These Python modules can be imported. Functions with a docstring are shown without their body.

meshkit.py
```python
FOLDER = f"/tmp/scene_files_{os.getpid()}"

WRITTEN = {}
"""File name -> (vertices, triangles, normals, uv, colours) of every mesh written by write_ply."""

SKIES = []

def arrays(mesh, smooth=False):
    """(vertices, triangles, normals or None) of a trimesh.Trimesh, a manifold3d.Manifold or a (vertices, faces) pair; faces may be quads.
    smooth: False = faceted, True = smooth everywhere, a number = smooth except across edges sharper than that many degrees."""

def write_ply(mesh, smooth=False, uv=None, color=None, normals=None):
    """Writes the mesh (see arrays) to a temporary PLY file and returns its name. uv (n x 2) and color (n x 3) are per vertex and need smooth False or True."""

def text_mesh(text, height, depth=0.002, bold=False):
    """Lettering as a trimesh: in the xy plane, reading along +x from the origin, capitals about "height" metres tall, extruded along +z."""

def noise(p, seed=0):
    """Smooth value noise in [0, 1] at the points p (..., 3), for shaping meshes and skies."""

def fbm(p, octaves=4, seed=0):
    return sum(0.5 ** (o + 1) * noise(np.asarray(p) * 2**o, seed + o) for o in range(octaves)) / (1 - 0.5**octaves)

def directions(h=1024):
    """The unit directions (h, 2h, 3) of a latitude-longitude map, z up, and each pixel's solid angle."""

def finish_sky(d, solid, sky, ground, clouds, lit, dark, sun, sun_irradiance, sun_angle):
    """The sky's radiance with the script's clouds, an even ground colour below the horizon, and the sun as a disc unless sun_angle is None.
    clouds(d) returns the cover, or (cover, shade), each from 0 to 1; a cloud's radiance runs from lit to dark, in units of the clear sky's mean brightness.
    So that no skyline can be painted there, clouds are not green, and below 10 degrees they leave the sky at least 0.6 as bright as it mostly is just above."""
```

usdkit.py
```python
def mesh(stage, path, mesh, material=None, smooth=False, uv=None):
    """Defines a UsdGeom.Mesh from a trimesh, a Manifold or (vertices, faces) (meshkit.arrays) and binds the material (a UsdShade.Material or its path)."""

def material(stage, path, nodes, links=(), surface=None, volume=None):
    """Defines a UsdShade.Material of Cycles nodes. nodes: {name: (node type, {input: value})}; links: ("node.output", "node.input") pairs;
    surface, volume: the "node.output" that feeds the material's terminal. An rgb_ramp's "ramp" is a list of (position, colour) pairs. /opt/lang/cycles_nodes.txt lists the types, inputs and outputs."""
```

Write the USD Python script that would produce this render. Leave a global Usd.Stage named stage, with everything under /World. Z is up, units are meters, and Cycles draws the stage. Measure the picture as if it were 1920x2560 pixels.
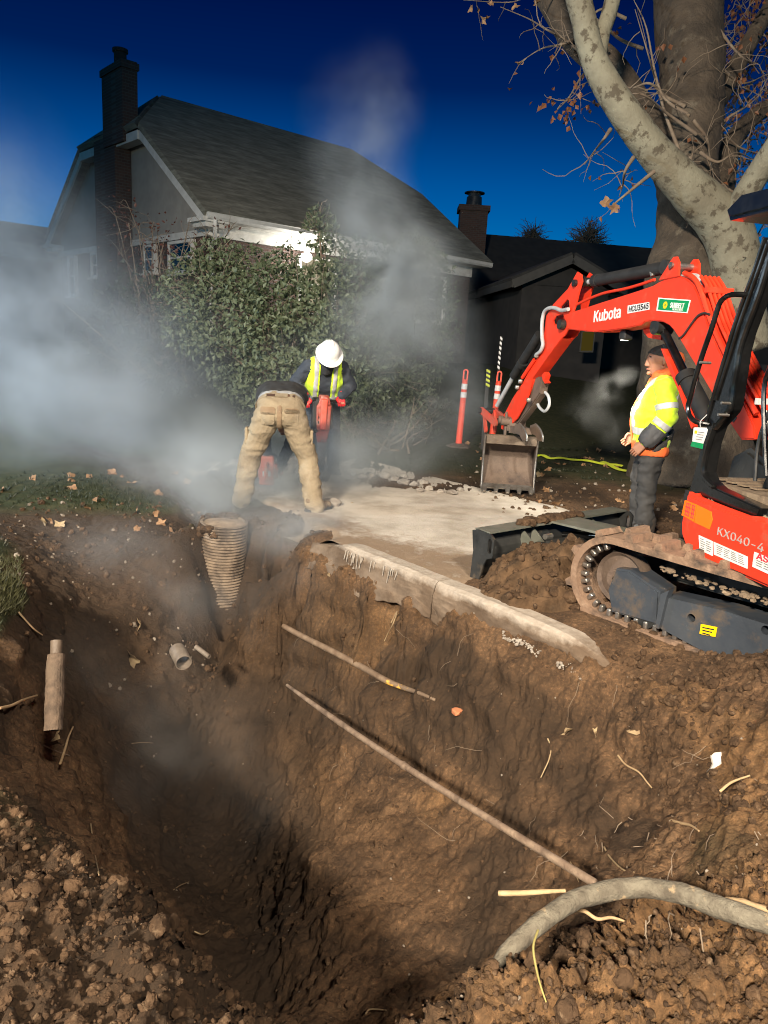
import math, random
import numpy as np, trimesh, manifold3d as m3, shapely.geometry as sg, shapely.ops as so
from scipy.interpolate import RBFInterpolator, LinearNDInterpolator
import usdkit, meshkit
from pxr import Usd, UsdGeom, UsdLux, UsdShade, Gf, Sdf, Vt

random.seed(7); RNG = np.random.default_rng(7)
stage = Usd.Stage.CreateInMemory()
UsdGeom.SetStageUpAxis(stage, 'Z'); UsdGeom.SetStageMetersPerUnit(stage, 1.0)
UsdGeom.Xform.Define(stage, '/World'); UsdGeom.Scope.Define(stage, '/World/Looks')

# ---------------------------------------------------------------- camera
PITCH, ROLL, EYE = math.radians(12.5), math.radians(3.2), np.array([0, 0, 1.6])
FWD = np.array([0, math.cos(PITCH), -math.sin(PITCH)])
_rt, _up = np.array([1.0, 0, 0]), np.array([0, math.sin(PITCH), math.cos(PITCH)])
UP = math.cos(ROLL) * _up - math.sin(ROLL) * _rt
RT = math.cos(ROLL) * _rt + math.sin(ROLL) * _up
cam = UsdGeom.Camera.Define(stage, '/World/camera')
M = np.eye(4); M[0, :3], M[1, :3], M[2, :3], M[3, :3] = RT, UP, -FWD, EYE
cam.AddTransformOp().Set(Gf.Matrix4d(M.tolist()))
FOC = 1847.5                                   # focal length in pixels of the 1920 x 2560 photograph
cam.CreateHorizontalApertureAttr(24.0); cam.CreateVerticalApertureAttr(32.0)
cam.CreateFocalLengthAttr(24.0 * FOC / 1920); cam.CreateClippingRangeAttr(Gf.Vec2f(0.05, 3000))
cam.CreateExposureAttr(0.0)

# ---------------------------------------------------------------- dusk sky (the sun is already below the horizon, so there is no sun lamp)
SUN_EL, SUN_ROT, SKY_STRENGTH = math.radians(4.0), math.radians(180), 0.14
dome = UsdLux.DomeLight.Define(stage, '/World/sky'); dome.CreateIntensityAttr(1.0)
dome.GetPrim().SetCustomDataByKey('kind', 'structure')
skym = usdkit.material(stage, '/World/Looks/dusk_sky', {
    's': ('sky_texture', {'sky_type': 'single_scattering', 'sun_disc': False, 'sun_elevation': SUN_EL, 'sun_rotation': SUN_ROT,
                          'altitude': 100.0, 'air_density': 1.0, 'aerosol_density': 0.0, 'ozone_density': 10.0}),
    'tc': ('texture_coordinate', {}), 'xyz': ('separate_xyz', {}),
    'dusk': ('rgb_ramp', {'ramp': [(0, (1, 2.6, 1.6)), (.04, (1, 2.6, 1.6)), (.13, (1, 1.9, 1.15)), (.2, (.8, 1.3, .85)), (.3, (.3, .3, .31)), (.42, (.1, .07, .17)), (.7, (.06, .03, .1)), (1, (.05, .02, .08))]}),
    'm': ('mix_color', {'blend_type': 'multiply', 'fac': 1.0, 'use_clamp': False}),
    'b': ('background_shader', {'strength': SKY_STRENGTH})},
    [('tc.generated', 'xyz.vector'), ('xyz.z', 'dusk.fac'), ('s.color', 'm.a'), ('dusk.color', 'm.b'), ('m.result', 'b.color')], surface='b.background')
UsdShade.MaterialBindingAPI.Apply(dome.GetPrim()).Bind(skym)

# ---------------------------------------------------------------- the work lights that light the scene (their stands are built further down)
LAMPS = []                                     # (name, position, target, intensity, colour, cone)
def flood(path, pos, target, power, color, cone=75, soft=0.6, radius=0.12):
    l = UsdLux.SphereLight.Define(stage, path)
    l.CreateRadiusAttr(radius); l.CreateIntensityAttr(power); l.CreateNormalizeAttr(True); l.CreateColorAttr(Gf.Vec3f(*color))
    sh = UsdLux.ShapingAPI.Apply(l.GetPrim()); sh.CreateShapingConeAngleAttr(cone); sh.CreateShapingConeSoftnessAttr(soft)
    p, t = np.array(pos, float), np.array(target, float)
    z = (p - t) / np.linalg.norm(p - t); x = np.cross([0, 0, 1], z); x /= np.linalg.norm(x); y = np.cross(z, x)
    m = np.eye(4); m[0, :3], m[1, :3], m[2, :3], m[3, :3] = x, y, z, p
    l.AddTransformOp().Set(Gf.Matrix4d(m.tolist())); return l

# ---------------------------------------------------------------- helpers
def ray(u, v):                                  # photo pixel (1920 x 2560) -> direction with unit depth
    return FWD + RT * (u - 960) / FOC - UP * (v - 1280) / FOC
def at_z(u, v, z=0.0):
    d = ray(u, v); return EYE + d * (z - EYE[2]) / d[2]
def at_d(u, v, dist):                           # at a depth along the optical axis
    return EYE + ray(u, v) * dist
def at_plane(u, v, p0, n):
    d = ray(u, v); return EYE + d * (np.dot(np.asarray(p0) - EYE, n) / np.dot(d, n))
Q = 1920 / 1659.0
COUNT, BASE = {}, {}
def numbered(parent, name):
    k = (parent, name); n = COUNT.get(k, 0); COUNT[k] = n + 1
    return f'{parent}/{name}' if n == 0 else f'{parent}/{name}_{n:03d}'
def tag(prim, label=None, cat=None, group=None, kind=None):
    p = prim.GetPrim() if hasattr(prim, 'GetPrim') else prim
    for k, v in (('label', label), ('category', cat), ('group', group), ('kind', kind)):
        if v: p.SetCustomDataByKey(k, v)
    return p
def thing(name, label, cat, base=(0, 0, 0), group=None):
    path = numbered('/World', name); x = UsdGeom.Xform.Define(stage, path)
    x.AddTranslateOp().Set(Gf.Vec3d(*map(float, base))); BASE[path] = np.array(base, float)
    tag(x, label, cat, group); return path
def obj(name, mesh, mat, parent='/World', label=None, cat=None, group=None, kind=None, smooth=30):
    path = numbered(parent, name); b = BASE.get(parent, np.zeros(3)); BASE[path] = b
    v, f, n = meshkit.arrays(mesh, smooth)
    if isinstance(mesh, trimesh.Trimesh) and smooth is not False: pass
    m = usdkit.mesh(stage, path, trimesh.Trimesh(v - b, f, process=False), mat, smooth=False)
    if n is not None:
        m.CreateNormalsAttr(Vt.Vec3fArray.FromNumpy(n.astype(np.float32))); m.SetNormalsInterpolation('vertex')
    tag(m, label, cat, group, kind); return path
def copy_of(src, offset, label, name=None):
    s = stage.GetPrimAtPath(src); n = numbered('/World', name or src.split('/')[-1])
    x = UsdGeom.Xform.Define(stage, n); x.GetPrim().GetReferences().AddInternalReference(src)
    x.GetPrim().SetInstanceable(True)
    UsdGeom.Xformable(x).ClearXformOpOrder(); op = UsdGeom.XformCommonAPI(x); op.SetTranslate(Gf.Vec3d(*map(float, BASE[src] + np.array(offset))))
    tag(x, label); return n
cat_ = trimesh.util.concatenate
def box(size, center=(0, 0, 0), R=None):
    b = trimesh.creation.box(size); b = chamfer(b) if False else b
    if R is not None: b.apply_transform(R)
    b.apply_translation(center); return b
def rbox(size, r=0.01, seg=6):                  # rounded box about the origin
    s = np.array(size) / 2 - r
    pts = [m3.Manifold.sphere(r, seg * 2 // 4 * 4).translate((a * s[0], b * s[1], c * s[2])) for a in (-1, 1) for b in (-1, 1) for c in (-1, 1)]
    return tm(m3.Manifold.batch_hull(pts))
def tm(man):
    g = man.to_mesh(); return trimesh.Trimesh(np.array(g.vert_properties[:, :3], float), np.array(g.tri_verts), process=False)
def frame(o, x, y, z):
    T = np.eye(4); T[:3, 0], T[:3, 1], T[:3, 2], T[:3, 3] = x, y, z, o; return T
def moved(mesh, T):
    m = mesh.copy(); m.apply_transform(T); return m
def catmull(pts, n=6):
    p = np.asarray(pts, float)
    if len(p) < 3: return p
    q = np.vstack([2 * p[0] - p[1], p, 2 * p[-1] - p[-2]]); out = []
    for i in range(len(p) - 1):
        a, b, c, d = q[i:i + 4]
        for t in np.linspace(0, 1, n, endpoint=False):
            out.append(0.5 * (2 * b + (c - a) * t + (2 * a - 5 * b + 4 * c - d) * t * t + (3 * b - a - 3 * c + d) * t ** 3))
    return np.vstack([out, p[-1]])
def tube(pts, rad, sides=10, caps=True, squash=None):
    p = np.asarray(pts, float); n = len(p); r = np.broadcast_to(np.asarray(rad, float), (n,))
    t = np.gradient(p, axis=0); t /= np.linalg.norm(t, axis=1, keepdims=True) + 1e-12
    a = np.zeros_like(p); ref = np.array([0, 0, 1.0]) if abs(t[0][2]) < .9 else np.array([1.0, 0, 0])
    a[0] = np.cross(t[0], ref); a[0] /= np.linalg.norm(a[0])
    for i in range(1, n):
        x = a[i - 1] - t[i] * np.dot(a[i - 1], t[i]); a[i] = x / (np.linalg.norm(x) + 1e-12)
    b = np.cross(t, a); ang = np.arange(sides) * 2 * np.pi / sides
    v = (p[:, None] + r[:, None, None] * (np.cos(ang)[None, :, None] * a[:, None] + np.sin(ang)[None, :, None] * b[:, None])).reshape(-1, 3)
    f = []
    i, j = np.meshgrid(np.arange(n - 1), np.arange(sides), indexing='ij'); j2 = (j + 1) % sides
    A, B, Cc, D = i * sides + j, i * sides + j2, (i + 1) * sides + j2, (i + 1) * sides + j
    f = np.concatenate([np.stack([A, B, Cc], -1).reshape(-1, 3), np.stack([A, Cc, D], -1).reshape(-1, 3)])
    if caps:
        v = np.vstack([v, p[0], p[-1]]); k = np.arange(sides); k2 = (k + 1) % sides; o = (n - 1) * sides
        f = np.vstack([f, np.stack([np.full(sides, n * sides), k2, k], 1), np.stack([np.full(sides, n * sides + 1), o + k, o + k2], 1)])
    return trimesh.Trimesh(v, f, process=False)
def curve(pts, rad, n=6, sides=10):
    return tube(catmull(pts, n), rad if np.ndim(rad) == 0 else np.interp(np.linspace(0, 1, (len(pts) - 1) * n + 1), np.linspace(0, 1, len(rad)), rad), sides)
def rod(a, b, r, r2=None, sides=16):
    a, b = np.asarray(a, float), np.asarray(b, float)
    return tube([a, b], [r, r if r2 is None else r2], sides)
def lathe(profile, origin, axis, sides=32, ref=(0, 0, 1)):      # profile: (radius, height) pairs; open ends fine
    z = np.asarray(axis, float); z /= np.linalg.norm(z); x = np.cross(ref if abs(np.dot(ref, z)) < .9 else (1, 0, 0), z); x /= np.linalg.norm(x); y = np.cross(z, x)
    pr = np.asarray(profile, float); n = len(pr); ang = np.arange(sides) * 2 * np.pi / sides
    v = (np.asarray(origin)[None, None] + pr[:, 0, None, None] * (np.cos(ang)[None, :, None] * x + np.sin(ang)[None, :, None] * y) + pr[:, 1, None, None] * z).reshape(-1, 3)
    i, j = np.meshgrid(np.arange(n - 1), np.arange(sides), indexing='ij'); j2 = (j + 1) % sides
    A, B, Cc, D = i * sides + j, i * sides + j2, (i + 1) * sides + j2, (i + 1) * sides + j
    return trimesh.Trimesh(v, np.concatenate([np.stack([A, B, Cc], -1).reshape(-1, 3), np.stack([A, Cc, D], -1).reshape(-1, 3)]), process=False)
def prism(poly, thick, T, bev=0.0):             # a polygon in local xy, extruded along local z from 0 to thick, placed by T
    if not isinstance(poly, sg.Polygon): poly = sg.Polygon(poly)
    poly = poly.buffer(0)
    if bev > 0:
        man = lambda pg: m3.CrossSection([np.array(pg.exterior.coords[:-1])] + [np.array(i.coords[:-1]) for i in pg.interiors], m3.FillRule.EvenOdd)
        inner = poly.buffer(-bev)
        body = m3.Manifold.extrude(man(poly), thick - 2 * bev).translate((0, 0, bev))
        if inner.geom_type == 'Polygon':
            body = body + m3.Manifold.extrude(man(inner), thick)
        m = tm(body)
    else:
        m = trimesh.creation.extrude_polygon(poly, thick, engine='earcut')
    m.apply_transform(T); return m
def rough_up(mesh, amp, scale, seed=0, octaves=3):
    m = mesh.copy(); n = m.vertex_normals; v = m.vertices
    m.vertices = v + n * ((meshkit.fbm(v * scale, octaves, seed) - .5) * 2 * amp)[:, None]; return m
def refine(mesh, edge):
    v, f = trimesh.remesh.subdivide_to_size(mesh.vertices, mesh.faces, edge, max_iter=14)
    m = trimesh.Trimesh(v, f, process=False); m.merge_vertices(digits_vertex=6); return m
ico = {s: trimesh.creation.icosphere(s) for s in (1, 2, 3)}
def clod(r, seed, sub=2):
    m = ico[sub].copy(); v = m.vertices; d = .45 + 1.1 * meshkit.fbm(v * 1.9 + seed * 3.7, 4, seed); g = np.random.default_rng(seed); m.vertices = v * d[:, None] * r * (.6 + .7 * g.random(3)); return m
def rock(r, seed, sub=2, flat=1.0):
    m = ico[sub].copy(); v = m.vertices
    d = 0.62 + 0.75 * meshkit.fbm(v * 1.3 + seed * 7.1, 3, seed)
    g = np.random.default_rng(seed); 
    v = v * d[:, None]
    for _ in range(5):
        n = g.normal(size=3); n /= np.linalg.norm(n); c = 0.55 + .3 * g.random()
        h = v @ n; v = v - n * np.maximum(h - c, 0)[:, None]
    m.vertices = v * r * np.array([1, 1, flat]); return m

# ---------------------------------------------------------------- materials
def mk(name, c1, c2=None, scale=6.0, rough=0.6, bump=0.0, bscale=40.0, metal=0.0, spec=0.5, coat=0.0, detail=5.0, lo=.35, hi=.65, c3=None, c3scale=2.0, c3lo=.55, c3hi=.7, sheen=0.0, bdist=0.02, rvar=0.0, obj_space=False):
    nodes = {'p': ('principled_bsdf', {'roughness': rough, 'metallic': metal, 'specular_ior_level': spec, 'coat_weight': coat, 'sheen_weight': sheen})}
    links = []
    if obj_space: nodes['g'] = ('texture_coordinate', {}); pos = 'g.object'
    else: nodes['g'] = ('geometry', {}); pos = 'g.position'
    if c2 is None: nodes['p'][1]['base_color'] = c1
    else:
        nodes['n'] = ('noise_texture', {'scale': scale, 'detail': detail, 'roughness': .6}); links += [(pos, 'n.vector')]
        nodes['r'] = ('rgb_ramp', {'ramp': [(0, c1), (lo, c1), (hi, c2), (1, c2)]}); links += [('n.fac', 'r.fac')]
        last = 'r.color'
        if c3 is not None:
            nodes['n3'] = ('noise_texture', {'scale': c3scale, 'detail': 6.0, 'roughness': .65}); links += [(pos, 'n3.vector')]
            nodes['r3'] = ('rgb_ramp', {'ramp': [(0, (0, 0, 0)), (c3lo, (0, 0, 0)), (c3hi, (1, 1, 1)), (1, (1, 1, 1))]}); links += [('n3.fac', 'r3.fac')]
            nodes['m3'] = ('mix_color', {'b': c3}); links += [(last, 'm3.a'), ('r3.color', 'm3.fac')]; last = 'm3.result'
        links += [(last, 'p.base_color')]
        if rvar:
            nodes['rr'] = ('map_range', {'from_min': .3, 'from_max': .7, 'to_min': max(.03, rough - rvar), 'to_max': min(1, rough + rvar)}); links += [('n.fac', 'rr.value'), ('rr.result', 'p.roughness')]
    if bump:
        nodes['bn'] = ('noise_texture', {'scale': bscale, 'detail': 6.0, 'roughness': .65}); links += [(pos, 'bn.vector')]
        nodes['b'] = ('bump', {'strength': bump, 'distance': bdist}); links += [('bn.fac', 'b.height'), ('b.normal', 'p.normal')]
    return usdkit.material(stage, '/World/Looks/' + name, nodes, links, surface='p.BSDF')
def glow(name, color, strength):
    return usdkit.material(stage, '/World/Looks/' + name, {'e': ('emission', {'color': color, 'strength': strength})}, [], surface='e.emission')
MT = {
    'soil_clod': mk('soil_clod', (.035, .021, .012), (.09, .053, .029), 14, .95, .6, 90, c3=(.15, .1, .06), c3scale=30, spec=.2),
    'pale_stone': mk('pale_stone', (.14, .11, .08), (.26, .22, .175), 20, .85, .4, 80),
    'rubble': mk('rubble', (.22, .19, .16), (.38, .34, .29), 9, .95, .5, 60),
    'concrete': mk('concrete', (.22, .19, .155), (.36, .32, .27), 5, .9, .35, 60, c3=(.13, .09, .06), c3scale=1.6, c3lo=.5, c3hi=.62),
    'fresh_concrete': mk('fresh_concrete', (.2, .165, .13), (.36, .32, .27), 30, .95, .5, 70),
    'red_paint': mk('red_paint', (.74, .042, .014), (.62, .036, .012), 3, .48, .04, 60, coat=.04, spec=.35, rvar=.1, c3=(.36, .085, .045), c3scale=7, c3lo=.57, c3hi=.8),
    'red_dusty': mk('red_dusty', (.66, .06, .03), (.4, .1, .065), 7, .55, .1, 60, c3=(.25, .16, .11), c3scale=5, c3lo=.55, c3hi=.75),
    'black_paint': mk('black_paint', (.004, .004, .004), (.008, .008, .008), 6, .2, .02, 80, coat=.4, rvar=.08),
    'black_matt': mk('black_matt', (.008, .008, .008), (.02, .019, .018), 8, .65, .15, 60),
    'frame_grey': mk('frame_grey', (.028, .035, .046), (.045, .052, .061), 4, .5, .1, 50, c3=(.11, .078, .05), c3scale=5, c3lo=.53, c3hi=.72),
    'dark_steel': mk('dark_steel', (.014, .015, .015), (.03, .03, .028), 5, .42, .15, 50, c3=(.1, .075, .05), c3scale=4, c3lo=.58, c3hi=.72, rvar=.1),
    'olive_steel': mk('olive_steel', (.09, .095, .075), (.14, .14, .115), 7, .5, .2, 60),
    'worn_steel': mk('worn_steel', (.4, .38, .35), (.22, .19, .16), 12, .38, .2, 60, metal=.85),
    'chrome': mk('chrome', (.7, .7, .7), None, rough=.12, metal=1.0),
    'rust_steel': mk('rust_steel', (.085, .06, .044), (.14, .094, .066), 6, .75, .3, 50, c3=(.05, .035, .028), c3scale=3, c3lo=.5, c3hi=.65),
    'rubber_mud': mk('rubber_mud', (.03, .026, .022), (.2, .125, .08), 7, .9, .5, 50, lo=.3, hi=.5, c3=(.27, .18, .12), c3scale=14),
    'rubber_dark': mk('rubber_dark', (.05, .043, .038), (.1, .075, .055), 8, .8, .3, 60),
    'hose_grey': mk('hose_grey', (.32, .33, .33), (.4, .4, .4), 20, .5),
    'hose_black': mk('hose_black', (.015, .015, .015), (.03, .03, .03), 20, .5),
    'white_sticker': mk('white_sticker', (.75, .75, .73), (.66, .64, .6), 9, .45),
    'green_sticker': mk('green_sticker', (.0, .23, .07), None, rough=.4),
    'yellow_sticker': mk('yellow_sticker', (.8, .5, .0), None, rough=.45),
    'orange_sticker': mk('orange_sticker', (.85, .16, .0), None, rough=.5),
    'print_black': mk('print_black', (.02, .02, .02), None, rough=.5),
    'print_grey': mk('print_grey', (.16, .15, .15), None, rough=.5),
    'print_silver': mk('print_silver', (.45, .42, .4), None, rough=.4, metal=.3),
    'print_red': mk('print_red', (.6, .03, .05), None, rough=.5),
    'sill_dirt': mk('sill_dirt', (.17, .12, .08), (.28, .21, .14), 12, .95, .6, 50),
    'delineator_orange': mk('delineator_orange', (.85, .075, .03), (.75, .07, .03), 6, .5, .05, 40),
    'dark_trim': mk('dark_trim', (.055, .052, .046), (.04, .038, .034), 5, .7),
    'reflective_white': mk('reflective_white', (.78, .78, .78), (.66, .66, .66), 30, .35),
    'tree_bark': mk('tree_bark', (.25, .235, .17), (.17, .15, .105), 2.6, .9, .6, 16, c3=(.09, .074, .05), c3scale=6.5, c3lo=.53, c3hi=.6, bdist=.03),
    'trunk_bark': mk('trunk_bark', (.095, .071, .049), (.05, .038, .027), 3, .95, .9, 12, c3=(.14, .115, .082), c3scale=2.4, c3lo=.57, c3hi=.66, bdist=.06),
    'twig': mk('twig', (.14, .1, .07), (.22, .17, .12), 8, .9),
    'dead_leaf': mk('dead_leaf', (.3, .17, .08), (.16, .085, .04), 9, .8),
    'root_bark': mk('root_bark', (.17, .15, .11), (.085, .07, .05), 22, .9, .7, 60, c3=(.3, .22, .13), c3scale=16, c3lo=.6, c3hi=.66),
    'root_wood': mk('root_wood', (.42, .3, .165), (.33, .22, .115), 14, .8, .3, 50),
    'pole_wood': mk('pole_wood', (.27, .195, .135), (.15, .1, .068), 16, .85, .5, 60, c3=(.09, .06, .04), c3scale=7),
    'brick_dark': mk('brick_dark', (.075, .035, .026), (.05, .026, .02), 9, .9, .3, 30),
    'stucco': mk('stucco', (.33, .31, .27), (.28, .26, .23), 3, .9, .3, 50),
    'trim_white': mk('trim_white', (.62, .6, .55), (.5, .48, .43), 5, .6),
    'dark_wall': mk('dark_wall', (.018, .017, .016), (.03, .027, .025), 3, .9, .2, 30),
    'window_dark': mk('window_dark', (.02, .022, .025), None, rough=.08),
    'skin': mk('skin', (.4, .19, .115), (.34, .155, .09), 18, .55, .05, 120),
    'hair': mk('hair', (.012, .01, .009), (.03, .026, .024), 60, .7, .5, 200),
    'hivis': mk('hivis', (.62, .88, .02), (.55, .8, .02), 6, .7, .1, 40, sheen=.2),
    'reflective_grey': mk('reflective_grey', (.5, .5, .5), (.42, .42, .42), 40, .4),
    'jacket_grey': mk('jacket_grey', (.05, .05, .053), (.085, .085, .088), 9, .7, .1, 60),
    'trouser_grey': mk('trouser_grey', (.03, .029, .028), (.055, .053, .051), 6, .8, .2, 50),
    'hood_orange': mk('hood_orange', (.9, .17, .04), (.8, .14, .03), 10, .85, .1, 60),
    'khaki': mk('khaki', (.28, .225, .147), (.21, .163, .105), 5, .95, .5, 45, c3=(.32, .265, .19), c3scale=3.5),
    'khaki_dark': mk('khaki_dark', (.24, .17, .1), (.19, .13, .08), 8, .92),
    'black_cloth': mk('black_cloth', (.013, .013, .014), (.025, .025, .025), 9, .9, .2, 60),
    'navy_cloth': mk('navy_cloth', (.025, .032, .045), (.04, .048, .062), 9, .9, .2, 60),
    'grey_cloth': mk('grey_cloth', (.2, .2, .2), (.27, .27, .27), 12, .9),
    'helmet_white': mk('helmet_white', (.8, .8, .78), (.72, .72, .7), 5, .35),
    'glove_red': mk('glove_red', (.62, .015, .025), (.5, .012, .02), 18, .6, .2, 80),
    'boot': mk('boot', (.12, .085, .055), (.2, .15, .1), 10, .9, .3, 60),
    'boot_black': mk('boot_black', (.02, .018, .016), (.06, .045, .035), 9, .8, .2, 60),
    'tool_red': mk('tool_red', (.34, .05, .032), (.3, .085, .06), 9, .5, .1, 60, c3=(.3, .2, .16), c3scale=8),
    'saw_orange': mk('saw_orange', (.75, .13, .05), (.55, .15, .08), 9, .5, .1, 60, c3=(.35, .26, .2), c3scale=9),
    'belt': mk('belt', (.07, .04, .028), None, rough=.6),
    'pipe_clay': mk('pipe_clay', (.115, .077, .05), (.055, .037, .024), 22, .85, .4, 60, c3=(.1, .07, .045), c3scale=7),
    'pipe_metal': mk('pipe_metal', (.13, .095, .066), (.075, .052, .034), 9, .6, .3, 60, c3=(.09, .06, .04), c3scale=9),
    'pvc': mk('pvc', (.2, .165, .13), (.11, .083, .06), 12, .6, .1, 50),
    'gas_pipe': mk('gas_pipe', (.12, .075, .045), (.2, .14, .09), 12, .85, .3, 60, c3=(.75, .42, .05), c3scale=2.3, c3lo=.56, c3hi=.6),
    'tape_yellow': mk('tape_yellow', (.42, .5, .02), (.5, .55, .05), 5, .6),
    'leaf_pale': mk('leaf_pale', (.36, .27, .15), (.25, .17, .09), 20, .8),
    'lens': mk('lens', (.6, .6, .58), None, rough=.2),
}
# ================================================================ THE GROUND WITH ITS PIT
KD = np.array([.636, -.772, 0]); KD /= np.linalg.norm(KD)          # direction of the kerb, towards the camera
KN = np.array([-KD[1], KD[0], 0])                                  # from the kerb towards the driveway
K0 = np.array([-1.52, 7.28, 0]); KLEN = 4.72
def kp(s, n=0, z=0): return K0 + KD * s + KN * n + np.array([0, 0, z])
ctrl = [  # near banks
 (-.79,1.35,.14),(-1.06,1.87,.1),(-.72,1.98,-.04),(-.5,1.72,-.06),(-.2,1.5,-.08),(.09,1.42,.05),(.34,1.5,.2),(.45,1.35,.27),(.62,1.58,.17),(.68,1.95,-.12),
 (.87,1.81,.11),(1.05,1.68,.2),(.9,1.36,.24),(-.4,1.2,.05),(0,.9,.03),(0,0,0),(-2,.4,0),(2,.6,.1),(1.5,1.5,.22),(1.9,2.1,.25),(-1.6,1.5,.1),(-1.35,2.2,.1),
 # into the pit from the near side
 (-.85,2.42,-.6),(-.5,2.2,-.7),(-.15,1.95,-.75),(.2,1.8,-.55),(.48,2.15,-.62),(-1.1,2.5,-.35),
 # floor
 (-.15,3.2,-1.16),(-.55,2.9,-1.6),(.1,2.75,-1.08),(-.6,3.8,-1.95),(-1.2,5.15,-2.1),(-1.05,4.4,-2.1),(-.75,5.0,-1.95),(-.3,4.5,-1.38),(-.05,4.0,-1.24),(.2,3.45,-1.16),(.36,2.85,-1.08),(-.35,3.8,-1.35),(-.5,5.3,-1.42),(-.55,4.75,-1.6),(-.7,4.3,-1.95),
 # the edge of the lit wall
 (.2,4.3,-1.06),(.4,3.6,-1.04),(.52,2.75,-.95),(.62,2.45,-.75),(-.35,5.2,-1.2),
 # lit wall below the kerb
 (-.65,6.0,-.9),(-.8,5.85,-1.2),(.31,4.8,-.76),(.6,4.0,-.72),(.8,3.4,-.72),(1.2,3.5,-.42),(1.0,3.0,-.56),(.92,2.55,-.42),(1.15,2.7,-.3),(0,5.2,-.75),(-.4,5.5,-.85),
 (1.42,2.95,-.2),(1.5,3.38,-.04),(1.3,2.3,.03),(1.9,3.28,.31),(1.72,2.88,.26),(2.25,2.9,.56),(2.6,2.2,.4),(1.65,3.5,.02),
 # far side
 (-1.45,6.82,-.05),(-1.75,6.6,-.06),(-1.15,6.75,-.15),(-1.42,6.44,-1.22),(-1.2,6.5,-1.25),(-1.42,6.2,-1.25),(-1.62,6.3,-.5),(-1.56,6.22,-.85),(-1.8,6.34,-.2),(-1.42,6.05,-1.25),(-1.7,5.6,-1.06),(-2.1,5.1,-1.0),(-2.1,5.7,-.6),(-2.8,6.3,-.32),(-1.95,6.65,-.22),(-3,6.9,-.06),(-2,7.1,-.03),(-3.5,6.5,-.1),(-1.2,6.95,-.22),(-.95,6.45,-.62),
 # left bank
 (-2.3,4.45,.05),(-2.2,4.0,.03),(-1.95,3.3,.02),(-1.6,2.6,.05),(-1.78,3.62,-.4),(-1.5,3.2,-.6),(-1.35,3.6,-1.15),(-1.18,2.95,-.75),(-1.0,2.8,-1.1),(-1.75,4.3,-1.05),(-2.05,4.75,-.7),(-2.45,5.05,-.25),(-2.75,5.5,-.12),(-3.2,5.6,0),
]
for s in (.1, .5, .9, 1.25, 1.45): ctrl += [tuple(kp(s, -.34, -.5)), tuple(kp(s, -.15, -.2 - .1 * (s > 1.1))), tuple(kp(s, -.03, -.03 - .07 * (s > 1.1))), tuple(kp(s, .25, -.025)), tuple(kp(s, .6, -.045))]
for s in np.linspace(1.6, KLEN, 9): ctrl += [tuple(kp(s, -.13, -.25 + .14 * max(0, s - 3.2) / 1.5)), tuple(kp(s, -.04, -.16 + .09 * max(0, s - 3.2) / 1.5)), tuple(kp(s, .25, -.1 + .13 * min(1, max(0, s - 2.5) / .8))), tuple(kp(s, .6, -.06 + .085 * min(1, max(0, s - 2.6) / .8)))]
ctrl += [(x, y, 0) for x in (-4.5, -3.4) for y in (1, 2.5, 4, 5.2)] + [(-3.6, 3.4, 0), (-2.8, 3.2, .02), (-2.6, 2.2, .02), (-2.9, 4.6, .02)]
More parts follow.
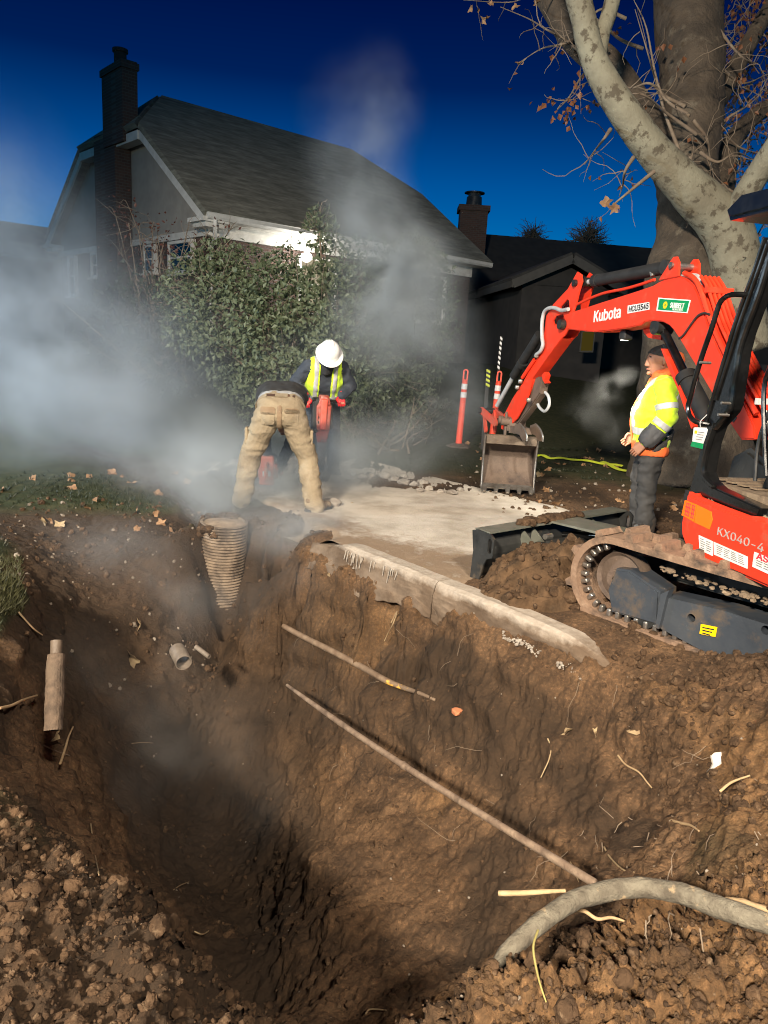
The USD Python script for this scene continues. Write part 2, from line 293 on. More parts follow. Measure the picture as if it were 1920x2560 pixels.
ctrl += [(x, 7.7, 0) for x in (-4.5, -3.4, -2.6)] + [(x, 9, 0) for x in (-4.5, -3, -1.5, 0, 1.5, 3, 4.5)] + [(3, 3.6, .05), (3.6, 2, .2), (2.4, 4.0, .02), (3, 5.5, .02), (4.2, 4, .03), (4.5, 6, .03), (2.2, 5.5, .01), (3, 7, .02), (0, 7.5, -.05), (1.5, 6.5, -.05)]
ctrl = np.array(ctrl)
rbf = RBFInterpolator(ctrl[:, :2], ctrl[:, 2], kernel='linear', smoothing=.002, neighbors=60)
def axis_lines(lo, hi, step, far):
    a = np.arange(lo, hi + step / 2, step); out = []; x = step
    p = hi
    while p < far: x = min(x * 1.22, 60); p += x; out.append(p)
    low = []; x = step; p = lo
    while p > -far: x = min(x * 1.22, 60); p -= x; low.append(p)
    return np.array(low[::-1] + list(a) + out)
GX, GY = axis_lines(-3.0, 2.7, .019, 900), axis_lines(.85, 7.6, .019, 900)
def refine_axis(a, lo, hi, step): return np.sort(np.concatenate([a[(a < lo) | (a > hi)], np.arange(lo, hi + 1e-9, step)]))
GX, GY = refine_axis(GX, -1.5, 1.6, .0105), refine_axis(GY, .95, 2.6, .0085)
XX, YY = np.meshgrid(GX, GY, indexing='ij')
near = (np.abs(XX) < 4.5) & (YY > -.1) & (YY < 9)
ZZ = np.zeros_like(XX)
def base_z(xy): return rbf(xy)
ZZ[near] = base_z(np.stack([XX[near], YY[near]], 1))
def smooth01(x, a, b): t = np.clip((x - a) / (b - a), 0, 1); return t * t * (3 - 2 * t)
edge = np.minimum.reduce([smooth01(4.5 - np.abs(XX), 0, .8), smooth01(YY, -.1, .5), smooth01(9 - YY, 0, .8)])
ZZ *= edge
# the lawn rises gently to the house on its terrace
HX, HY = math.sin(math.radians(51)), math.cos(math.radians(51))
rise = smooth01(-(XX + 1.5) * HY + (YY - 9) * HX, 1.0, 9.0)
ZZ += 1.25 * rise
def terrain_z(x, y):
    i = np.clip(np.searchsorted(GX, x) - 1, 0, len(GX) - 2); j = np.clip(np.searchsorted(GY, y) - 1, 0, len(GY) - 2)
    a = (x - GX[i]) / (GX[i + 1] - GX[i]); b = (y - GY[j]) / (GY[j + 1] - GY[j])
    return (ZZ[i, j] * (1 - a) * (1 - b) + ZZ[i + 1, j] * a * (1 - b) + ZZ[i, j + 1] * (1 - a) * b + ZZ[i + 1, j + 1] * a * b)
# soil (1) or turf (0)
sd_k = (XX - K0[0]) * KN[0] + (YY - K0[1]) * KN[1]
soil = np.maximum.reduce([
    smooth01(-ZZ, .04, .12) * (YY < 9.5), smooth01(ZZ, .06, .11) * (rise < .01) * (YY < 6) * (XX > -1.7),
    smooth01(2.2 - YY, -.5, .2) * (np.abs(XX) < 6), smooth01(XX - 1.0, 0, .4) * smooth01(9.2 - YY, -1, .8) * (XX < 6) * (YY < 10.5),
    smooth01(sd_k, -.9, -.2) * smooth01(9.8 - YY, -.5, .5) * (YY > 0) * (sd_k < 5)])
soil *= smooth01(12 - np.hypot(XX, YY), 0, 1)
nz = meshkit.fbm(np.stack([XX * 1.7, YY * 1.7, ZZ * 2], -1), 4, 11)
soil = np.clip(soil + (nz - .5) * 1.2 * (soil > .02) * (soil < .98), 0, 1)
P = np.stack([XX, YY, ZZ], -1)
dzx = np.gradient(ZZ, GX, axis=0); dzy = np.gradient(ZZ, GY, axis=1)
N = np.stack([-dzx, -dzy, np.ones_like(ZZ)], -1); N /= np.linalg.norm(N, axis=-1, keepdims=True)
steep = 1 - N[..., 2]
wn = lambda f, s, o=4: meshkit.fbm(P * f + s, o, int(s))
big = wn(2.2, 3.0) - .5; med = wn(7.0, 5.0) - .5; fine = wn(24.0, 9.0, 3) - .5; ridg = np.abs(wn(np.array([4.5, 4.5, 1.6]), 13.0) - .5)
chunk = wn(np.array([11, 11, 8]), 21.0, 2); chunk = smooth01(chunk, .46, .58) - .5
slab_zone = smooth01(sd_k, .02, .15) * smooth01(7.0 - YY, -3, 0)
amp = soil * np.where(sd_k > .02, .35, 1.0); amp = amp * (.2 + .8 * smooth01(np.hypot(XX + 1.45, YY - 6.4), .28, .6)); soil_full = soil; soil = soil * (.3 + .7 * smooth01(np.hypot(XX + 1.45, YY - 6.4), .28, .6))
disp = amp * (.15 * big * (.4 + steep) + .065 * med + .02 * fine - .035 * ridg * np.clip(steep * 2, 0, 1) + .02 * chunk * np.clip(.25 + steep * 2, 0, 1))
disp += (1 - soil) * (.03 * med + .012 * fine) * smooth01(14 - np.hypot(XX, YY), 0, 4)
from scipy.spatial import cKDTree
def facets(cell, seed, tilt=.5, hgt=.5):
    # broken soil: every vertex belongs to the nearest of many random seeds and takes that chunk's own height and tilt
    q = np.random.default_rng(seed); m = (np.abs(XX) < 4.2) & (YY > .5) & (YY < 9); pts = P[m] + .25 * cell * (np.stack([wn(1.2 / cell, seed + 1., 2)[m], wn(1.2 / cell, seed + 2., 2)[m], wn(1.2 / cell, seed + 3., 2)[m]], 1) - .5) * 4
    lo, hi = pts.min(0), pts.max(0); n = int(len(pts) and 2.2 * np.prod([(hi - lo)[0], (hi - lo)[1], .9]) / cell ** 2 * 1.0)
    sdx = pts[q.integers(len(pts), size=n)] + q.normal(size=(n, 3)) * cell * .4; d, i = cKDTree(sdx).query(pts, k=2)
    v = q.normal(size=(n, 3)) * tilt; out = np.zeros_like(XX); out[m] = (q.normal(size=n) * hgt)[i[:, 0]] + ((pts - sdx[i[:, 0]]) / cell * v[i[:, 0]]).sum(1) - .9 * np.exp(-((d[:, 1] - d[:, 0]) / cell * 7) ** 2); return np.clip(out, -2, 2)
f1, f2, f3 = facets(.16, 51), facets(.055, 61), facets(.022, 71)
fm = smooth01(wn(2.0, 53.0, 2), .3, .6)
disp += soil * np.where(sd_k > .02, .25, 1.0) * (.016 * f1 * fm * (.3 + steep) + .005 * f2 * smooth01(wn(3.1, 57.0, 2), .32, .55) + .0018 * f3)
near_heap = smooth01(2.3 - YY, 0, .3) * (np.abs(XX) < 1.6)
lump = wn(15.0, 31.0, 3); lump = smooth01(lump, .42, .62); lump2 = smooth01(wn(34.0, 37.0, 3), .42, .6); crumb = wn(70.0, 41.0, 2) - .5
disp += near_heap * (.07 * med + .025 * f1 * .6 + .011 * f2 + .006 * f3 + .02 * (lump - .5) + .012 * crumb)
disp += soil * (1 - near_heap) * np.where(sd_k > .02, .3, 1.0) * (.012 * (lump2 - .5) + .006 * crumb)
sK = (XX - K0[0]) * KD[0] + (YY - K0[1]) * KD[1]; groove = np.abs(np.sin(np.pi * (sK + .05 * big + .25 * P[..., 2]) / .115)) ** .7; disp -= .011 * (1 - groove) * smooth01(wn(1.1, 83.0, 2), .5, .6) * soil * np.clip(steep * 2, 0, 1) * (sd_k < -.1)
strata = np.sin(P[..., 2] * 26 + 5 * big + 2 * med); disp += .018 * strata * soil * np.clip(steep * 1.6, 0, 1) * (sd_k < 0)
P2 = P + N * disp[..., None]; soil = soil_full
nx, ny = P2.shape[:2]
idx = np.arange(nx * ny).reshape(nx, ny)
qa, qb, qc, qd = idx[:-1, :-1], idx[1:, :-1], idx[1:, 1:], idx[:-1, 1:]
GF = np.concatenate([np.stack([qa, qb, qc], -1).reshape(-1, 3), np.stack([qa, qc, qd], -1).reshape(-1, 3)])
GV = P2.reshape(-1, 3)
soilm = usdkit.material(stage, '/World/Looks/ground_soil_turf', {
    'g': ('geometry', {}), 'a': ('attribute', {'attribute': 'soil'}), 'w': ('attribute', {'attribute': 'loam_shade'}),
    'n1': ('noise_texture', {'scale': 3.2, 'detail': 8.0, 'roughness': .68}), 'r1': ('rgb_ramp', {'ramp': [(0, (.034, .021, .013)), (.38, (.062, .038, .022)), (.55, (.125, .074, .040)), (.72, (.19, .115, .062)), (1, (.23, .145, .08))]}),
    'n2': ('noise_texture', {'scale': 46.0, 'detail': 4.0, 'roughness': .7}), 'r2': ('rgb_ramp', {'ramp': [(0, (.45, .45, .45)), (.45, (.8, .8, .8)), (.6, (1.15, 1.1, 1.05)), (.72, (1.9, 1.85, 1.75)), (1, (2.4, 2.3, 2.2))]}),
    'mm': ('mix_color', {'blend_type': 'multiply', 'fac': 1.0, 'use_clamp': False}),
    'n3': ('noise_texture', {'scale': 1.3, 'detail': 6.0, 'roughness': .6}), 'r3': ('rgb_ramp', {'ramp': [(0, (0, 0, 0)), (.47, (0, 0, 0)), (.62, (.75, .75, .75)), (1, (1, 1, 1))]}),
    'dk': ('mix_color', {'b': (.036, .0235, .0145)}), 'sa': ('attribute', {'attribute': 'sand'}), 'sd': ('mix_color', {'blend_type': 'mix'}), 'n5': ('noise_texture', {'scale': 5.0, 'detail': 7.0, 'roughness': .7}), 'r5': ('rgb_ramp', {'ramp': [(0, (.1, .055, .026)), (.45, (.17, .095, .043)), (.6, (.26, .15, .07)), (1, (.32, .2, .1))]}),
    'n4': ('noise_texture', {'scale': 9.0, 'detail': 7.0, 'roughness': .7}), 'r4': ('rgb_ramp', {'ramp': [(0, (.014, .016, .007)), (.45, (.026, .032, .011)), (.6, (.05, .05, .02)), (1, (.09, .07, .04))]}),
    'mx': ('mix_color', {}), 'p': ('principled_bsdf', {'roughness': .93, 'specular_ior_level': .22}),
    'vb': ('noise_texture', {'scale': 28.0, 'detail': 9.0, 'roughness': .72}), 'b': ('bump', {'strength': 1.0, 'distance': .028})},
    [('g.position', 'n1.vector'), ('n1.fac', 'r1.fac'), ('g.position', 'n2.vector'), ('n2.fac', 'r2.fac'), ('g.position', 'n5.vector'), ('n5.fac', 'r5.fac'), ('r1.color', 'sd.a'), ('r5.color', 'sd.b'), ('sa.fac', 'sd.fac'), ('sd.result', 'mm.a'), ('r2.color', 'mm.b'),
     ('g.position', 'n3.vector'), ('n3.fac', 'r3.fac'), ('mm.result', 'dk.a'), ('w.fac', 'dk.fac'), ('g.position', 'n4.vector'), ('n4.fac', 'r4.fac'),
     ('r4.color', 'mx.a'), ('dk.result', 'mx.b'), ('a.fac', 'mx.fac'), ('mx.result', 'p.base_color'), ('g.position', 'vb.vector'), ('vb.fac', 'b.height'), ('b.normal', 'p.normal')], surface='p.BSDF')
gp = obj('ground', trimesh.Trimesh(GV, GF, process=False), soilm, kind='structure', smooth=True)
gm = UsdGeom.Mesh(stage.GetPrimAtPath(gp))
# dark humus patches, with the shade of far side, left bank and deep pit painted in; the subsoil wall on the right is pale and sandy
loam_shade = np.clip(smooth01(-.75 - XX, -.25, .5) * smooth01(YY, 3.4, 4.4) + .75 * smooth01(-P2[..., 2], 1.15, 1.6) + .8 * smooth01(-.05 - sd_k, 0, .1) * smooth01(.7 + sd_k, 0, .25) * smooth01(YY, 4.2, 5.5), 0, 1) * .8
loam_shade = np.maximum(loam_shade, .8 * smooth01(2.6 - YY, 0, .5) * smooth01(.1 - XX, -.1, .4) * (XX > -2.2))  # near left heap coloured darker in place of the shade on it
loam_shade = np.clip(loam_shade + .9 * (nz - .52) * (loam_shade > .03), 0, .9)
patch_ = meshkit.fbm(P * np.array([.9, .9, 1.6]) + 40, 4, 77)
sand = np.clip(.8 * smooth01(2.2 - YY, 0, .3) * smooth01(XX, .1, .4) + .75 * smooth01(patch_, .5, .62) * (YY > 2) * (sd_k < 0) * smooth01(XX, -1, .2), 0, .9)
loam_shade = np.clip(loam_shade + .7 * smooth01(.44 - patch_, 0, .08) * soil, 0, .9)
for nm, arr in (('soil', soil), ('loam_shade', loam_shade), ('sand', sand)):
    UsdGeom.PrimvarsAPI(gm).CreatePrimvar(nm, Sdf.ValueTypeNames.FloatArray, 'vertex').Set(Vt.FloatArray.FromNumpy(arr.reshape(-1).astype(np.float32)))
def surf(u, v, lo=.7, hi=14):                    # the point of the ground that the photo shows at this pixel
    d = ray(u, v); t = np.linspace(lo, hi, 1400); p = EYE + d[None] * t[:, None]
    z = terrain_z(p[:, 0], p[:, 1]); k = np.argmax(p[:, 2] < z) if (p[:, 2] < z).any() else -1
    return p[k]

# ---------------------------------------------------------------- concrete driveway and its kerb
slab_mat = usdkit.material(stage, '/World/Looks/dusty_slab', {
    'g': ('geometry', {}), 'a': ('attribute', {'attribute': 'mud'}),
    'n1': ('noise_texture', {'scale': 2.2, 'detail': 8.0, 'roughness': .62}), 'r1': ('rgb_ramp', {'ramp': [(0, (.24, .205, .165)), (.38, (.37, .325, .265)), (.55, (.5, .45, .38)), (1, (.6, .55, .48))]}),
    'mp': ('mapping', {'scale': (1.0, 1.0, 1.0), 'rotation': (0, 0, .69)}), 'n2': ('noise_texture', {'scale': 7.0, 'detail': 7.0, 'roughness': .7, 'distortion': .6}),
    'r2': ('rgb_ramp', {'ramp': [(0, (.12, .083, .052)), (.5, (.21, .15, .1)), (1, (.32, .245, .17))]}),
    'ad': ('math', {'math_type': 'add'}), 'mr': ('map_range', {'from_min': .78, 'from_max': 1.12, 'to_min': 0.0, 'to_max': 1.0, 'clamp': True}),
    'mx': ('mix_color', {}), 'p': ('principled_bsdf', {'roughness': .92, 'specular_ior_level': .3}), 'bn': ('noise_texture', {'scale': 40.0, 'detail': 6.0, 'roughness': .7}), 'b': ('bump', {'strength': .45, 'distance': .012})},
    [('g.position', 'n1.vector'), ('n1.fac', 'r1.fac'), ('g.position', 'mp.vector'), ('mp.vector', 'n2.vector'), ('n2.fac', 'r2.fac'), ('a.fac', 'ad.value1'), ('n2.fac', 'ad.value2'), ('ad.value', 'mr.value'),
     ('r1.color', 'mx.a'), ('r2.color', 'mx.b'), ('mr.result', 'mx.fac'), ('mx.result', 'p.base_color'), ('g.position', 'bn.vector'), ('bn.fac', 'b.height'), ('b.normal', 'p.normal')], surface='p.BSDF')
S, Tn = np.meshgrid(np.linspace(-3.4, KLEN, 150), np.linspace(.02, 3.6, 110), indexing='ij')
sp = K0 + KD * S[..., None] + KN * Tn[..., None]
# ragged broken end on the far side and along the lawn
sz = .012 * (meshkit.fbm(sp * 1.6, 3, 4) - .5) + .006 * (meshkit.fbm(sp * 9, 2, 5) - .5)
wob = .35 * (meshkit.fbm(sp * 1.1, 3, 8) - .5)
far_edge = smooth01(Tn + wob, 3.05, 3.25) + smooth01(S + wob, 2.9, 3.4) + smooth01(-S + wob, 2.9, 3.3) + smooth01(1.75 - S + wob, 0, .35) * smooth01(.32 - Tn + wob * .7, 0, .2)
sp[..., 2] = sz - .14 * np.clip(far_edge, 0, 1)
mud = np.clip(.7 * smooth01(1.6 - S, 0, .5) * smooth01(.9 - Tn, 0, .5) + smooth01(.75 - Tn + (S - 1.2) * .35, 0, .8) + .9 * smooth01(S - 2.5 + (1.4 - Tn) * .2, 0, 1.2) + .25 * smooth01(Tn, 2.2, 3.2), 0, 1) * .5 + .16
ids = np.arange(S.size).reshape(S.shape); qa, qb, qc, qd = ids[:-1, :-1], ids[1:, :-1], ids[1:, 1:], ids[:-1, 1:]
path = obj('driveway', trimesh.Trimesh(sp.reshape(-1, 3), np.concatenate([np.stack([qa, qb, qc], -1).reshape(-1, 3), np.stack([qa, qc, qd], -1).reshape(-1, 3)]), process=False), slab_mat, kind='structure', smooth=True)
UsdGeom.PrimvarsAPI(UsdGeom.Mesh(stage.GetPrimAtPath(path))).CreatePrimvar('mud', Sdf.ValueTypeNames.FloatArray, 'vertex').Set(Vt.FloatArray.FromNumpy(mud.reshape(-1).astype(np.float32)))
kerb = thing('kerb', 'long pale concrete kerb undercut along the edge of the pit', 'kerb', kp(2.2)); tag(stage.GetPrimAtPath(kerb), kind='structure')
cuts = [1.42, 3.0, 4.75]
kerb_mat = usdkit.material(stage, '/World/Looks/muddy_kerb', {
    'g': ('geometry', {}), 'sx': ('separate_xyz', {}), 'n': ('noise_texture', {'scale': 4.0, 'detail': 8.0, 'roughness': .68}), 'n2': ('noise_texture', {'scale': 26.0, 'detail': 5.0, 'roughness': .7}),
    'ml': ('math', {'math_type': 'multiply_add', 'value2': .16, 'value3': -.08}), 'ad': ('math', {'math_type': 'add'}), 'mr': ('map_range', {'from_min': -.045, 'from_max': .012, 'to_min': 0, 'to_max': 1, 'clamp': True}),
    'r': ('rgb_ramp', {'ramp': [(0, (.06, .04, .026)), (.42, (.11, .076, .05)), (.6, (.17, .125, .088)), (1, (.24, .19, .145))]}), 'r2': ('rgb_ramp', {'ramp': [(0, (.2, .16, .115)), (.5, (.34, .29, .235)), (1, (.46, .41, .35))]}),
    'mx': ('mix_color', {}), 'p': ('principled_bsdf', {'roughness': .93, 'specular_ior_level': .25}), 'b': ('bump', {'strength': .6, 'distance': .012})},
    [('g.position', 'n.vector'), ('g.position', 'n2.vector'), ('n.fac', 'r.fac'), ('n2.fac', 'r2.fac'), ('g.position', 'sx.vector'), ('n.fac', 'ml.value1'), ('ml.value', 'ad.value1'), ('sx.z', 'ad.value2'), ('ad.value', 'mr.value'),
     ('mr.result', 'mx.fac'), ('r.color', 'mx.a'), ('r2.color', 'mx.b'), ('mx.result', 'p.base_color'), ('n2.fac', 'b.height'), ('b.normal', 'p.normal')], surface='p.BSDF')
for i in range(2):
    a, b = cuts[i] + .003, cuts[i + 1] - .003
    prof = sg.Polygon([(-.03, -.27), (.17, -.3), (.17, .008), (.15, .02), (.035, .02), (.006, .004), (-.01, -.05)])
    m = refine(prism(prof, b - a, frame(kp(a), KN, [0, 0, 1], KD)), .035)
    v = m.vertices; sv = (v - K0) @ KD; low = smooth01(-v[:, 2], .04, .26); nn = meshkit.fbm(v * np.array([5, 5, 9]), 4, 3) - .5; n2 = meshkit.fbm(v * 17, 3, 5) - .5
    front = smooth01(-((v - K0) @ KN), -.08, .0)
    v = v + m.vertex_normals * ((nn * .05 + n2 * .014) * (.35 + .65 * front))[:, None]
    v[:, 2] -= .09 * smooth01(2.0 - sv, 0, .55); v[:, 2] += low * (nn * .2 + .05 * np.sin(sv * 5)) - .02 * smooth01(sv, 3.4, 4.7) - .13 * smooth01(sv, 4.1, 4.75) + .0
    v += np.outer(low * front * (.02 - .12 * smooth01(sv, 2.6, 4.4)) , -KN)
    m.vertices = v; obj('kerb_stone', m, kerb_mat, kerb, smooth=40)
# fresh pale breaks along the kerb's lower edge and the drips of slurry on its face
fr = []
for (u0, v0), (u1, v1), n in (((735,1202),(930,1302),130), ((1085,1372),(1168,1409),90), ((1200,1427),(1262,1466),25)):
    for i in range(n):
        t = RNG.random(); p = surf((u0 + (u1 - u0) * t) * Q, (v0 + (v1 - v0) * t + 5 * math.sin(t * 9) + RNG.normal() * 4) * Q, 2, 9); fr.append(clod(.002 + .009 * RNG.random() ** 2, i, 1).apply_translation(p + (EYE - p) * .006))
obj('broken_edge', cat_(fr), MT['fresh_concrete'], kerb, kind='stuff', smooth=False)
dr = [rod(kp(s, -.016, -.01), kp(s + RNG.uniform(-.01, .01), -.032, -RNG.uniform(.05, .13)), .006, .003, 6) for s in np.sort(RNG.uniform(1.95, 2.7, 16))]
obj('slurry_drips', cat_(dr), MT['fresh_concrete'], kerb, kind='stuff')
# rubble and loose stones on the slab, one object each for the pieces one can pick out
rub = [(905,1190,.07),(930,1188,.06),(960,1190,.09),(985,1197,.07),(1010,1205,.08),(1035,1210,.06),(885,1185,.05),(1050,1225,.05),(1075,1222,.06),(1100,1228,.05),(1130,1232,.07),(1150,1224,.05),(830,1258,.1),(812,1255,.06),(870,1180,.05),(1010,1190,.05),(1060,1205,.06)]
ORD = 'first second third fourth fifth sixth seventh eighth ninth tenth eleventh twelfth thirteenth fourteenth fifteenth sixteenth'.split()
row = sorted([r_ for r_ in rub if r_[0] != 830])
for i, (u, v, r) in enumerate(rub):
    p = at_z(u, v, .02); m = rock(r, 30 + i, 2, .6); m.apply_translation(p); k_ = 'flat grey concrete chip beside the right boot of the bent worker' if u == 830 else ORD[row.index((u, v, r))] + ' pale concrete lump from the left in the rubble behind the bare slab'
    obj('concrete_lump', m, MT['rubble'], label=k_, cat='rubble', group=None if u == 830 else 'broken concrete lumps on the slab', smooth=25)
# ================================================================ HOUSES
HA = at_d(440 * Q, 465 * Q, 17.0); HE = at_z(1060 * Q, 575 * Q, HA[2]) - HA; HLEN = np.linalg.norm(HE); HE = HE / HLEN; HN = np.array([-HE[1], HE[0], 0]); UZ = np.array([0, 0, 1.0])
TP, HW = .70, 10.9                               # roof pitch and depth of the house
def hp(a, w, z): return HA + HE * a + HN * w + UZ * z
def on_gable(u, v, a=.35):                        # photo pixel (of the 1659 wide view) -> (w, z) on the gable wall
    p = at_plane(u * Q, v * Q, hp(a, 0, 0), HE) - HA; return p @ HN, p[2]
def on_front(u, v, w=.5):
    p = at_plane(u * Q, v * Q, hp(0, w, 0), HN) - HA; return p @ HE, p[2]
def slab(pts, th, up=True):                       # a flat polygon with thickness along its normal
    p = np.asarray(pts, float); n = np.cross(p[1] - p[0], p[-1] - p[0]); n /= np.linalg.norm(n)
    if (n[2] < 0) == up: n = -n
    x = p[1] - p[0]; x /= np.linalg.norm(x); y = np.cross(n, x)
    return prism([((q - p[0]) @ x, (q - p[0]) @ y) for q in p], th, frame(p[0], x, y, n))
shingle = usdkit.material(stage, '/World/Looks/shingle_roof', {
    'g': ('geometry', {}), 'm': ('mapping', {'mapping_type': 'point', 'rotation': (0, 0, -math.atan2(HE[1], HE[0])), 'scale': (1, 1, 1)}),
    'mp2': ('mapping', {'scale': (1.0, 1.0, 7.0)}),
    'n': ('noise_texture', {'scale': 1.6, 'detail': 7.0, 'roughness': .7}), 'r': ('rgb_ramp', {'ramp': [(0, (.08, .077, .062)), (.4, (.14, .135, .107)), (.55, (.21, .2, .16)), (.7, (.3, .29, .23)), (1, (.36, .34, .28))]}),
    'p': ('principled_bsdf', {'roughness': .95, 'specular_ior_level': .2}), 'w': ('wave_texture', {'wave_type': 'bands', 'bands_direction': 'z', 'profile': 'saw', 'scale': 2.2, 'distortion': .35, 'detail': 2.0, 'detail_scale': 3.0}), 'b': ('bump', {'strength': .7, 'distance': .03})},
    [('g.position', 'm.vector'), ('m.vector', 'mp2.vector'), ('mp2.vector', 'n.vector'), ('n.fac', 'r.fac'), ('r.color', 'p.base_color'), ('g.position', 'w.vector'), ('w.fac', 'b.height'), ('b.normal', 'p.normal')], surface='p.BSDF')
brickm = usdkit.material(stage, '/World/Looks/brick_wall', {
    'g': ('geometry', {}), 'sx': ('separate_xyz', {}), 'ad': ('math', {'math_type': 'add'}), 'cx': ('combine_xyz', {}),
    'k': ('brick_texture', {'scale': 1.0, 'brick_width': .22, 'row_height': .075, 'mortar_size': .008, 'color1': (.085, .046, .034), 'color2': (.058, .034, .027), 'mortar': (.085, .075, .065)}),
    'p': ('principled_bsdf', {'roughness': .92}), 'b': ('bump', {'strength': .6, 'distance': .01, 'invert': True})},
    [('g.position', 'sx.vector'), ('sx.x', 'ad.value1'), ('sx.y', 'ad.value2'), ('ad.value', 'cx.x'), ('sx.z', 'cx.y'), ('cx.vector', 'k.vector'), ('k.color', 'p.base_color'), ('k.fac', 'b.height'), ('b.normal', 'p.normal')], surface='p.BSDF')
pane = usdkit.material(stage, '/World/Looks/window_pane', {'t': ('transparent_bsdf', {}), 'g': ('glossy_bsdf', {'roughness': .03, 'color': (.9, .9, .9)}), 'f': ('fresnel', {'IOR': 1.5}), 'm': ('mix_closure', {})},
    [('f.fac', 'm.fac'), ('t.BSDF', 'm.closure1'), ('g.BSDF', 'm.closure2')], surface='m.closure')
GZ = 1.2 - HA[2]                                  # ground level at the house, below its eaves
ho = thing('brick_house', 'old house with large shingled clipped gable roof and stuccoed gable', 'house', hp(5, 5, GZ))
g, wg, rg = 3.45, HW - 3.45, HW / 2
a0, a1 = 1.6, HLEN - 1.6
T = .14
roof = [slab([hp(0, 0, 0), hp(HLEN, 0, 0), hp(HLEN, g, TP * g), hp(a1, rg, TP * rg), hp(a0, rg, TP * rg), hp(0, g, TP * g)], T),
        slab([hp(0, HW, 0), hp(0, wg, TP * g), hp(a0, rg, TP * rg), hp(a1, rg, TP * rg), hp(HLEN, wg, TP * g), hp(HLEN, HW, 0)], T),
        slab([hp(0, g, TP * g), hp(a0, rg, TP * rg), hp(0, wg, TP * g)], T), slab([hp(HLEN, g, TP * g), hp(HLEN, wg, TP * g), hp(a1, rg, TP * rg)], T)]
rp = obj('roof', cat_(roof), shingle, ho, smooth=False)
ins = .4
def wall_poly(pts, th, n):
    x = np.cross(n, UZ); return prism([((p - pts[0]) @ x, (p - pts[0])[2]) for p in pts], th, frame(pts[0], x, UZ, np.cross(x, UZ)))
fw = [hp(ins, ins + .1, GZ), hp(HLEN - ins, ins + .1, GZ), hp(HLEN - ins, ins + .1, .02), hp(ins, ins + .1, .02)]
obj('front_wall', wall_poly(fw, .2, -HN), brickm, ho)
zb = -.28                                        # belt between brick and stucco
gw = [hp(ins, HW - ins - .1, GZ), hp(ins, ins + .1, GZ), hp(ins, ins + .1, zb), hp(ins, HW - ins - .1, zb)]
obj('gable_wall', wall_poly(gw, .2, -HE), brickm, ho)
st = [hp(ins + .02, HW - .4, zb), hp(ins + .02, .4, zb), hp(ins + .02, .4, TP * .4), hp(ins + .02, g, TP * g - .03), hp(ins + .02, wg, TP * g - .03), hp(ins + .02, HW - .4, TP * .4)]
obj('stucco_gable', wall_poly(st, .2, -HE), MT['stucco'], ho)
obj('belt_board', box((.07, HW - .8, .16), (0, 0, 0), frame((0, 0, 0), HE, HN, UZ)).apply_translation(hp(ins - .03, HW / 2, zb)), MT['trim_white'], ho)
# rake boards, clipped-gable board, eave returns
def beam(p, q, wdt, hgt, upv=UZ):
    p, q = np.asarray(p), np.asarray(q); x = q - p; L = np.linalg.norm(x); x /= L; y = np.cross(upv, x); y /= np.linalg.norm(y); z = np.cross(x, y)
    return moved(trimesh.creation.box((L, wdt, hgt)), frame((p + q) / 2, x, y, z))
obj('rake_board', beam(hp(.06, .1, -.05), hp(.06, g, TP * g - .12), .06, .2), MT['trim_white'], ho)
obj('rake_board', beam(hp(.06, HW - .1, -.05), hp(.06, wg, TP * g - .12), .06, .2), MT['trim_white'], ho)
obj('gable_soffit', beam(hp(.14, g, TP * g - .16), hp(.14, wg, TP * g - .16), .3, .22), MT['trim_white'], ho)
for w in (.32, HW - .32): obj('eave_return', cat_([box((.7, .75, .1), (0, 0, .0), frame((0, 0, 0), HE, HN, UZ)), box((.5, .6, .12), (0, 0, -.1), frame((0, 0, 0), HE, HN, UZ))]).apply_translation(hp(.3, w, -.06)), MT['trim_white'], ho)
gt = prism([(0, 0), (-.1, 0), (-.14, .05), (-.13, .12), (-.145, .14), (0, .14)], HLEN - .1, frame(hp(.05, 0, -.06), HN, UZ, HE) @ np.diag([1, 1, 1, 1]))
obj('gutter', gt, MT['trim_white'], ho)
obj('frieze_board', box((HLEN - .8, .06, .34), (0, 0, 0), frame((0, 0, 0), HE, HN, UZ)).apply_translation(hp(HLEN / 2, ins + .05, -.2)), MT['trim_white'], ho)
obj('soffit', box((HLEN - .2, .5, .03), (0, 0, 0), frame((0, 0, 0), HE, HN, UZ)).apply_translation(hp(HLEN / 2, .27, -.05)), MT['trim_white'], ho)
obj('downspout', curve([hp(.25, -.08, -.06), hp(.25, -.08, -.24), hp(.32, .05, -.42), hp(.42, .36, -.62), hp(.44, .42, -.8), hp(.44, .42, GZ)], .045, 5), MT['trim_white'], ho)
# the chimney on the gable
(wl, _), (wr, _), (wt0, zt), (wt1, _) = on_gable(204, 500, -.1), on_gable(248, 500, -.1), on_gable(218, 150, -.1), on_gable(262, 150, -.1)
ch = obj('chimney', cat_([box((.44, wl - wr, 4.2 + 3.2), (0, 0, 0), frame((0, 0, 0), HE, HN, UZ)).apply_translation(hp(.17, (wl + wr) / 2, 2.6 - 3.7)),
          box((.42, wt0 - wt1, zt - 2.2), (0, 0, 0), frame((0, 0, 0), HE, HN, UZ)).apply_translation(hp(.12, (wt0 + wt1) / 2, 2.2 + (zt - 2.2) / 2)),
          box((.5, wt0 - wt1 + .08, .16), (0, 0, 0), frame((0, 0, 0), HE, HN, UZ)).apply_translation(hp(.12, (wt0 + wt1) / 2, zt - .12))]), brickm, ho)
obj('chimney_pot', lathe([(.16, 0), (.16, .32), (.2, .34), (.2, .42), (.13, .42), (.13, 0)], hp(.12, (wt0 + wt1) / 2 - .1, zt - .04), UZ, 16), MT['brick_dark'], ch)
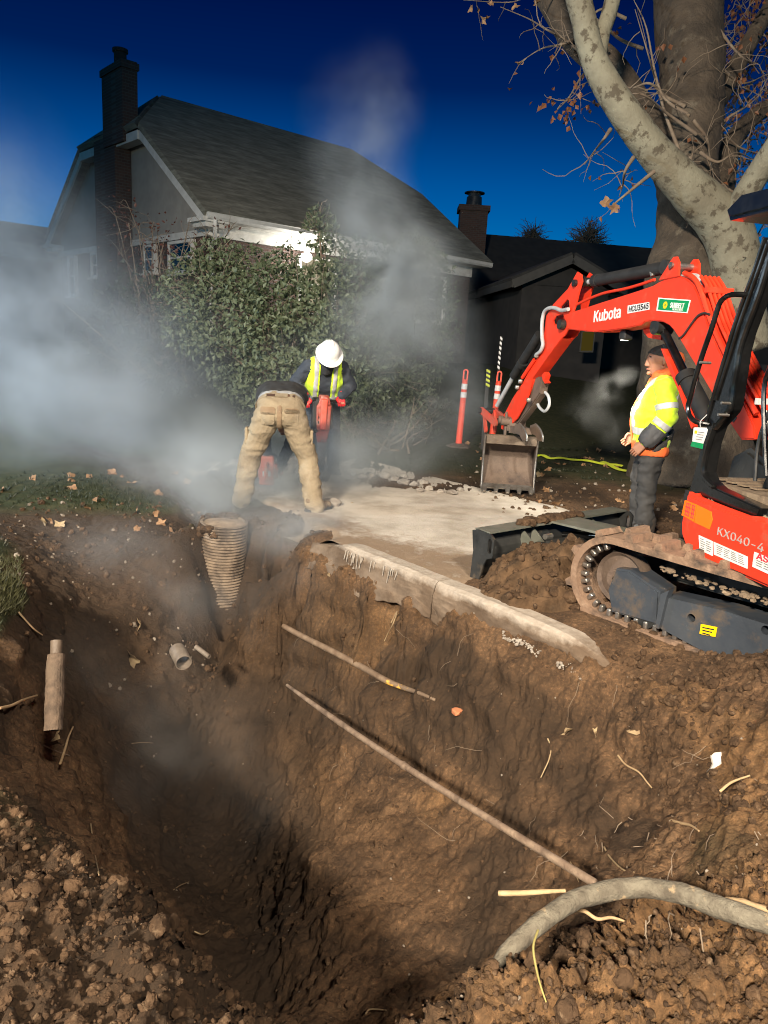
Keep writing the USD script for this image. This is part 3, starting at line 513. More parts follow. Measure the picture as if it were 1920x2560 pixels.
# windows: frame > pane, with the lit rooms behind them
room = glow('room_light', (1.0, .8, .5), .5); dimroom = glow('dim_room_light', (1.0, .75, .45), .06)
def window(w0, w1, z0, z1, org, X, N, lit, nbar=0):
    cx, cz = (w0 + w1) / 2, (z0 + z1) / 2; W, H = abs(w1 - w0), z1 - z0
    F = frame(org + X * cx + UZ * cz, X, UZ, np.cross(X, UZ))
    o = sg.box(-W / 2, -H / 2, W / 2, H / 2).difference(sg.box(-W / 2 + .07, -H / 2 + .07, W / 2 - .07, H / 2 - .07))
    f_ = obj('window', moved(prism(o, .12, np.eye(4)), F @ frame((0, 0, -.06), (1, 0, 0), (0, 1, 0), (0, 0, 1))), MT['trim_white'], ho)
    obj('sash_bar', moved(box((W - .14, .04, .05)), F), MT['trim_white'], f_)
    obj('pane', moved(box((W - .14, H - .14, .008)), F @ frame((0, 0, -.02), (1, 0, 0), (0, 1, 0), (0, 0, 1))), pane, f_)
    s = 1 if np.dot(np.cross(X, UZ), N) > 0 else -1
    obj('curtain', moved(box((W - .145, H - .145, .01)), F @ frame((0, 0, -.045 * s), (1, 0, 0), (0, 1, 0), (0, 0, 1))), lit, f_)
    obj('sill', moved(box((W + .14, .06, .18)), F @ frame((0, -H / 2 - .03, .04 * s), (1, 0, 0), (0, 1, 0), (0, 0, 1))), MT['trim_white'], f_)
dark_room = MT['window_dark']
for (u0, u1, v0, v1, lit) in ((83, 105, 535, 640, dark_room), (153, 172, 528, 640, dark_room), (203, 221, 522, 600, dark_room), (318, 343, 516, 590, dark_room), (372, 425, 512, 590, room)):
    (wa, z1), (wb, z0) = on_gable(u0, v0, ins), on_gable(u1, v1, ins)
    window(wb, wa, z0, min(z1, zb - .12), hp(ins - .08, 0, 0), HN, -HE, lit)
for (u0, u1) in ((640, 720), (900, 960)):
    (aa, _), (ab, _) = on_front(u0, 560), on_front(u1, 580)
    window(aa, ab, -1.9, -.5, hp(0, ins + .0, 0), HE, -HN, room)
# lower wing on the far left
obj('wing_roof', cat_([slab([hp(-2.5, HW + .4, -.5), hp(3, HW + .4, -.5), hp(3, HW + 3.6, .9), hp(-2.5, HW + 3.6, .9)], .12), slab([hp(-2.5, HW + 6.8, -.5), hp(-2.5, HW + 3.6, .9), hp(3, HW + 3.6, .9), hp(3, HW + 6.8, -.5)], .12)]), shingle, ho, smooth=False)
obj('wing_wall', box((5, 5.6, 3.0), (0, 0, 0), frame((0, 0, 0), HE, HN, UZ)).apply_translation(hp(.3, HW + 3.6, -1.95)), brickm, ho)
# the porch lamp that shines through the bush
lp = hp(on_front(662, 555, .02)[0], .02, on_front(662, 555, .02)[1])
wl_ = thing('wall_lamp', 'bright white wall lamp shining over the top of the bush', 'lamp', lp)
obj('bulb', trimesh.creation.icosphere(2, .13).apply_translation(lp), glow('bulb_glow', (1, .97, .9), 150), wl_)
obj('bracket', rod(lp + HN * .49, lp + HN * .06, .02), MT['dark_steel'], wl_)
obj('hood', lathe([(.02, .12), (.1, .1), (.14, .06)], lp, UZ, 16), MT['dark_steel'], wl_)
PL = UsdLux.SphereLight.Define(stage, wl_ + '/lamp_light'); PL.CreateRadiusAttr(.08); PL.CreateIntensityAttr(32); PL.CreateNormalizeAttr(True); PL.CreateColorAttr(Gf.Vec3f(1, .96, .88)); PL.AddTranslateOp().Set(Gf.Vec3d(*map(float, -HN * .16)))
# ---- houses behind
def plain_house(name, label, c, az, L, W, eave, ridge, trim='dark_trim', roofm=None):
    e = np.array([math.sin(az), math.cos(az), 0]); n = np.array([-e[1], e[0], 0]); c = np.array(c, float)
    f = lambda a, w, z: c + e * a + n * w + UZ * z
    t = thing(name, label, 'house', c)
    obj('wall', cat_([box((L - .8, W - .8, eave), (0, 0, 0), frame((0, 0, 0), e, n, UZ)).apply_translation(f(0, 0, eave / 2)),
        prism([(-W / 2 + .4, 0), (W / 2 - .4, 0), (0, ridge - eave - .2)], L - .8, frame(f(-L / 2 + .4, 0, eave - .02), n, UZ, e))]), MT['dark_wall'], t, smooth=False)
    r = [slab([f(-L / 2, -W / 2, eave), f(L / 2, -W / 2, eave), f(L / 2, 0, ridge), f(-L / 2, 0, ridge)], .14), slab([f(-L / 2, W / 2, eave), f(-L / 2, 0, ridge), f(L / 2, 0, ridge), f(L / 2, W / 2, eave)], .14)]
    rf = obj('roof', cat_(r), shingle if roofm is None else roofm, t, smooth=False)
    for s in (-1, 1):
        for w in (-1, 1): obj('rake_board', beam(f(s * L / 2, w * W / 2, eave - .06), f(s * L / 2, 0, ridge - .06), .06, .24), MT[trim], t)
    for w in (-1, 1): obj('fascia', beam(f(-L / 2, w * W / 2, eave - .05), f(L / 2, w * W / 2, eave - .05), .05, .2), MT[trim], t)
    return t, rf, f, e, n
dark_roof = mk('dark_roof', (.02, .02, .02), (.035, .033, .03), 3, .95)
c0 = at_d(1190 * Q, 640 * Q, 34); c0[2] = 1.0
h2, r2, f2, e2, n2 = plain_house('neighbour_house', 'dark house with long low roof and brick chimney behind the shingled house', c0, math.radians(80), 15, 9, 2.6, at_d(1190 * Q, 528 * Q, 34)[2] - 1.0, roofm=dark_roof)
cp = at_d(1017 * Q, 530 * Q, 31)
zc = at_d(1017 * Q, 455 * Q, 31)[2]; wdt = np.linalg.norm(at_d(1046 * Q, 480 * Q, 31) - at_d(988 * Q, 480 * Q, 31))
chm = obj('chimney', cat_([box((wdt, wdt * .8, zc - 3), (cp[0], cp[1], (zc + 3) / 2)), box((wdt + .16, wdt * .8 + .16, .22), (cp[0], cp[1], zc - .02))]), brickm, h2, smooth=False)
obj('chimney_pot', cat_([lathe([(.34, 0), (.31, .42), (.27, .42)], (cp[0], cp[1], zc + .05), UZ, 16), lathe([(0.001, .66), (.42, .6), (.42, .56)], (cp[0], cp[1], zc + .05), UZ, 16), lathe([(.26, .4), (.26, .6)], (cp[0], cp[1], zc + .05), UZ, 8)]), MT['dark_steel'], chm)
c1 = at_d(1232 * Q, 620 * Q, 22) + np.array([math.sin(-.1), math.cos(-.1), 0]) * 4.5; c1[2] = .3; AZ = at_d(1232 * Q, 556 * Q, 22)[2] - .3
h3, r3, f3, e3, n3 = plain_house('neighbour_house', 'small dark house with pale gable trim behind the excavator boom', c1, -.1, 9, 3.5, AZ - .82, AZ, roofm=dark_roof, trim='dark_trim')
w3 = at_d(1268 * Q, 738 * Q, 21.2)
fr3 = obj('window', moved(box((.4, .62, .08)), frame(w3, RT, UZ, -FWD)), MT['dark_trim'], h3)
obj('curtain', moved(box((.32, .52, .1)), frame(w3 - np.array([0, .02, 0]), RT, UZ, -FWD)), glow('yellow_room', (1, .72, .12), .05), fr3)
c2 = at_d(1800 * Q, 640 * Q, 30); c2[2] = .5
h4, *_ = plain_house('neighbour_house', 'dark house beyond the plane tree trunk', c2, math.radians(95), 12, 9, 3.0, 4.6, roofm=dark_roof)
# pale board fence far right
fe = thing('board_fence', 'weathered board fence in the dark beyond the excavator cab', 'fence', at_z(1640 * Q, 830 * Q, .3))
for i in range(26):
    p = at_d(1600 * Q, 770 * Q, 17.5) + np.array([i * .16, .04 * i, 0]); p[2] = .9
    obj('board', box((.14, .025, 1.6 + .05 * math.sin(i * 7.)), p), MT['dark_wall'], fe, smooth=False)

# ================================================================ TREES AND SHRUBS
leaf_nodes = lambda name, a, b, tr: usdkit.material(stage, '/World/Looks/' + name, {
    'g': ('geometry', {}), 'r': ('rgb_ramp', {'ramp': [(0, a), (1, b)]}), 'd': ('principled_bsdf', {'roughness': .5, 'specular_ior_level': .45}), 't': ('translucent_bsdf', {}), 'm': ('mix_closure', {'fac': tr})},
    [('g.random_per_island', 'r.fac'), ('r.color', 'd.base_color'), ('r.color', 't.color'), ('d.BSDF', 'm.closure1'), ('t.BSDF', 'm.closure2')], surface='m.closure')
MT['bush_leaf'] = leaf_nodes('bush_leaf', (.12, .145, .078), (.29, .33, .195), .3)
MT['red_leaf'] = leaf_nodes('red_leaf', (.12, .045, .03), (.25, .14, .09), .2)
MT['brown_leaf'] = leaf_nodes('brown_leaf', (.2, .08, .035), (.42, .19, .08), .25)
MT['dry_grass'] = leaf_nodes('dry_grass', (.07, .07, .03), (.26, .21, .1), .2)
MT['grass_blade'] = leaf_nodes('grass_blade', (.02, .026, .01), (.075, .07, .032), .2)
def leaves(c, d, up, L, Wd, fold=.25):           # batch of small folded leaves: centres, directions, normals
    n = len(c); d = d / np.linalg.norm(d, axis=1, keepdims=True); s = np.cross(d, up); s /= np.linalg.norm(s, axis=1, keepdims=True) + 1e-9; u = np.cross(s, d)
    L, Wd = np.broadcast_to(L, n)[:, None], np.broadcast_to(Wd, n)[:, None]
    a, tip = c, c + d * L - u * L * .12; mid1 = c + d * L * .42
    p1, p2 = mid1 + s * Wd + u * Wd * fold, mid1 - s * Wd + u * Wd * fold
    v = np.stack([a, p1, tip, p2], 1).reshape(-1, 3); k = np.arange(n)[:, None] * 4
    return trimesh.Trimesh(v, np.concatenate([k + [0, 1, 2], k + [0, 2, 3]]), process=False)
def rnd_dirs(n, g): d = g.normal(size=(n, 3)); return d / np.linalg.norm(d, axis=1, keepdims=True)
def twig_walk(p, d, L, g, steps=7, jit=.35, droop=0.0):
    out = [np.array(p, float)]; d = np.array(d, float) / np.linalg.norm(d)
    for _ in range(steps):
        d = d + g.normal(size=3) * jit * .5 + np.array([0, 0, -droop]); d /= np.linalg.norm(d); out.append(out[-1] + d * L / steps)
    return np.array(out)
g = np.random.default_rng(3)
BD = 12.6
blobs = [(470,655,.95,0),(560,635,.85,.3),(640,645,.95,.2),(720,640,.95,.1),(800,625,.9,.2),(885,640,.85,.4),(540,720,1.1,-.2),(640,720,1.2,-.5),(750,730,1.2,-.4),(860,730,1.0,0),(610,810,1.0,-.3),(720,820,1.1,-.3),(830,820,.9,0),(420,690,.6,-.3),(385,650,.45,-.3),(690,500,.32,-.2),(690,470,.22,-.25),(468,560,.42,.2),(890,580,.6,.5),(455,600,.5,0)]
bc = [at_d(u * Q, v * Q, BD + dd) for u, v, r, dd in blobs]
bush = thing('laurel_bush', 'big pale green leafy bush lit by the lamps in front of the house', 'bush', at_z(640 * Q, 880 * Q, .0) * 0 + np.array([bc[7][0], bc[7][1], .25]))
pc, pd, pu, pl = [], [], [], []
for (u, v, r, dd), c in zip(blobs, bc):
    n = int(2300 * r ** 2) + 60
    d = rnd_dirs(n, g); keep = (d[:, 1] < .35); d = d[keep]; n = len(d)
    rad = r * (.62 + .45 * g.random(n) ** .6) * (.82 + .5 * (meshkit.fbm((c + d * r) * 2.2, 3, 5) - .25))
    p = c + d * rad[:, None] * np.array([1, .75, .95])
    hole = meshkit.fbm(p * 3.1, 2, 9) > .36
    p, d = p[hole], d[hole]; n = len(p)
    pc.append(p); pd.append(d * .5 + g.normal(size=(n, 3)) * .6 + np.array([0, 0, -.25])); pu.append(d + g.normal(size=(n, 3)) * .45 + np.array([0, -.3, .4])); pl.append(.062 + .055 * g.random(n))
pc, pd, pu, pl = map(np.concatenate, (pc, pd, pu, pl))
lv_ = lp - EYE; tt_ = ((pc - EYE) @ lv_) / (lv_ @ lv_); ok = (pc[:, 2] > .15) & (np.linalg.norm(pc - (EYE + tt_[:, None] * lv_), axis=1) > .13 + .12 * g.random(len(pc))); pc, pd, pu, pl = pc[ok], pd[ok], pu[ok], pl[ok]
obj('crown', leaves(pc, pd, pu, pl, pl * .3), MT['bush_leaf'], bush, smooth=False)
stems = []
b0 = np.array([bc[7][0], bc[7][1] + .3, .2])
for c in bc:
    stems.append(curve([b0 + g.normal(size=3) * [.5, .2, 0], (b0 + c) / 2 + g.normal(size=3) * .15, c, c + (c - b0) * .12 + g.normal(size=3) * .1], [.035, .022, .012, .004], 5, 6))
for k in range(160):
    i = g.integers(len(bc)); c = bc[i]; r = blobs[i][2]; d = rnd_dirs(1, g)[0]; d[1] = -abs(d[1]) * .6; d[2] = abs(d[2])
    stems.append(tube(twig_walk(c + d * r * .2, d, r * 1.0, g, 5), np.linspace(.009, .003, 6), 5))
obj('trunk', cat_(stems), MT['twig'], bush, smooth=False)
# dark evergreen mass in the smoke on the left, and the bare reddish shrub at the gable
def shrub(name, label, blobs, mat, dens, L0, stem_n=30, cat='shrub', hollow=.33):
    cs = [at_d(u * Q, v * Q, D) for u, v, r, D in blobs]; base = np.array([np.mean([c[0] for c in cs]), np.mean([c[1] for c in cs]), terrain_z(np.mean([c[0] for c in cs]), np.mean([c[1] for c in cs]))])
    t = thing(name, label, cat, base); A, B_, U_, Ls = [], [], [], []
    for (u, v, r, D), c in zip(blobs, cs):
        n = int(dens * r * r); d = rnd_dirs(n, g); p = c + d * (r * (.45 + .6 * g.random(n)))[:, None]; k = meshkit.fbm(p * 2.6, 2, 4) > hollow
        A.append(p[k]); B_.append((d + g.normal(size=(n, 3)) * .6)[k]); U_.append((d + g.normal(size=(n, 3)) * .5 + [0, 0, .3])[k]); Ls.append((L0 * (.7 + .7 * g.random(n)))[k])
    A, B_, U_, Ls = map(np.concatenate, (A, B_, U_, Ls)); obj('crown', leaves(A, B_, U_, Ls, Ls * .32), mat, t, smooth=False)
    s = []
    for k in range(stem_n):
        i = g.integers(len(cs)); c = cs[i] + g.normal(size=3) * blobs[i][2] * .4
        s.append(curve([base + g.normal(size=3) * [.25, .2, 0], (base * .6 + c * .4) + g.normal(size=3) * .15, c, c + (c - base) * .06 + g.normal(size=3) * .15], [.022, .015, .009, .003], 4, 5))
        for _ in range(3): s.append(tube(twig_walk(c, rnd_dirs(1, g)[0] + [0, 0, .5], .5, g, 5), np.linspace(.007, .002, 6), 4))
    obj('stems', cat_(s), MT['twig'], t, smooth=False); return t
MT['dark_leaf'] = leaf_nodes('dark_leaf', (.03, .04, .02), (.07, .085, .045), .15)
shrub('evergreen_shrub', 'dark evergreen shrub half hidden in the drifting smoke', [(290,660,.8,14),(350,700,.8,13.6),(250,720,.8,14.2),(330,780,.9,13.4),(400,800,.8,13.2),(240,800,.8,14),(420,730,.5,13.3)], MT['dark_leaf'], 1100, .08, 20)
shrub('bare_shrub', 'bare twiggy shrub with reddish leaves in front of the gable windows', [(280,545,.6,15),(330,540,.6,15),(350,500,.5,15.2),(300,500,.6,15.2),(270,450,.4,15.4),(350,570,.5,14.8),(480,500,.35,15),(430,530,.3,14.8)], MT['red_leaf'], 110, .075, 22, hollow=.2)
shrub('low_shrub', 'low dark shrub behind the jackhammer worker', [(800,900,.5,11.5),(870,880,.5,12),(760,930,.35,11),(930,900,.4,12.5)], MT['dark_leaf'], 900, .07, 12)

# ---- the plane tree
def limb(name, pts, mat, parent, sides=18, n=9, amp=.02, seed=0, lab=None):
    p = [at_d(u * Q, v * Q, D) for u, v, hw, D in pts]; r = [hw * Q / FOC * D for u, v, hw, D in pts]
    c = catmull(p, n); rr = np.interp(np.linspace(0, 1, len(c)), np.linspace(0, 1, len(r)), r)
    m = tube(c, rr, sides); m.vertices = m.vertices + m.vertex_normals * ((meshkit.fbm(m.vertices * 2.4, 4, seed) - .5) * 2 * np.interp(np.arange(len(m.vertices)) / len(m.vertices), [0, 1], [rr[0], rr[-1]]) * amp * 12)[:, None] * .5
    return obj(name, m, mat, parent, label=lab, smooth=True)
tb = at_z(1500 * Q, 965 * Q, 0.0); TD = 10.6
tree = thing('plane_tree', 'large old plane tree with pale mottled limbs behind the excavator', 'tree', at_d(1490 * Q, 930 * Q, TD) * [1, 1, 0])
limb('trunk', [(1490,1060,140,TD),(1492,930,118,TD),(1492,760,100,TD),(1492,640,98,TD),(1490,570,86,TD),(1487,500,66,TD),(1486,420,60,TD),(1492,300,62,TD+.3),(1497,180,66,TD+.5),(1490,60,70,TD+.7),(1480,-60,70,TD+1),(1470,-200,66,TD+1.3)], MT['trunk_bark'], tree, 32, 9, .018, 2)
limb('limb', [(1615,760,48,TD-.5),(1597,650,50,TD-.6),(1588,560,52,TD-.7),(1560,480,52,TD-.8),(1490,410,44,TD-1.0),(1420,335,36,TD-1.2),(1350,245,33,TD-1.4),(1300,165,29,TD-1.5),(1275,105,27,TD-1.6),(1262,45,26,TD-1.7),(1240,-40,28,TD-1.8),(1215,-140,27,TD-2),(1170,-300,19,TD-2.2),(1120,-470,8,TD-2.4)], MT['tree_bark'], tree, 24, 9, .012, 4, 'pale mottled lowest limb leaning to the upper left')
limb('limb', [(1290,130,20,TD-1.5),(1302,70,17,TD-1.5),(1318,20,17,TD-1.5),(1335,-60,18,TD-1.5)], MT['tree_bark'], tree, 16, 6, .01, 5)
limb('limb', [(1575,490,34,TD-.8),(1600,440,27,TD-1.1),(1640,370,25,TD-1.4),(1700,280,24,TD-1.8),(1780,160,20,TD-2),(1850,20,15,TD-2.1),(1900,-160,9,TD-2.2),(1930,-330,3,TD-2.2)], MT['tree_bark'], tree, 16, 6, .01, 6, 'pale side limb leaning to the upper right')
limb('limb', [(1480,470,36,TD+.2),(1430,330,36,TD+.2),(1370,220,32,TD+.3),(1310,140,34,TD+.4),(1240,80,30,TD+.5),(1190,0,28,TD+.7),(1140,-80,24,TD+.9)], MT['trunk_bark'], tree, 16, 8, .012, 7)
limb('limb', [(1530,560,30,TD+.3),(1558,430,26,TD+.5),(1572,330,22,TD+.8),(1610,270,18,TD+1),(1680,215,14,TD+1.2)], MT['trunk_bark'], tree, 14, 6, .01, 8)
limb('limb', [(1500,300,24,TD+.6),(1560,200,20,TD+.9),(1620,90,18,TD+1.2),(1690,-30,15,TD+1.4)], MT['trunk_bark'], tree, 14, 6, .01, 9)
# long thin branches and twigs seen against the sky, each its own sub-branch of the tree
br = [[(1390,105),(1340,85),(1290,45),(1230,10),(1160,-10),(1100,5),(1000,0)], [(1265,120),(1225,88),(1180,62),(1140,40),(1080,15)], [(1255,75),(1215,95),(1175,105),(1120,135)],
      [(1320,280),(1300,300),(1285,325),(1262,355)], [(1370,340),(1352,370),(1345,400),(1335,425)], [(1410,370),(1340,430),(1325,445)],
      [(1480,230),(1440,210),(1400,180),(1360,190),(1300,170),(1240,190)], [(1500,290),(1440,245),(1390,205),(1340,205)], [(1470,330),(1440,250),(1420,180),(1400,110),(1370,20)], [(1490,250),(1430,200),(1395,60),(1370,0)],
      [(1540,280),(1580,250),(1620,225),(1659,190)], [(1530,300),(1560,290),(1600,320),(1659,335)], [(1510,330),(1550,350),(1590,330),(1640,350)], [(1500,260),(1530,300),(1535,350),(1545,400)], [(1490,340),(1500,390),(1520,420)], [(1560,400),(1600,420),(1640,410)],
      [(1350,40),(1300,20),(1260,60),(1230,110)], [(1300,130),(1260,160),(1230,210),(1200,240)], [(1550,60),(1600,120),(1640,140)], [(1560,150),(1610,180),(1659,160)], [(1600,560),(1630,520),(1659,470)]]
for i, b in enumerate(br):
    D0 = TD - (1.4 if i in (3, 4, 5) else .6 if i in (6, 7, 8, 9, 12, 13, 14) else -.3); pts = [at_d((u + g.normal() * 2) * Q, v * Q, D0 + .12 * j * g.normal()) for j, (u, v) in enumerate(b)]
    obj('branch', curve(pts, [.028, .02, .014, .009, .005], 6, 7), MT['twig'], tree, smooth=True)
tw, lv = [], []
for k in range(140):
    b = br[g.integers(len(br))]; j = g.integers(len(b) - 1); t = g.random(); u, v = b[j][0] * (1 - t) + b[j + 1][0] * t, b[j][1] * (1 - t) + b[j + 1][1] * t
    p = at_d(u * Q, v * Q, TD - .4 + g.normal() * .4); d = rnd_dirs(1, g)[0]; w = twig_walk(p, d, .25 + .6 * g.random(), g, 6, .5, .06); tw.append(tube(w, np.linspace(.007, .0025, 7), 4))
    if g.random() < .16: lv += list(w[-2:] + g.normal(size=(2, 3)) * .03)
for k in range(200):                             # dense dark twigs of the crown in the upper right corner
    u, v = g.uniform(1560, 1700), g.uniform(-60, 420); p = at_d(u * Q, v * Q, TD + 1 + g.random() * 2.5); w = twig_walk(p, rnd_dirs(1, g)[0], .5 + .8 * g.random(), g, 6, .5, .05); tw.append(tube(w, np.linspace(.009, .003, 7), 4)); lv += list(w[3:] + g.normal(size=(4, 3)) * .05)
for k in range(240):
    u, v = g.uniform(1590, 1690), g.uniform(-60, 330); lv.append(at_d(u * Q, v * Q, TD + 1 + g.random() * 2.5))
for (u, v, n) in ((1195,210,10),(1225,235,14),(1240,215,12),(1215,260,8),(1255,190,10),(1170,230,5),(1185,245,6),(1275,230,6),(1360,385,10),(1395,345,9),(1430,100,6),(1350,60,6)):
    for _ in range(int(n * .7)): lv.append(at_d((u + g.normal() * 12) * Q, (v + g.normal() * 12) * Q, TD - .2 + g.normal() * .2))
lv = np.array(lv); n = len(lv); Ls = .06 + .05 * g.random(n)
obj('twigs', cat_(tw), MT['twig'], tree, kind='stuff', smooth=False)
obj('withered_leaves', leaves(lv, g.normal(size=(n, 3)) + [0, 0, -1.2], rnd_dirs(n, g), Ls, Ls * .4, .4), MT['brown_leaf'], tree, kind='stuff', smooth=False)
def curled_leaf(c, L, seed):
    q = np.random.default_rng(seed); th = np.linspace(0, 2 * np.pi, 15)[:-1]; r = 1 + .35 * np.cos(5 * th) * (np.cos(th / 2) ** 2 + .4); x = np.stack([r * np.cos(th), r * np.sin(th), .35 * np.sin(2 * th + seed) + .3 * np.cos(th)], 1)
    R = trimesh.transformations.random_rotation_matrix(q.random(3)); v = np.vstack([[[0, 0, .15]], x]) * L / 2; f = [[0, i, i % 14 + 1] for i in range(1, 15)]
    m = trimesh.Trimesh(v, f, process=False); m.apply_transform(R); m.apply_translation(c); return m
for i, (u, v, L, lab) in enumerate(((1309,438,.13,0),(1327,450,.12,0),(1337,453,.06,0),(1043,42,.11,0),(1051,40,.08,0),(1113,15,.1,0),(1016,18,.1,0),(1033,20,.07,0),(1061,8,.08,0),(1160,5,.1,0),(1121,135,.09,0),(1128,137,.06,0),(1490,379,.09,0))):
    obj('leaf', curled_leaf(at_d(u * Q, v * Q, TD - (1.4 if i < 3 else .5)), L * 1.0, i), MT['dead_leaf'], tree, smooth=False)
# ---- small bare trees on the horizon
def far_tree(u, v0, v1, D, wpx, label, seed):
    q = np.random.default_rng(seed); base = at_d(u * Q, v1 * Q, D); top = at_d(u * Q, v0 * Q, D); H = top[2] - base[2]; base = base - [0, 0, 2.5]; H += 2.5; Wm = wpx * Q / FOC * D
    t = thing('bare_tree', label, 'tree', base * [1, 1, 0]); obj('trunk', rod(base * [1, 1, 0] + [0, 0, .5], base + [0, 0, H * .55], .22, .1), MT['twig'], t); s = []
    for k in range(620):
        z = q.uniform(.25, .75); d = q.normal(size=3); d[2] = d[2] * .75 + .35; d /= np.linalg.norm(d)
        r = Wm * (.35 + .4 * q.random()); w = twig_walk(base + [0, 0, z * H], d * [1, 1, 1], min(r, H * (1.02 - z)), q, 7, .6); s.append(tube(w, np.linspace(.032, .012, 8), 3))
    obj('crown', cat_(s), MT['twig'], t, smooth=False)
far_tree(1147, 466, 532, 48, 64, 'smaller bare tree on the horizon right of the brick chimney', 1)
far_tree(1268, 468, 545, 44, 100, 'wider bare tree on the horizon above the dark roofs', 2)
# ================================================================ THE MINI EXCAVATOR
XC = np.array([2.58, 4.23, 0.0])
_ta, _ua = math.radians(-39.7), math.radians(-14.0)
TF, TL = np.array([math.sin(_ta), math.cos(_ta), 0]), np.array([-math.cos(_ta), math.sin(_ta), 0])
UF, UL = np.array([math.sin(_ua), math.cos(_ua), 0]), np.array([-math.cos(_ua), math.sin(_ua), 0])
def tp(fo, l, z): return XC + TF * fo + TL * l + UZ * z
def up_(fo, l, z): return XC + UF * fo + UL * l + UZ * z
def t_side(pts, l, k=1.0):                        # photo pixels on a plane of the undercarriage -> (fo, z)
    out = []
    for u, v in pts:
        p = at_plane(u * k, v * k, tp(0, l, 0), TL) - XC; out.append((p @ TF, p[2]))
    return out
def u_side(pts, l, k=1.0):
    out = []
    for u, v in pts:
        p = at_plane(u * k, v * k, up_(0, l, 0), UL) - XC; out.append((p @ UF, p[2]))
    return out
def t_plate(poly, l0, l1, bev=0.0):               # polygon in (fo, z), from l0 to l1 (l1 > l0)
    return prism(poly, l1 - l0, frame(tp(0, l0, 0), TF, UZ, np.cross(TF, UZ)) if np.dot(np.cross(TF, UZ), TL) > 0 else frame(tp(0, l1, 0), TF, UZ, np.cross(TF, UZ)), bev)
def u_plate(poly, l0, l1, bev=0.0):
    return prism(poly, l1 - l0, frame(up_(0, l1, 0), UF, UZ, np.cross(UF, UZ)), bev)
ex = thing('mini_excavator', 'orange red mini excavator with its bucket down and its blade on the slab', 'excavator', XC)
# ---- crawler tracks
def track_loop(r=.255, a=.84, z0=.285, n=20):
    th = np.linspace(-np.pi / 2, np.pi / 2, n); f = np.stack([a + r * np.cos(th), z0 + r * np.sin(th)], 1); b = np.stack([-a - r * np.cos(th), z0 - r * np.sin(th)], 1)
    top = np.stack([np.linspace(a, -a, 30)[1:-1], z0 + r - .012 * np.sin(np.linspace(0, np.pi, 30)[1:-1])], 1); bot = np.stack([np.linspace(-a, a, 30)[1:-1], np.full(28, z0 - r)], 1)
    return np.vstack([f, top, b, bot])
for side, (la, lb) in ((1, (.50, .85)), (-1, (-.85, -.50))):
    lp_ = track_loop(); nn = len(lp_); tg = np.roll(lp_, -1, 0) - np.roll(lp_, 1, 0); tg /= np.linalg.norm(tg, axis=1, keepdims=True); no = np.stack([tg[:, 1], -tg[:, 0]], 1)
    outer = sg.Polygon(lp_ + no * .022); inner = sg.Polygon(lp_ - no * .022)
    tk = obj('track', refine(t_plate(outer.difference(inner), la, lb), .12), MT['rubber_mud'], ex, 'muddy rubber crawler track nearest the pit' if side > 0 else None, smooth=40)
    per = np.concatenate([[0], np.cumsum(np.linalg.norm(np.diff(np.vstack([lp_, lp_[:1]]), axis=0), axis=1))]); Lp = per[-1]; nl = 52
    for i in range(nl):
        s = (i + .5) / nl * Lp; j = np.searchsorted(per, s) - 1; t = (s - per[j]) / (per[j + 1] - per[j]); p = lp_[j] * (1 - t) + lp_[(j + 1) % nn] * t
        if side < 0 and p[1] < .4: continue
        n_, g_ = no[j], tg[j]; o = tp(p[0], (la + lb) / 2, p[1]); X = TF * g_[0] + UZ * g_[1]; Zn = TF * n_[0] + UZ * n_[1]
        hw, off = (.098, .07) if i % 2 else (.098, -.07)
        lug = prism([(-.03, 0), (.03, 0), (.018, .042), (-.018, .042)], hw * 2.1, frame(o + Zn * .02 + TL * (off - hw), X, Zn, TL) if np.dot(np.cross(X, Zn), TL) > 0 else frame(o + Zn * .02 + TL * (off + hw), X, Zn, -TL))
        obj('track_lug', lug, MT['rubber_mud'], tk, smooth=False)
    if side > 0:
        tt = []
        for i in range(78):                      # polished guide teeth seen inside the near edge
            s = i / 78 * Lp; j = np.searchsorted(per, s, 'right') - 1; t = (s - per[j]) / (per[j + 1] - per[j]); p = lp_[j] * (1 - t) + lp_[(j + 1) % nn] * t
            if p[1] > .45 and p[0] < .9: continue
            n_, g_ = no[j], tg[j]; X = TF * g_[0] + UZ * g_[1]; Zn = TF * n_[0] + UZ * n_[1]
            obj('guide_tooth', moved(rbox((.03, .04, .05), .01), frame(tp(p[0], lb - .06, p[1]) - Zn * .045, X, TL, Zn)), MT['worn_steel'], tk)
    # idler and sprocket
    o_ = lb if side > 0 else la
    for fo in (.84, -.84):
        prof = [(.02, -.1), (.06, -.1), (.06, -.06), (.14, -.04), (.16, -.06), (.17, -.02), (.17, .02), (.16, .06), (.14, .04), (.06, .06), (.06, .1), (.02, .1)]
        obj('idler' if fo > 0 else 'sprocket', lathe(prof, tp(fo, (la + lb) / 2 - .0 * side, .285), TL, 36), MT['rust_steel'], ex)
    for fo in (-.5, -.12, .26, .6): obj('roller', rod(tp(fo, la + .05, .12), tp(fo, lb - .05, .12), .07, sides=18), MT['dark_steel'], ex)
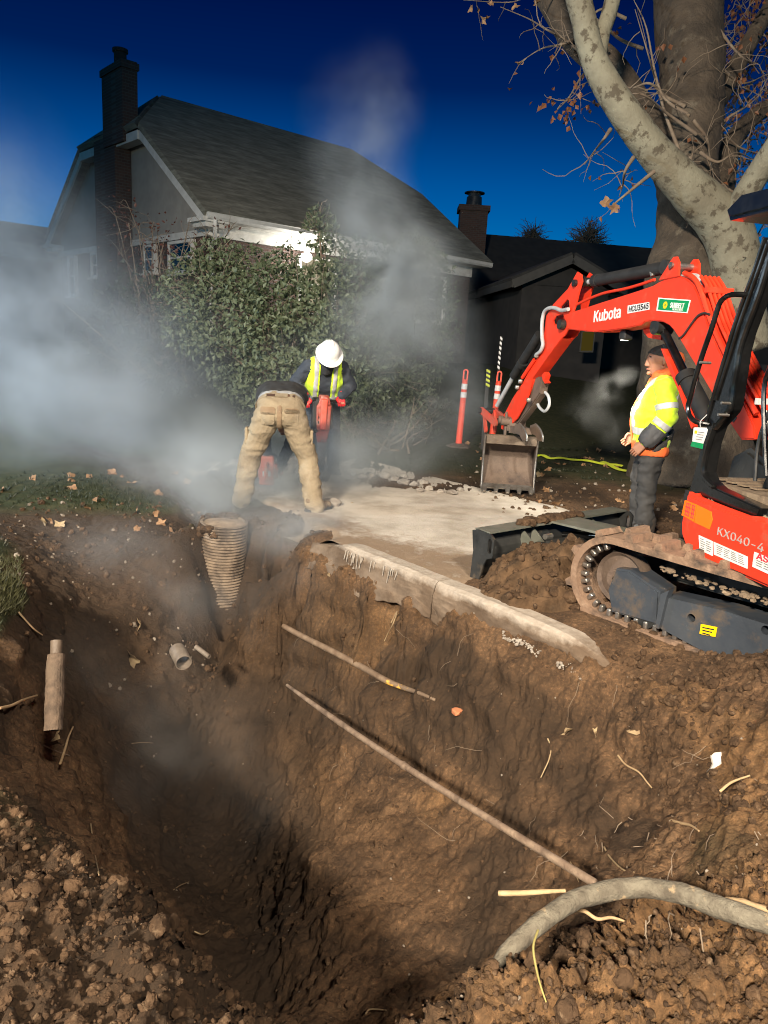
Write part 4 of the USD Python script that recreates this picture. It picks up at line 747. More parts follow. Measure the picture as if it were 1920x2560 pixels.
# near track frame: two box plates with a gusset between them (outline read on the photo)
Lf = .81
pA = t_side([(1330,1228), (1358,1232), (1424,1278), (1421,1352), (1320,1322), (1312,1275)], Lf, Q)
pB = t_side([(1430,1288), (1560,1318), (1700,1362), (1860,1420), (1840,1480), (1660,1430), (1560,1428), (1425,1356)], Lf, Q)
tf_ = obj('track_frame', t_plate(pA, Lf - .2, Lf, .012), MT['frame_grey'], ex, smooth=False)
hole = [sg.Point(*t_side([c], Lf, Q)[0]).buffer(.024) for c in ((1494,1335), (1655,1361))]
fb = sg.Polygon(pB)
for h in hole: fb = fb.difference(h)
obj('track_frame', t_plate(fb, Lf - .2, Lf + .004, .0), MT['frame_grey'], ex, smooth=False)
gq = t_side([(1428,1283), (1446,1275), (1440,1292), (1424,1358), (1416,1356)], Lf + .03, Q)
obj('frame_gusset', t_plate(gq, Lf - .02, Lf + .035), MT['frame_grey'], ex, smooth=False)
obj('track_frame', t_plate([(.6, .14), (.7, .4), (-.7, .4), (-.6, .14)], -Lf, -Lf + .2), MT['frame_grey'], ex, smooth=False)
ys = t_side([(1514,1348), (1549,1355), (1545,1376), (1511,1369)], Lf + .009, Q)
ysp = obj('warning_sticker', t_plate(ys, Lf + .005, Lf + .009), MT['yellow_sticker'], ex, smooth=False)
def text_on(name, text, a, b, height_px, l, plane, mat, parent, depth=.0025, bold=False, k=1.0, squeeze=None):
    """Lettering whose baseline runs between the photo pixels a and b on a side plane of the machine."""
    P0, Nn = (up_(0, l, 0), UL) if plane == 'u' else (tp(0, l, 0), TL)
    A, B = at_plane(a[0] * k, a[1] * k, P0, Nn), at_plane(b[0] * k, b[1] * k, P0, Nn)
    H = np.linalg.norm(at_plane(a[0] * k, a[1] * k - height_px * k, P0, Nn) - A)
    m = meshkit.text_mesh(text, H, depth, bold); w = m.bounds[1][0] - m.bounds[0][0]; m.apply_translation([-m.bounds[0][0], 0, 0])
    x = (B - A); sc = np.linalg.norm(x) / w; m.vertices[:, 0] *= sc; x /= np.linalg.norm(x); y = UZ - x * np.dot(UZ, x); y /= np.linalg.norm(y)
    return obj(name, moved(m, frame(A, x, y, np.cross(x, y))), mat, parent, smooth=False)
for r_ in range(3):
    y_ = 1354 + r_ * 6; obj('sticker_mark', t_plate(t_side([(1517, y_), (1542 - r_ * 4, y_ + 5), (1542 - r_ * 4, y_ + 7.5), (1517, y_ + 2.5)], Lf + .011, Q), Lf + .009, Lf + .011), MT['print_black'], ysp, smooth=False)
# ---- undercarriage centre
obj('chassis', cat_([t_plate([(-.62, .3), (.62, .3), (.7, .36), (.62, .44), (-.62, .44)], -.52, .52, .02), t_plate([(.45, .26), (.95, .22), (.98, .3), (.62, .44), (.45, .44)], -.3, .3, .02)]), MT['dark_steel'], ex, smooth=False)
obj('slew_ring', lathe([(.0, .0), (.4, 0), (.42, .02), (.42, .1), (.4, .12), (0, .12)], tp(0, 0, .44), UZ, 40), MT['dark_steel'], ex)
obj('track_motor_guard', t_plate([(.3, .36), (.62, .36), (.58, .5), (.34, .52)], .38, .52, .015), MT['dark_steel'], ex, smooth=False)
for a_, b_ in (((.75, -.2, .43), (.2, -.35, .5)), ((.8, -.32, .4), (.25, -.55, .46)), ((.6, .2, .47), (.1, .36, .5))): obj('undercarriage_hose', curve([tp(*a_), tp((a_[0] + b_[0]) / 2, (a_[1] + b_[1]) / 2 - .04, a_[2] + .09), tp(*b_)], .016, 8), MT['hose_grey'], ex)
for u_ in range(2): obj('undercarriage_hose', curve([at_plane(x * Q, y * Q, tp(0, .42, 0), TL) + TL * (-.05 * u_) for x, y in ((1518,1195 + 6 * u_), (1532,1197 + 6 * u_), (1540,1213 + 6 * u_), (1556,1226 + 5 * u_), (1600,1229 + 5 * u_))], .015, 6), MT['hose_grey'], ex)
# ---- dozer blade
bl = 1.9
arc = [(bl + .05 - .07 * math.sin(math.pi * t), .0 + .36 * t) for t in np.linspace(0, 1, 9)]
face = sg.LineString(arc).buffer(.009, cap_style=2)
bd = obj('blade', t_plate(face, -.85, .85), MT['dark_steel'], ex, smooth=40)
obj('blade_top_flange', t_plate([(bl - .07, .352), (bl + .06, .352), (bl + .075, .366), (bl - .07, .366)], -.85, .85), MT['olive_steel'], bd, smooth=False)
obj('cutting_edge', t_plate([(bl + .035, -.005), (bl + .055, -.005), (bl + .06, .07), (bl + .04, .07)], -.86, .86), MT['worn_steel'], bd, smooth=False)
ep = sg.Polygon([(bl + .07, 0), (bl - .02, .005), (bl - .05, .12), (bl - .075, .17), (bl - .125, .19), (bl - .135, .325), (bl - .1, .355), (bl + .04, .365), (bl + .085, .35), (bl + .06, .2)])
slot = sg.LineString([(bl - .095, .235), (bl - .095, .305)]).buffer(.018)
for l0, l1 in ((.85, .866), (-.866, -.85)): obj('blade_end_plate', t_plate(ep.difference(slot), l0, l1), MT['dark_steel'], bd, smooth=False)
for l0, l1 in ((.30, .32), (.42, .44), (-.32, -.30), (-.44, -.42)): obj('blade_rib', t_plate([(bl + .0, .03), (bl - .16, .12), (bl - .16, .22), (bl - .02, .33)], l0, l1), MT['olive_steel'], bd, smooth=False)
for l in (.36, -.36): obj('blade_arm', cat_([t_plate([(bl - .1, .1), (bl - .1, .24), (.95, .36), (.55, .42), (.5, .3), (.95, .2)], l - .05, l + .05, .012), t_plate(sg.Point(bl - .12, .17).buffer(.06), l - .08, l + .08)]), MT['black_matt'], ex, smooth=False)
obj('blade_crossbeam', t_plate([(1.62, .17), (1.72, .17), (1.72, .27), (1.62, .27)], -.36, .36, .01), MT['dark_steel'], ex, smooth=False)
bc_ = obj('blade_cylinder', cat_([rod(tp(.7, 0, .36), tp(1.45, 0, .33), .055), rod(tp(1.4, 0, .332), tp(1.82, 0, .25), .028)]), MT['black_paint'], ex)
obj('cylinder_guard', cat_([t_plate([(1.28, .37), (1.85, .36), (1.83, .375), (1.28, .39)], -.16, .16), t_plate([(1.05, .33), (1.28, .372), (1.28, .39), (1.04, .345)], -.16, .16)]), MT['olive_steel'], ex, smooth=False)
obj('step_plate', t_plate([(.78, .46), (1.2, .38), (1.21, .395), (.78, .475)], .08, .28), MT['olive_steel'], ex, smooth=False)
for l, f_, z_ in ((.32, 1.72, .3), (.44, 1.7, .24), (.44, 1.72, .16), (.2, 1.34, .4), (-.2, 1.3, .41)): obj('pivot_bolt', rod(tp(f_, l - .03, z_), tp(f_, l + .045, z_), .022, sides=8), MT['worn_steel'], ex, smooth=False)
dl = [rock(.03 + .04 * random.random(), 200 + i, 1, .6).apply_translation(tp(bl - .01 + random.uniform(-.03, .03), random.uniform(-.3, .45), .38)) for i in range(40)]
obj('blade_dirt', cat_(dl), MT['soil_clod'], bd, kind='stuff', smooth=25)
# ---- upper structure: red side skirt with a rounded front corner
us = .80
top_ = u_side([(1483,1062), (1500,1072), (1560,1096), (1608,1114), (1634,1116), (1659,1126), (1760,1164), (1900,1215)], us, Q)
bot_ = u_side([(1469,1130), (1470,1155), (1478,1178), (1498,1200), (1530,1215), (1590,1240), (1659,1271), (1760,1318), (1900,1380)], us, Q)
sk = [(x, z) for x, z in top_] + [(x, z) for x, z in bot_[::-1]]
panel = obj('side_panel', refine(u_plate(sk, us - .06, us, .018), .09), MT['red_paint'], ex, 'red lower side panel with warning stickers', smooth=35)
fx = top_[0][0]; zt_, zb_ = top_[0][1], bot_[1][1]
obj('front_panel', u_plate([(fx - .03, zb_ - .02), (fx + .01, zb_ + .03), (fx + .0, zt_ - .02), (fx - .05, zt_)], .2, us - .02, .012), MT['red_paint'], ex, smooth=35)
obj('deck', u_plate([(-1.1, .52), (.36, .56), (.38, .86), (-1.1, .92)], -.78, us - .09, .02), MT['black_matt'], ex, smooth=False)
obj('counterweight', u_plate([(-1.15, .5), (-.8, .5), (-.8, 1.25), (-1.05, 1.2), (-1.22, .95)], -.8, .78, .05), MT['red_paint'], ex, smooth=40)
obj('engine_hood', u_plate([(-1.1, .9), (-.55, .9), (-.55, 1.35), (-1.0, 1.3)], -.8, .78, .04), MT['black_matt'], ex, smooth=40)
rv = []
for i in range(60):
    t = random.random(); x = top_[0][0] * (1 - t) - .9 * t; rv.append(rock(.008 + .014 * random.random(), 300 + i, 1).apply_translation(up_(x - .03, us - .075 - .03 * random.random(), np.interp(-x, [-p[0] for p in top_], [p[1] for p in top_]) - .005)))
obj('deck_dirt', cat_(rv), MT['sill_dirt'], ex, kind='stuff', smooth=25)
def sticker(name, px, mat, l, parent, k=Q, th=.003): return obj(name, u_plate(u_side(px, l, k), l - .002, l + th), mat, parent, smooth=False)
C4 = lambda x, y: ((1660 + x * .208) / Q, (1040 + y * .208) / Q)     # helper grid of an enlarged crop of the photo
sticker('orange_sticker', [C4(255,1010), C4(395,1065), C4(360,1270), C4(215,1190)], MT['orange_sticker'], us, panel)
o2 = sticker('orange_sticker', [C4(400,1068), C4(572,1150), C4(585,1250), C4(548,1362), C4(368,1278)], MT['orange_sticker'], us, panel)
for r_ in range(3):
    text_on('sticker_text', ('STOP', 'READ', 'FIRST')[r_] if False else 'III II', C4(262 - r_ * 8, 1085 + r_ * 50), C4(370 - r_ * 8, 1130 + r_ * 52), 9, us + .003, 'u', MT['print_red'], panel, k=Q)
text_on('model_text', 'KX040-4', C4(640, 1425), C4(1190, 1640), 17, us + .0005, 'u', MT['print_silver'], panel, k=Q)
for px in ([C4(422,1432), C4(585,1505), C4(588,1682), C4(430,1610)], [C4(600,1512), C4(1005,1690), C4(1003,1835), C4(605,1665)], [C4(1090,1632), C4(1500,1800), C4(1500,2010), C4(1065,1810)]):
    w_ = sticker('white_sticker', px, MT['white_sticker'], us, panel); a, b, c, d = [np.array(x) for x in px]
    for r_ in range(5):
        t0, t1 = .16 + r_ * .15, .16 + r_ * .15 + .05
        L_ = lambda s, t: tuple((a * (1 - s) + b * s) * (1 - t) + (d * (1 - s) + c * s) * t)
        for q_ in range(4 if px[1][0] - px[0][0] > 60 else 2):
            nq = 4 if px[1][0] - px[0][0] > 60 else 2; s0 = .08 + q_ * .86 / nq; s1 = s0 + .86 / nq * random.uniform(.55, .9)
            if px[0] == C4(1090, 1632) and r_ < 2: continue
            sticker('fine_print', [L_(s0, t0), L_(s1, t0), L_(s1, t1), L_(s0, t1)], MT['print_grey'], us + .003, panel, th=.001)
text_on('sticker_text', 'ASV', C4(1110, 1712), C4(1330, 1800), 14, us + .0035, 'u', MT['print_red'], panel, k=Q, bold=True)
# ---- cab: front pillar, sill, handrail, opening with the dark inside
cl = .74
C2 = lambda x, y: ((1540 + x * .2441) / Q, (600 + y * .2441) / Q)
pl_out = [C2(1500,-30), C2(1310,560), C2(1200,830), C2(1080,1230), C2(950,1700), C2(900,1900), C4(540,0), C4(400,520), C4(300,890), C4(410,945), C4(1110,1245), C4(1160,1110), C4(620,870), C4(520,775), C4(480,670), C4(490,590), C4(540,330), C4(620,90), C2(1000,1920), C2(1140,1760), C2(1170,1690), C2(1230,1300), C2(1250,1150), C2(1300,950), C2(1430,600), C2(1570,200), C2(1600,-30)]
cf = obj('cab_frame', u_plate(u_side(pl_out, cl, Q), cl - .09, cl, .008), MT['black_paint'], ex, 'glossy black cab pillar and sill', smooth=30)
for pts, r_ in (([C2(1512,-20), C2(1400,330), C2(1290,620), C2(1195,900), C2(1090,1250), C2(960,1700), C2(905,1880)], .012), ([C2(1540,40), C2(1440,330), C2(1330,640), C2(1240,900), C2(1140,1230), C2(1010,1640)], .011),
                ([C2(1585,100), C2(1500,400), C2(1420,640), C2(1310,930), C2(1250,1130), C2(1225,1300), C2(1190,1480), C2(1165,1690), C2(1130,1770), C2(1010,1920), C4(600,120), C4(520,360), C4(470,600), C4(485,740), C4(590,850)], .017)):
    p2 = u_side(pts, cl + .01, Q); obj('pillar_trim', curve([up_(a, cl + .004, b) for a, b in p2], r_, 5, 8), MT['black_paint'], cf)
ha = u_side([C2(1320,560), C2(1240,560), C2(1160,585), C2(1100,640), C2(1060,750), C2(1000,940), C2(890,1260), C2(790,1620), C2(768,1720), C2(785,1800), C2(850,1860), C2(910,1885)], cl + .03, Q)
obj('handrail', curve([up_(a, cl + .05 - .05 * (i in (0, 11)), b) for i, (a, b) in enumerate(ha)], .0145, 6, 10), MT['black_paint'], cf)
for c in (C2(890,1255), C2(1075,1790), C2(1110,1670)): 
    a, b = u_side([c], cl + .05, Q)[0]; obj('bolt', rod(up_(a, cl + .0, b), up_(a, cl + .07, b), .008, sides=8), MT['worn_steel'], cf)
cz = 2.44
obj('cab_roof', u_plate([(.30, cz), (.2, cz + .06), (-.72, cz + .05), (-.75, cz - .04), (.26, cz - .06)], -.12, cl + .02, .02), MT['black_paint'], ex, smooth=40)
obj('cab_floor', u_plate([(.38, .9), (.38, .93), (-.7, .95), (-.7, .9)], -.1, cl - .1), MT['sill_dirt'], ex, smooth=False)
obj('cab_pillar', u_plate([(.42, .9), (.36, .9), (.2, cz - .02), (.26, cz - .02)], -.12, -.05, .01), MT['black_paint'], ex, smooth=False)
obj('cab_pillar', u_plate([(-.66, .95), (-.74, .95), (-.72, cz), (-.64, cz)], -.1, cl, .01), MT['black_paint'], ex, smooth=False)
for poly, l0 in (([(.34, 1.0), (-.64, 1.0), (-.64, cz - .1), (.2, cz - .1)], -.09),): obj('window', u_plate(poly, l0, l0 + .006), pane, ex, smooth=False)
seat = obj('seat', cat_([u_plate([(-.05, 1.12), (-.5, 1.1), (-.5, 1.22), (-.02, 1.24)], .08, .52, .03), u_plate([(-.45, 1.2), (-.58, 1.22), (-.66, 1.75), (-.56, 1.78)], .1, .5, .03)]), MT['black_matt'], ex, smooth=40)
obj('seat_base', u_plate([(0, .94), (-.5, .94), (-.45, 1.11), (-.05, 1.11)], .12, .5, .02), MT['black_matt'], ex, smooth=False)
for l, f_ in ((.24, .2), (.36, .2)): obj('travel_lever', curve([up_(f_, l, .95), up_(f_ + .02, l, 1.2), up_(f_ - .06, l, 1.48)], .012, 6, 8), MT['hose_black'], ex)
obj('control_console', u_plate([(-.25, .94), (-.6, .94), (-.62, 1.38), (-.36, 1.42), (-.27, 1.2)], .5, .6, .02), MT['black_matt'], ex, smooth=40)
obj('joystick', cat_([rod(up_(-.34, .56, 1.4), up_(-.32, .55, 1.55), .014), rod(up_(-.32, .55, 1.54), up_(-.315, .55, 1.64), .024)]), MT['black_matt'], ex)
for l in (.58, .64): obj('safety_lever', curve([up_(-.2, l, 1.05), up_(-.14, l, 1.25), up_(-.08, l, 1.5), up_(-.1, l, 1.62)], .013, 6, 8), MT['black_paint'], ex)
obj('floor_mat', cat_([u_plate([(.3 - .1 * i, .945), (.3 - .1 * i - .06, .945), (.3 - .1 * i - .06, .953), (.3 - .1 * i, .953)], .1, .56) for i in range(4)]), MT['sill_dirt'], ex, smooth=False)
# work lamp on the front of the cab roof
# ---- swing bracket and boom
obj('swing_bracket', cat_([u_plate([(.3, .6), (.62, .62), (.78, .78), (.74, 1.02), (.6, 1.1), (.34, 1.0)], -.12, .12, .03)]), MT['dark_steel'], ex, smooth=40)
bw = .085
boom_px = [(1417,823),(1417,800),(1423,786),(1436,778),(1500,757),(1560,738),(1600,725),(1630,715),(1652,702),(1675,692),(1699,690),(1715,696),(1734,712),(1748,744),(1772,820),(1804,890),(1840,965),(1884,1064),(1887,1098),(1852,1100),(1818,1049),(1779,983),(1740,917),(1696,844),(1684,826),(1672,813),(1655,804),(1632,802),(1612,805),(1601,813),(1560,821),(1520,827),(1482,830)]
bp = u_side(boom_px, bw)
# bracket below the knee that carries the boom cylinder
bm = obj('boom', u_plate(bp, -bw, bw, .008), MT['red_paint'], ex, 'red bent boom with maker lettering and rental sticker', smooth=25)
kn = u_side([(1600,812),(1618,806),(1650,806),(1648,850),(1617,844),(1606,832)], -.05)
for l0, l1 in ((-.085, -.065),): obj('cylinder_bracket', u_plate(kn, l0, l1), MT['red_paint'], bm, smooth=False)
ear = u_side([(1650,700),(1668,672),(1678,655),(1686,644),(1695,643),(1700,655),(1699,690)], bw)
obj('boom_ear', u_plate(ear, -bw - .012, -bw + .01, .004), MT['red_paint'], bm, smooth=False)
obj('boom_ear', u_plate(sg.Polygon(ear).buffer(.004), bw - .004, bw + .012, .004), MT['red_paint'], bm, smooth=False)
a, b = u_side([(1684,664)], bw)[0]; obj('boom_pin', rod(up_(a, -bw - .03, b), up_(a, bw + .03, b), .024), MT['worn_steel'], bm)
for px in ((1697,664), (1683,650)): 
    a, b = u_side([px], bw)[0]
text_on('brand_text', 'Kubota', (1484, 805), (1551, 793), 26, bw + .001, 'u', MT['white_sticker'], bm, bold=True)
np_ = sticker('number_plate', [(1570,764), (1623,755), (1624,774), (1569,784)], MT['white_sticker'], bw, bm, 1.0, .002)
text_on('plate_text', 'HCU3545', (1572, 780), (1621, 771.5), 13, bw + .003, 'u', MT['print_black'], bm, bold=True)
gs = sticker('rental_sticker', [(1646,744), (1727,750), (1719,783), (1641,777)], MT['white_sticker'], bw, bm, 1.0, .002)
sticker('sticker_field', [(1649,747), (1723.5,752.5), (1716.5,780), (1645,774)], MT['green_sticker'], bw + .002, bm, 1.0, .0015)
fc = u_side([(1664, 763)], bw)[0]; rr_ = .027
fl = so.unary_union([sg.Point(fc[0] + .7 * rr_ * math.cos(t), fc[1] + .7 * rr_ * math.sin(t)).buffer(rr_ * .33) for t in np.arange(10) * math.pi / 5] + [sg.Point(fc).buffer(rr_ * .65)]).difference(sg.Point(fc).buffer(rr_ * .33))
obj('sticker_flower', u_plate(fl, bw + .0035, bw + .005), MT['yellow_sticker'], bm, smooth=False)
text_on('sticker_text', 'SUNBELT', (1675, 769), (1709, 771.5), 12, bw + .0036, 'u', MT['white_sticker'], bm, bold=True)
text_on('sticker_text', 'RENTALS', (1681, 775.5), (1706, 777.5), 4.5, bw + .0036, 'u', MT['white_sticker'], bm)
fs = sticker('foot_sticker', [C2(1190,1745), C2(1240,1820), C2(1205,1870), C2(1155,1800)], MT['print_black'], bw, bm, Q)
# pipes along the boom
tp1 = u_side([(1432,770),(1470,752),(1510,737),(1560,727),(1600,716),(1636,704)], bw - .03)
obj('boom_pipe', curve([up_(a, bw - .03, b + .015) for a, b in tp1], .013, 6, 8), MT['red_paint'], bm)
back = u_side([(1699,690),(1722,702),(1740,735),(1765,812),(1800,890),(1840,968),(1876,1040)], bw)
for j in range(6):
    l = bw - .005 - j * .036; off = .05 + (.035 if j else .0)
    sh = np.array(back); sh2 = sh + np.array([[-.012, .02]]) * 0 + np.array([[-off * .9, off * .35]])
    if j: sh2 = sh2[1:]
    obj('boom_pipe', curve([up_(a, l, b) for a, b in sh2], .0125 if j else .018, 6, 8), MT['red_paint'], bm)
for a_, b_ in ((.34, .36), (.94, .955)):
    k_ = np.array(back); pA_ = k_[0] * (1 - a_) + k_[-1] * a_ if False else np.array([np.interp(a_, np.linspace(0, 1, 7), k_[:, 0]), np.interp(a_, np.linspace(0, 1, 7), k_[:, 1])])
    obj('pipe_clamp', box((.03, .22, .04), (0, 0, 0), frame((0, 0, 0), UF, UL, UZ)).apply_translation(up_(pA_[0] - .09, -.03, pA_[1] + .035)), MT['red_paint'] if a_ < .9 else MT['white_sticker'], bm, smooth=False)
for j in range(5):
    l = bw - .03 - j * .036; a, b = back[-1]; obj('pipe_fitting', rod(up_(a - .09, l, b + .04), up_(a - .125, l, b - .04), .019, sides=8), MT['worn_steel'], bm, smooth=False)
    obj('boom_hose', curve([up_(a - .125, l, b - .03), up_(a - .2, l - .02, b - .16), up_(a - .3, l - .05, b - .26), up_(a - .5, l - .08, b - .25)], .017, 5, 7), MT['hose_black'], bm)
obj('boom_hose', curve([up_(x, bw + .012, z) for x, z in u_side([(1700,847),(1712,838),(1732,810),(1748,790),(1764,783),(1778,786)], bw)], .008, 6, 6), MT['hose_black'], bm)
obj('boom_hose', curve([up_(x, -.02 + .01 * i, z) for i, (x, z) in enumerate(u_side([(1700,690),(1740,690),(1755,715),(1768,745)], 0))], .016, 6, 8), MT['hose_grey'], bm)
# ---- hydraulic cylinders of the boom and the arm
def cyl(name, a, b, la_, split, rb, rr, mat, parent=ex):
    A, B = up_(a[0], la_, a[1]), up_(b[0], la_, b[1]); Mx = A + (B - A) * split
    c = obj(name, cat_([rod(A, Mx, rb, sides=24), lathe([(0, -.02), (rb * 1.12, -.02), (rb * 1.12, .05), (rr, .05)], Mx, B - A, 24), rod(A - np.cross(UL, B - A) * 0 + UL * rb, A - UL * rb, rb * 1.05, sides=20)]), mat, parent)
    obj('cylinder_rod', rod(Mx, B, rr, sides=16), MT['chrome'] if mat is not MT['black_matt'] else MT['hose_grey'], c)
    obj('rod_eye', rod(B + UL * rr * 1.6, B - UL * rr * 1.6, rr * 1.9, sides=18), MT['dark_steel'], c); return c
px = lambda u, v, l=0.0: u_side([(u, v)], l)[0]
cyl('arm_cylinder', px(1672, 668), px(1466, 706), 0, .84, .052, .024, MT['black_matt'])
obj('arm_cylinder_fitting', rod(up_(*np.insert(px(1640, 692), 1, .03)), up_(*np.insert(px(1636, 672), 1, .03)), .018), MT['worn_steel'], ex)
A_, B_ = px(1772, 1050), px(1655, 818)
obj('boom_cylinder', cat_([rod(up_(A_[0], 0, A_[1]), up_(*np.insert(px(1718, 948), 1, 0)), .066, sides=24), rod(up_(*np.insert(px(1722, 955), 1, 0)), up_(*np.insert(px(1714, 938), 1, 0)), .078, sides=24)]), MT['black_matt'], ex)
obj('cylinder_rod', rod(up_(*np.insert(px(1716, 944), 1, 0)), up_(B_[0], 0, B_[1]), .034, sides=18), MT['black_paint'], ex)
obj('rod_eye', rod(up_(B_[0], .07, B_[1]), up_(B_[0], -.07, B_[1]), .062, sides=20), MT['dark_steel'], ex)
gd = u_side([(1655,872),(1662,872),(1676,900),(1703,965),(1736,1066),(1731,1072),(1699,978),(1672,916)], .05)
obj('cylinder_guard', u_plate(gd, .02, .06), MT['red_paint'], ex, smooth=False)
obj('cylinder_guard', u_plate(u_side([(1655,860),(1680,870),(1702,925),(1724,975),(1745,1050),(1728,1060),(1700,975)], -.06), -.075, -.06), MT['black_matt'], ex, smooth=False)
# ---- arm
aw = .07
arm = sg.Polygon(u_side([(1443,679),(1453,686),(1455,704),(1446,734),(1440,760),(1430,790),(1424,815),(1412,838),(1404,845),(1378,880),(1330,947),(1322,985),(1310,1015),(1293,1046),(1262,1076),(1252,1072),(1255,1045),(1262,1032),(1281,996),(1307,956),(1330,914),(1342,895),(1352,872),(1361,826),(1365,790),(1383,760),(1419,722)], aw))
h1 = sg.Polygon(u_side([(1418,748),(1422,752),(1423,771),(1412,779),(1400,777),(1401,768)], aw)); h2 = sg.Polygon(u_side([(1390,790),(1408,785),(1412,800),(1400,806),(1386,812),(1383,802)], aw))
am = obj('arm', cat_([u_plate(arm.difference(h1).difference(h2), aw - .016, aw, .003), u_plate(arm.difference(h1).difference(h2), -aw, -aw + .016, .003), u_plate(sg.Polygon(u_side([(1404,846),(1378,880),(1330,947),(1318,985),(1300,1020),(1275,1020),(1300,980),(1345,900),(1358,872),(1368,836)], aw)), -aw + .012, aw - .012)]), MT['red_paint'], ex, 'red dipper arm hanging down to the bucket', smooth=25)
a, b = px(1411, 812, aw); obj('arm_pivot', cat_([rod(up_(a, -.13, b), up_(a, .13, b), .045, sides=20), rod(up_(a, bw + .0, b), up_(a, bw + .03, b), .05, sides=20)]), MT['dark_steel'], am)
a, b = px(1440, 708, aw); obj('arm_pin', rod(up_(a, -.1, b), up_(a, .1, b), .034, sides=16), MT['dark_steel'], am)
hs = u_side([(1422,773),(1405,776),(1388,770),(1372,771),(1361,782),(1356,808),(1356,840),(1358,862),(1352,878),(1341,887)], aw + .03)
obj('arm_hose', curve([up_(x, aw + .035, z) for x, z in hs], .019, 6, 10), MT['hose_grey'], am)
ps = u_side([(1336,899),(1306,944)], aw + .02); obj('arm_pipe', rod(up_(ps[0][0], aw + .02, ps[0][1]), up_(ps[1][0], aw + .02, ps[1][1]), .02), MT['red_paint'], am)
for c in ((1341, 889), (1301, 953), (1322,1000), (1293,968)): 
    a, b = px(*c, aw + .03); obj('hose_fitting', rbox((.05, .05, .05), .015).apply_translation(up_(a, aw + .03, b)), MT['worn_steel'], am)
# bucket cylinder on the outer side of the arm, link and bucket
A_, B_ = px(1350, 838, 0), px(1287, 938, 0)
A2 = (A_[0] + .03, A_[1])
obj('bucket_cylinder', cat_([rod(up_(*np.insert(px(1349, 836), 1, 0)), up_(*np.insert(px(1284, 940), 1, 0)), .05, sides=20), rod(up_(*np.insert(px(1308, 905), 1, 0)), up_(*np.insert(px(1303, 913), 1, 0)), .062, sides=20)]), MT['black_matt'], ex)
obj('cylinder_rod', rod(up_(*np.insert(px(1284, 940), 1, 0)), up_(*np.insert(px(1243, 1014), 1, 0)), .027, sides=14), MT['hose_grey'], ex)
for l in (-.09, .09):
    P_ = [px(1221,1027), px(1256,1058)]; obj('bucket_link', u_plate(sg.LineString(P_).buffer(.045), l - .012, l + .012), MT['red_dusty'], ex, smooth=False)
    P_ = [px(1222,1030), px(1226,1075)]; obj('bucket_link', u_plate(sg.LineString(P_).buffer(.035), l * .7 - .012, l * .7 + .012), MT['red_dusty'], ex, smooth=False)
a, b = px(1221, 1027); obj('link_pin', rod(up_(a, -.13, b), up_(a, .13, b), .035, sides=16), MT['dark_steel'], ex)
th_ = u_side([(1335,955),(1352,940),(1368,950),(1362,985),(1330,1030),(1305,1062),(1290,1058),(1312,1015)], -.03)
obj('thumb_cylinder', u_plate(th_, -.06, .03, .012), MT['rust_steel'], ex, smooth=False)
hk = u_side([(1366,945),(1374,940),(1374,955),(1378,958)], 0)
obj('arm_bracket', u_plate(u_side([(1360,938),(1367,930),(1371,938),(1367,950),(1372,957),(1368,960),(1363,952)], 0), -.03, .03, .004), MT['red_paint'], am, smooth=False)
obj('thumb_hose', curve([up_(x, -.03, z) for x, z in u_side([(1354,978),(1364,990),(1367,1008),(1362,1022),(1354,1028),(1343,1019),(1337,1008)], 0)], .016, 6, 8), MT['hose_grey'], ex)
# thumb: two curved plates and the brown plate between them
tq = u_side([(1288,1062),(1300,1058),(1310,1072),(1316,1090),(1315,1102),(1307,1102),(1300,1088),(1285,1080)], .1)
tm_ = obj('bucket_thumb', cat_([u_plate(tq, .085, .105), u_plate(np.array(tq) + np.array([-.0, .0]), -.105, -.085), u_plate(sg.Polygon(u_side([(1292,1064),(1306,1070),(1312,1086),(1300,1084)], 0)), -.09, .09)]), MT['rust_steel'], ex, smooth=False)
ed = u_side([(1298,1058),(1309,1070),(1316,1088),(1316,1103)], .1)
for l in (.095, -.095): obj('worn_edge', curve([up_(x, l, z) for x, z in ed], .009, 4, 6), MT['worn_steel'], tm_)
_keep = (UF, UL, XC); _c0 = up_(4.66, 0, 0); _ba = _ua + math.radians(19)
UF, UL = np.array([math.sin(_ba), math.cos(_ba), 0]), np.array([-math.cos(_ba), math.sin(_ba), 0]); XC = _c0 - UF * 4.66
# bucket: opening towards the machine, teeth on the slab
BF = px(1250, 1237, 0)[0]; S0 = 4.56
prof = [(S0 - .02, .07), (S0 + .12, .13), (S0 + .24, .26), (S0 + .27, .42), (S0 + .2, .56), (S0 + .06, .66), (S0 - .05, .67)]
bk = catmull([(x, y, 0) for x, y in prof], 5)[:, :2]
shell = sg.LineString(bk).buffer(.008, cap_style=2)
bu = obj('bucket', u_plate(shell, -.3, .3), MT['rust_steel'], ex, 'worn brown digging bucket with pale edges', smooth=40)
cheek = sg.Polygon(list(map(tuple, bk)) + [(S0 + .02, .5), (S0 + .02, .3)])
for l0, l1 in ((.296, .316), (-.316, -.296)): 
    obj('bucket_side', u_plate(cheek.buffer(.01), l0, l1), MT['rust_steel'], bu, smooth=False)
    l = (l0 + l1) / 2; obj('side_edge', curve([up_(x, l, z) for x, z in ((S0 - .06, .68), (S0 + .0, .5), (S0 + .01, .3), (S0 - .04, .08), (S0 - .09, .03))], .011, 5, 6), MT['worn_steel'], bu)
obj('bucket_lip', u_plate([(S0 - .05, .58), (S0 - .062, .68), (S0 - .04, .69), (S0 - .028, .59)], -.29, .29), MT['pipe_metal'], bu, smooth=False)
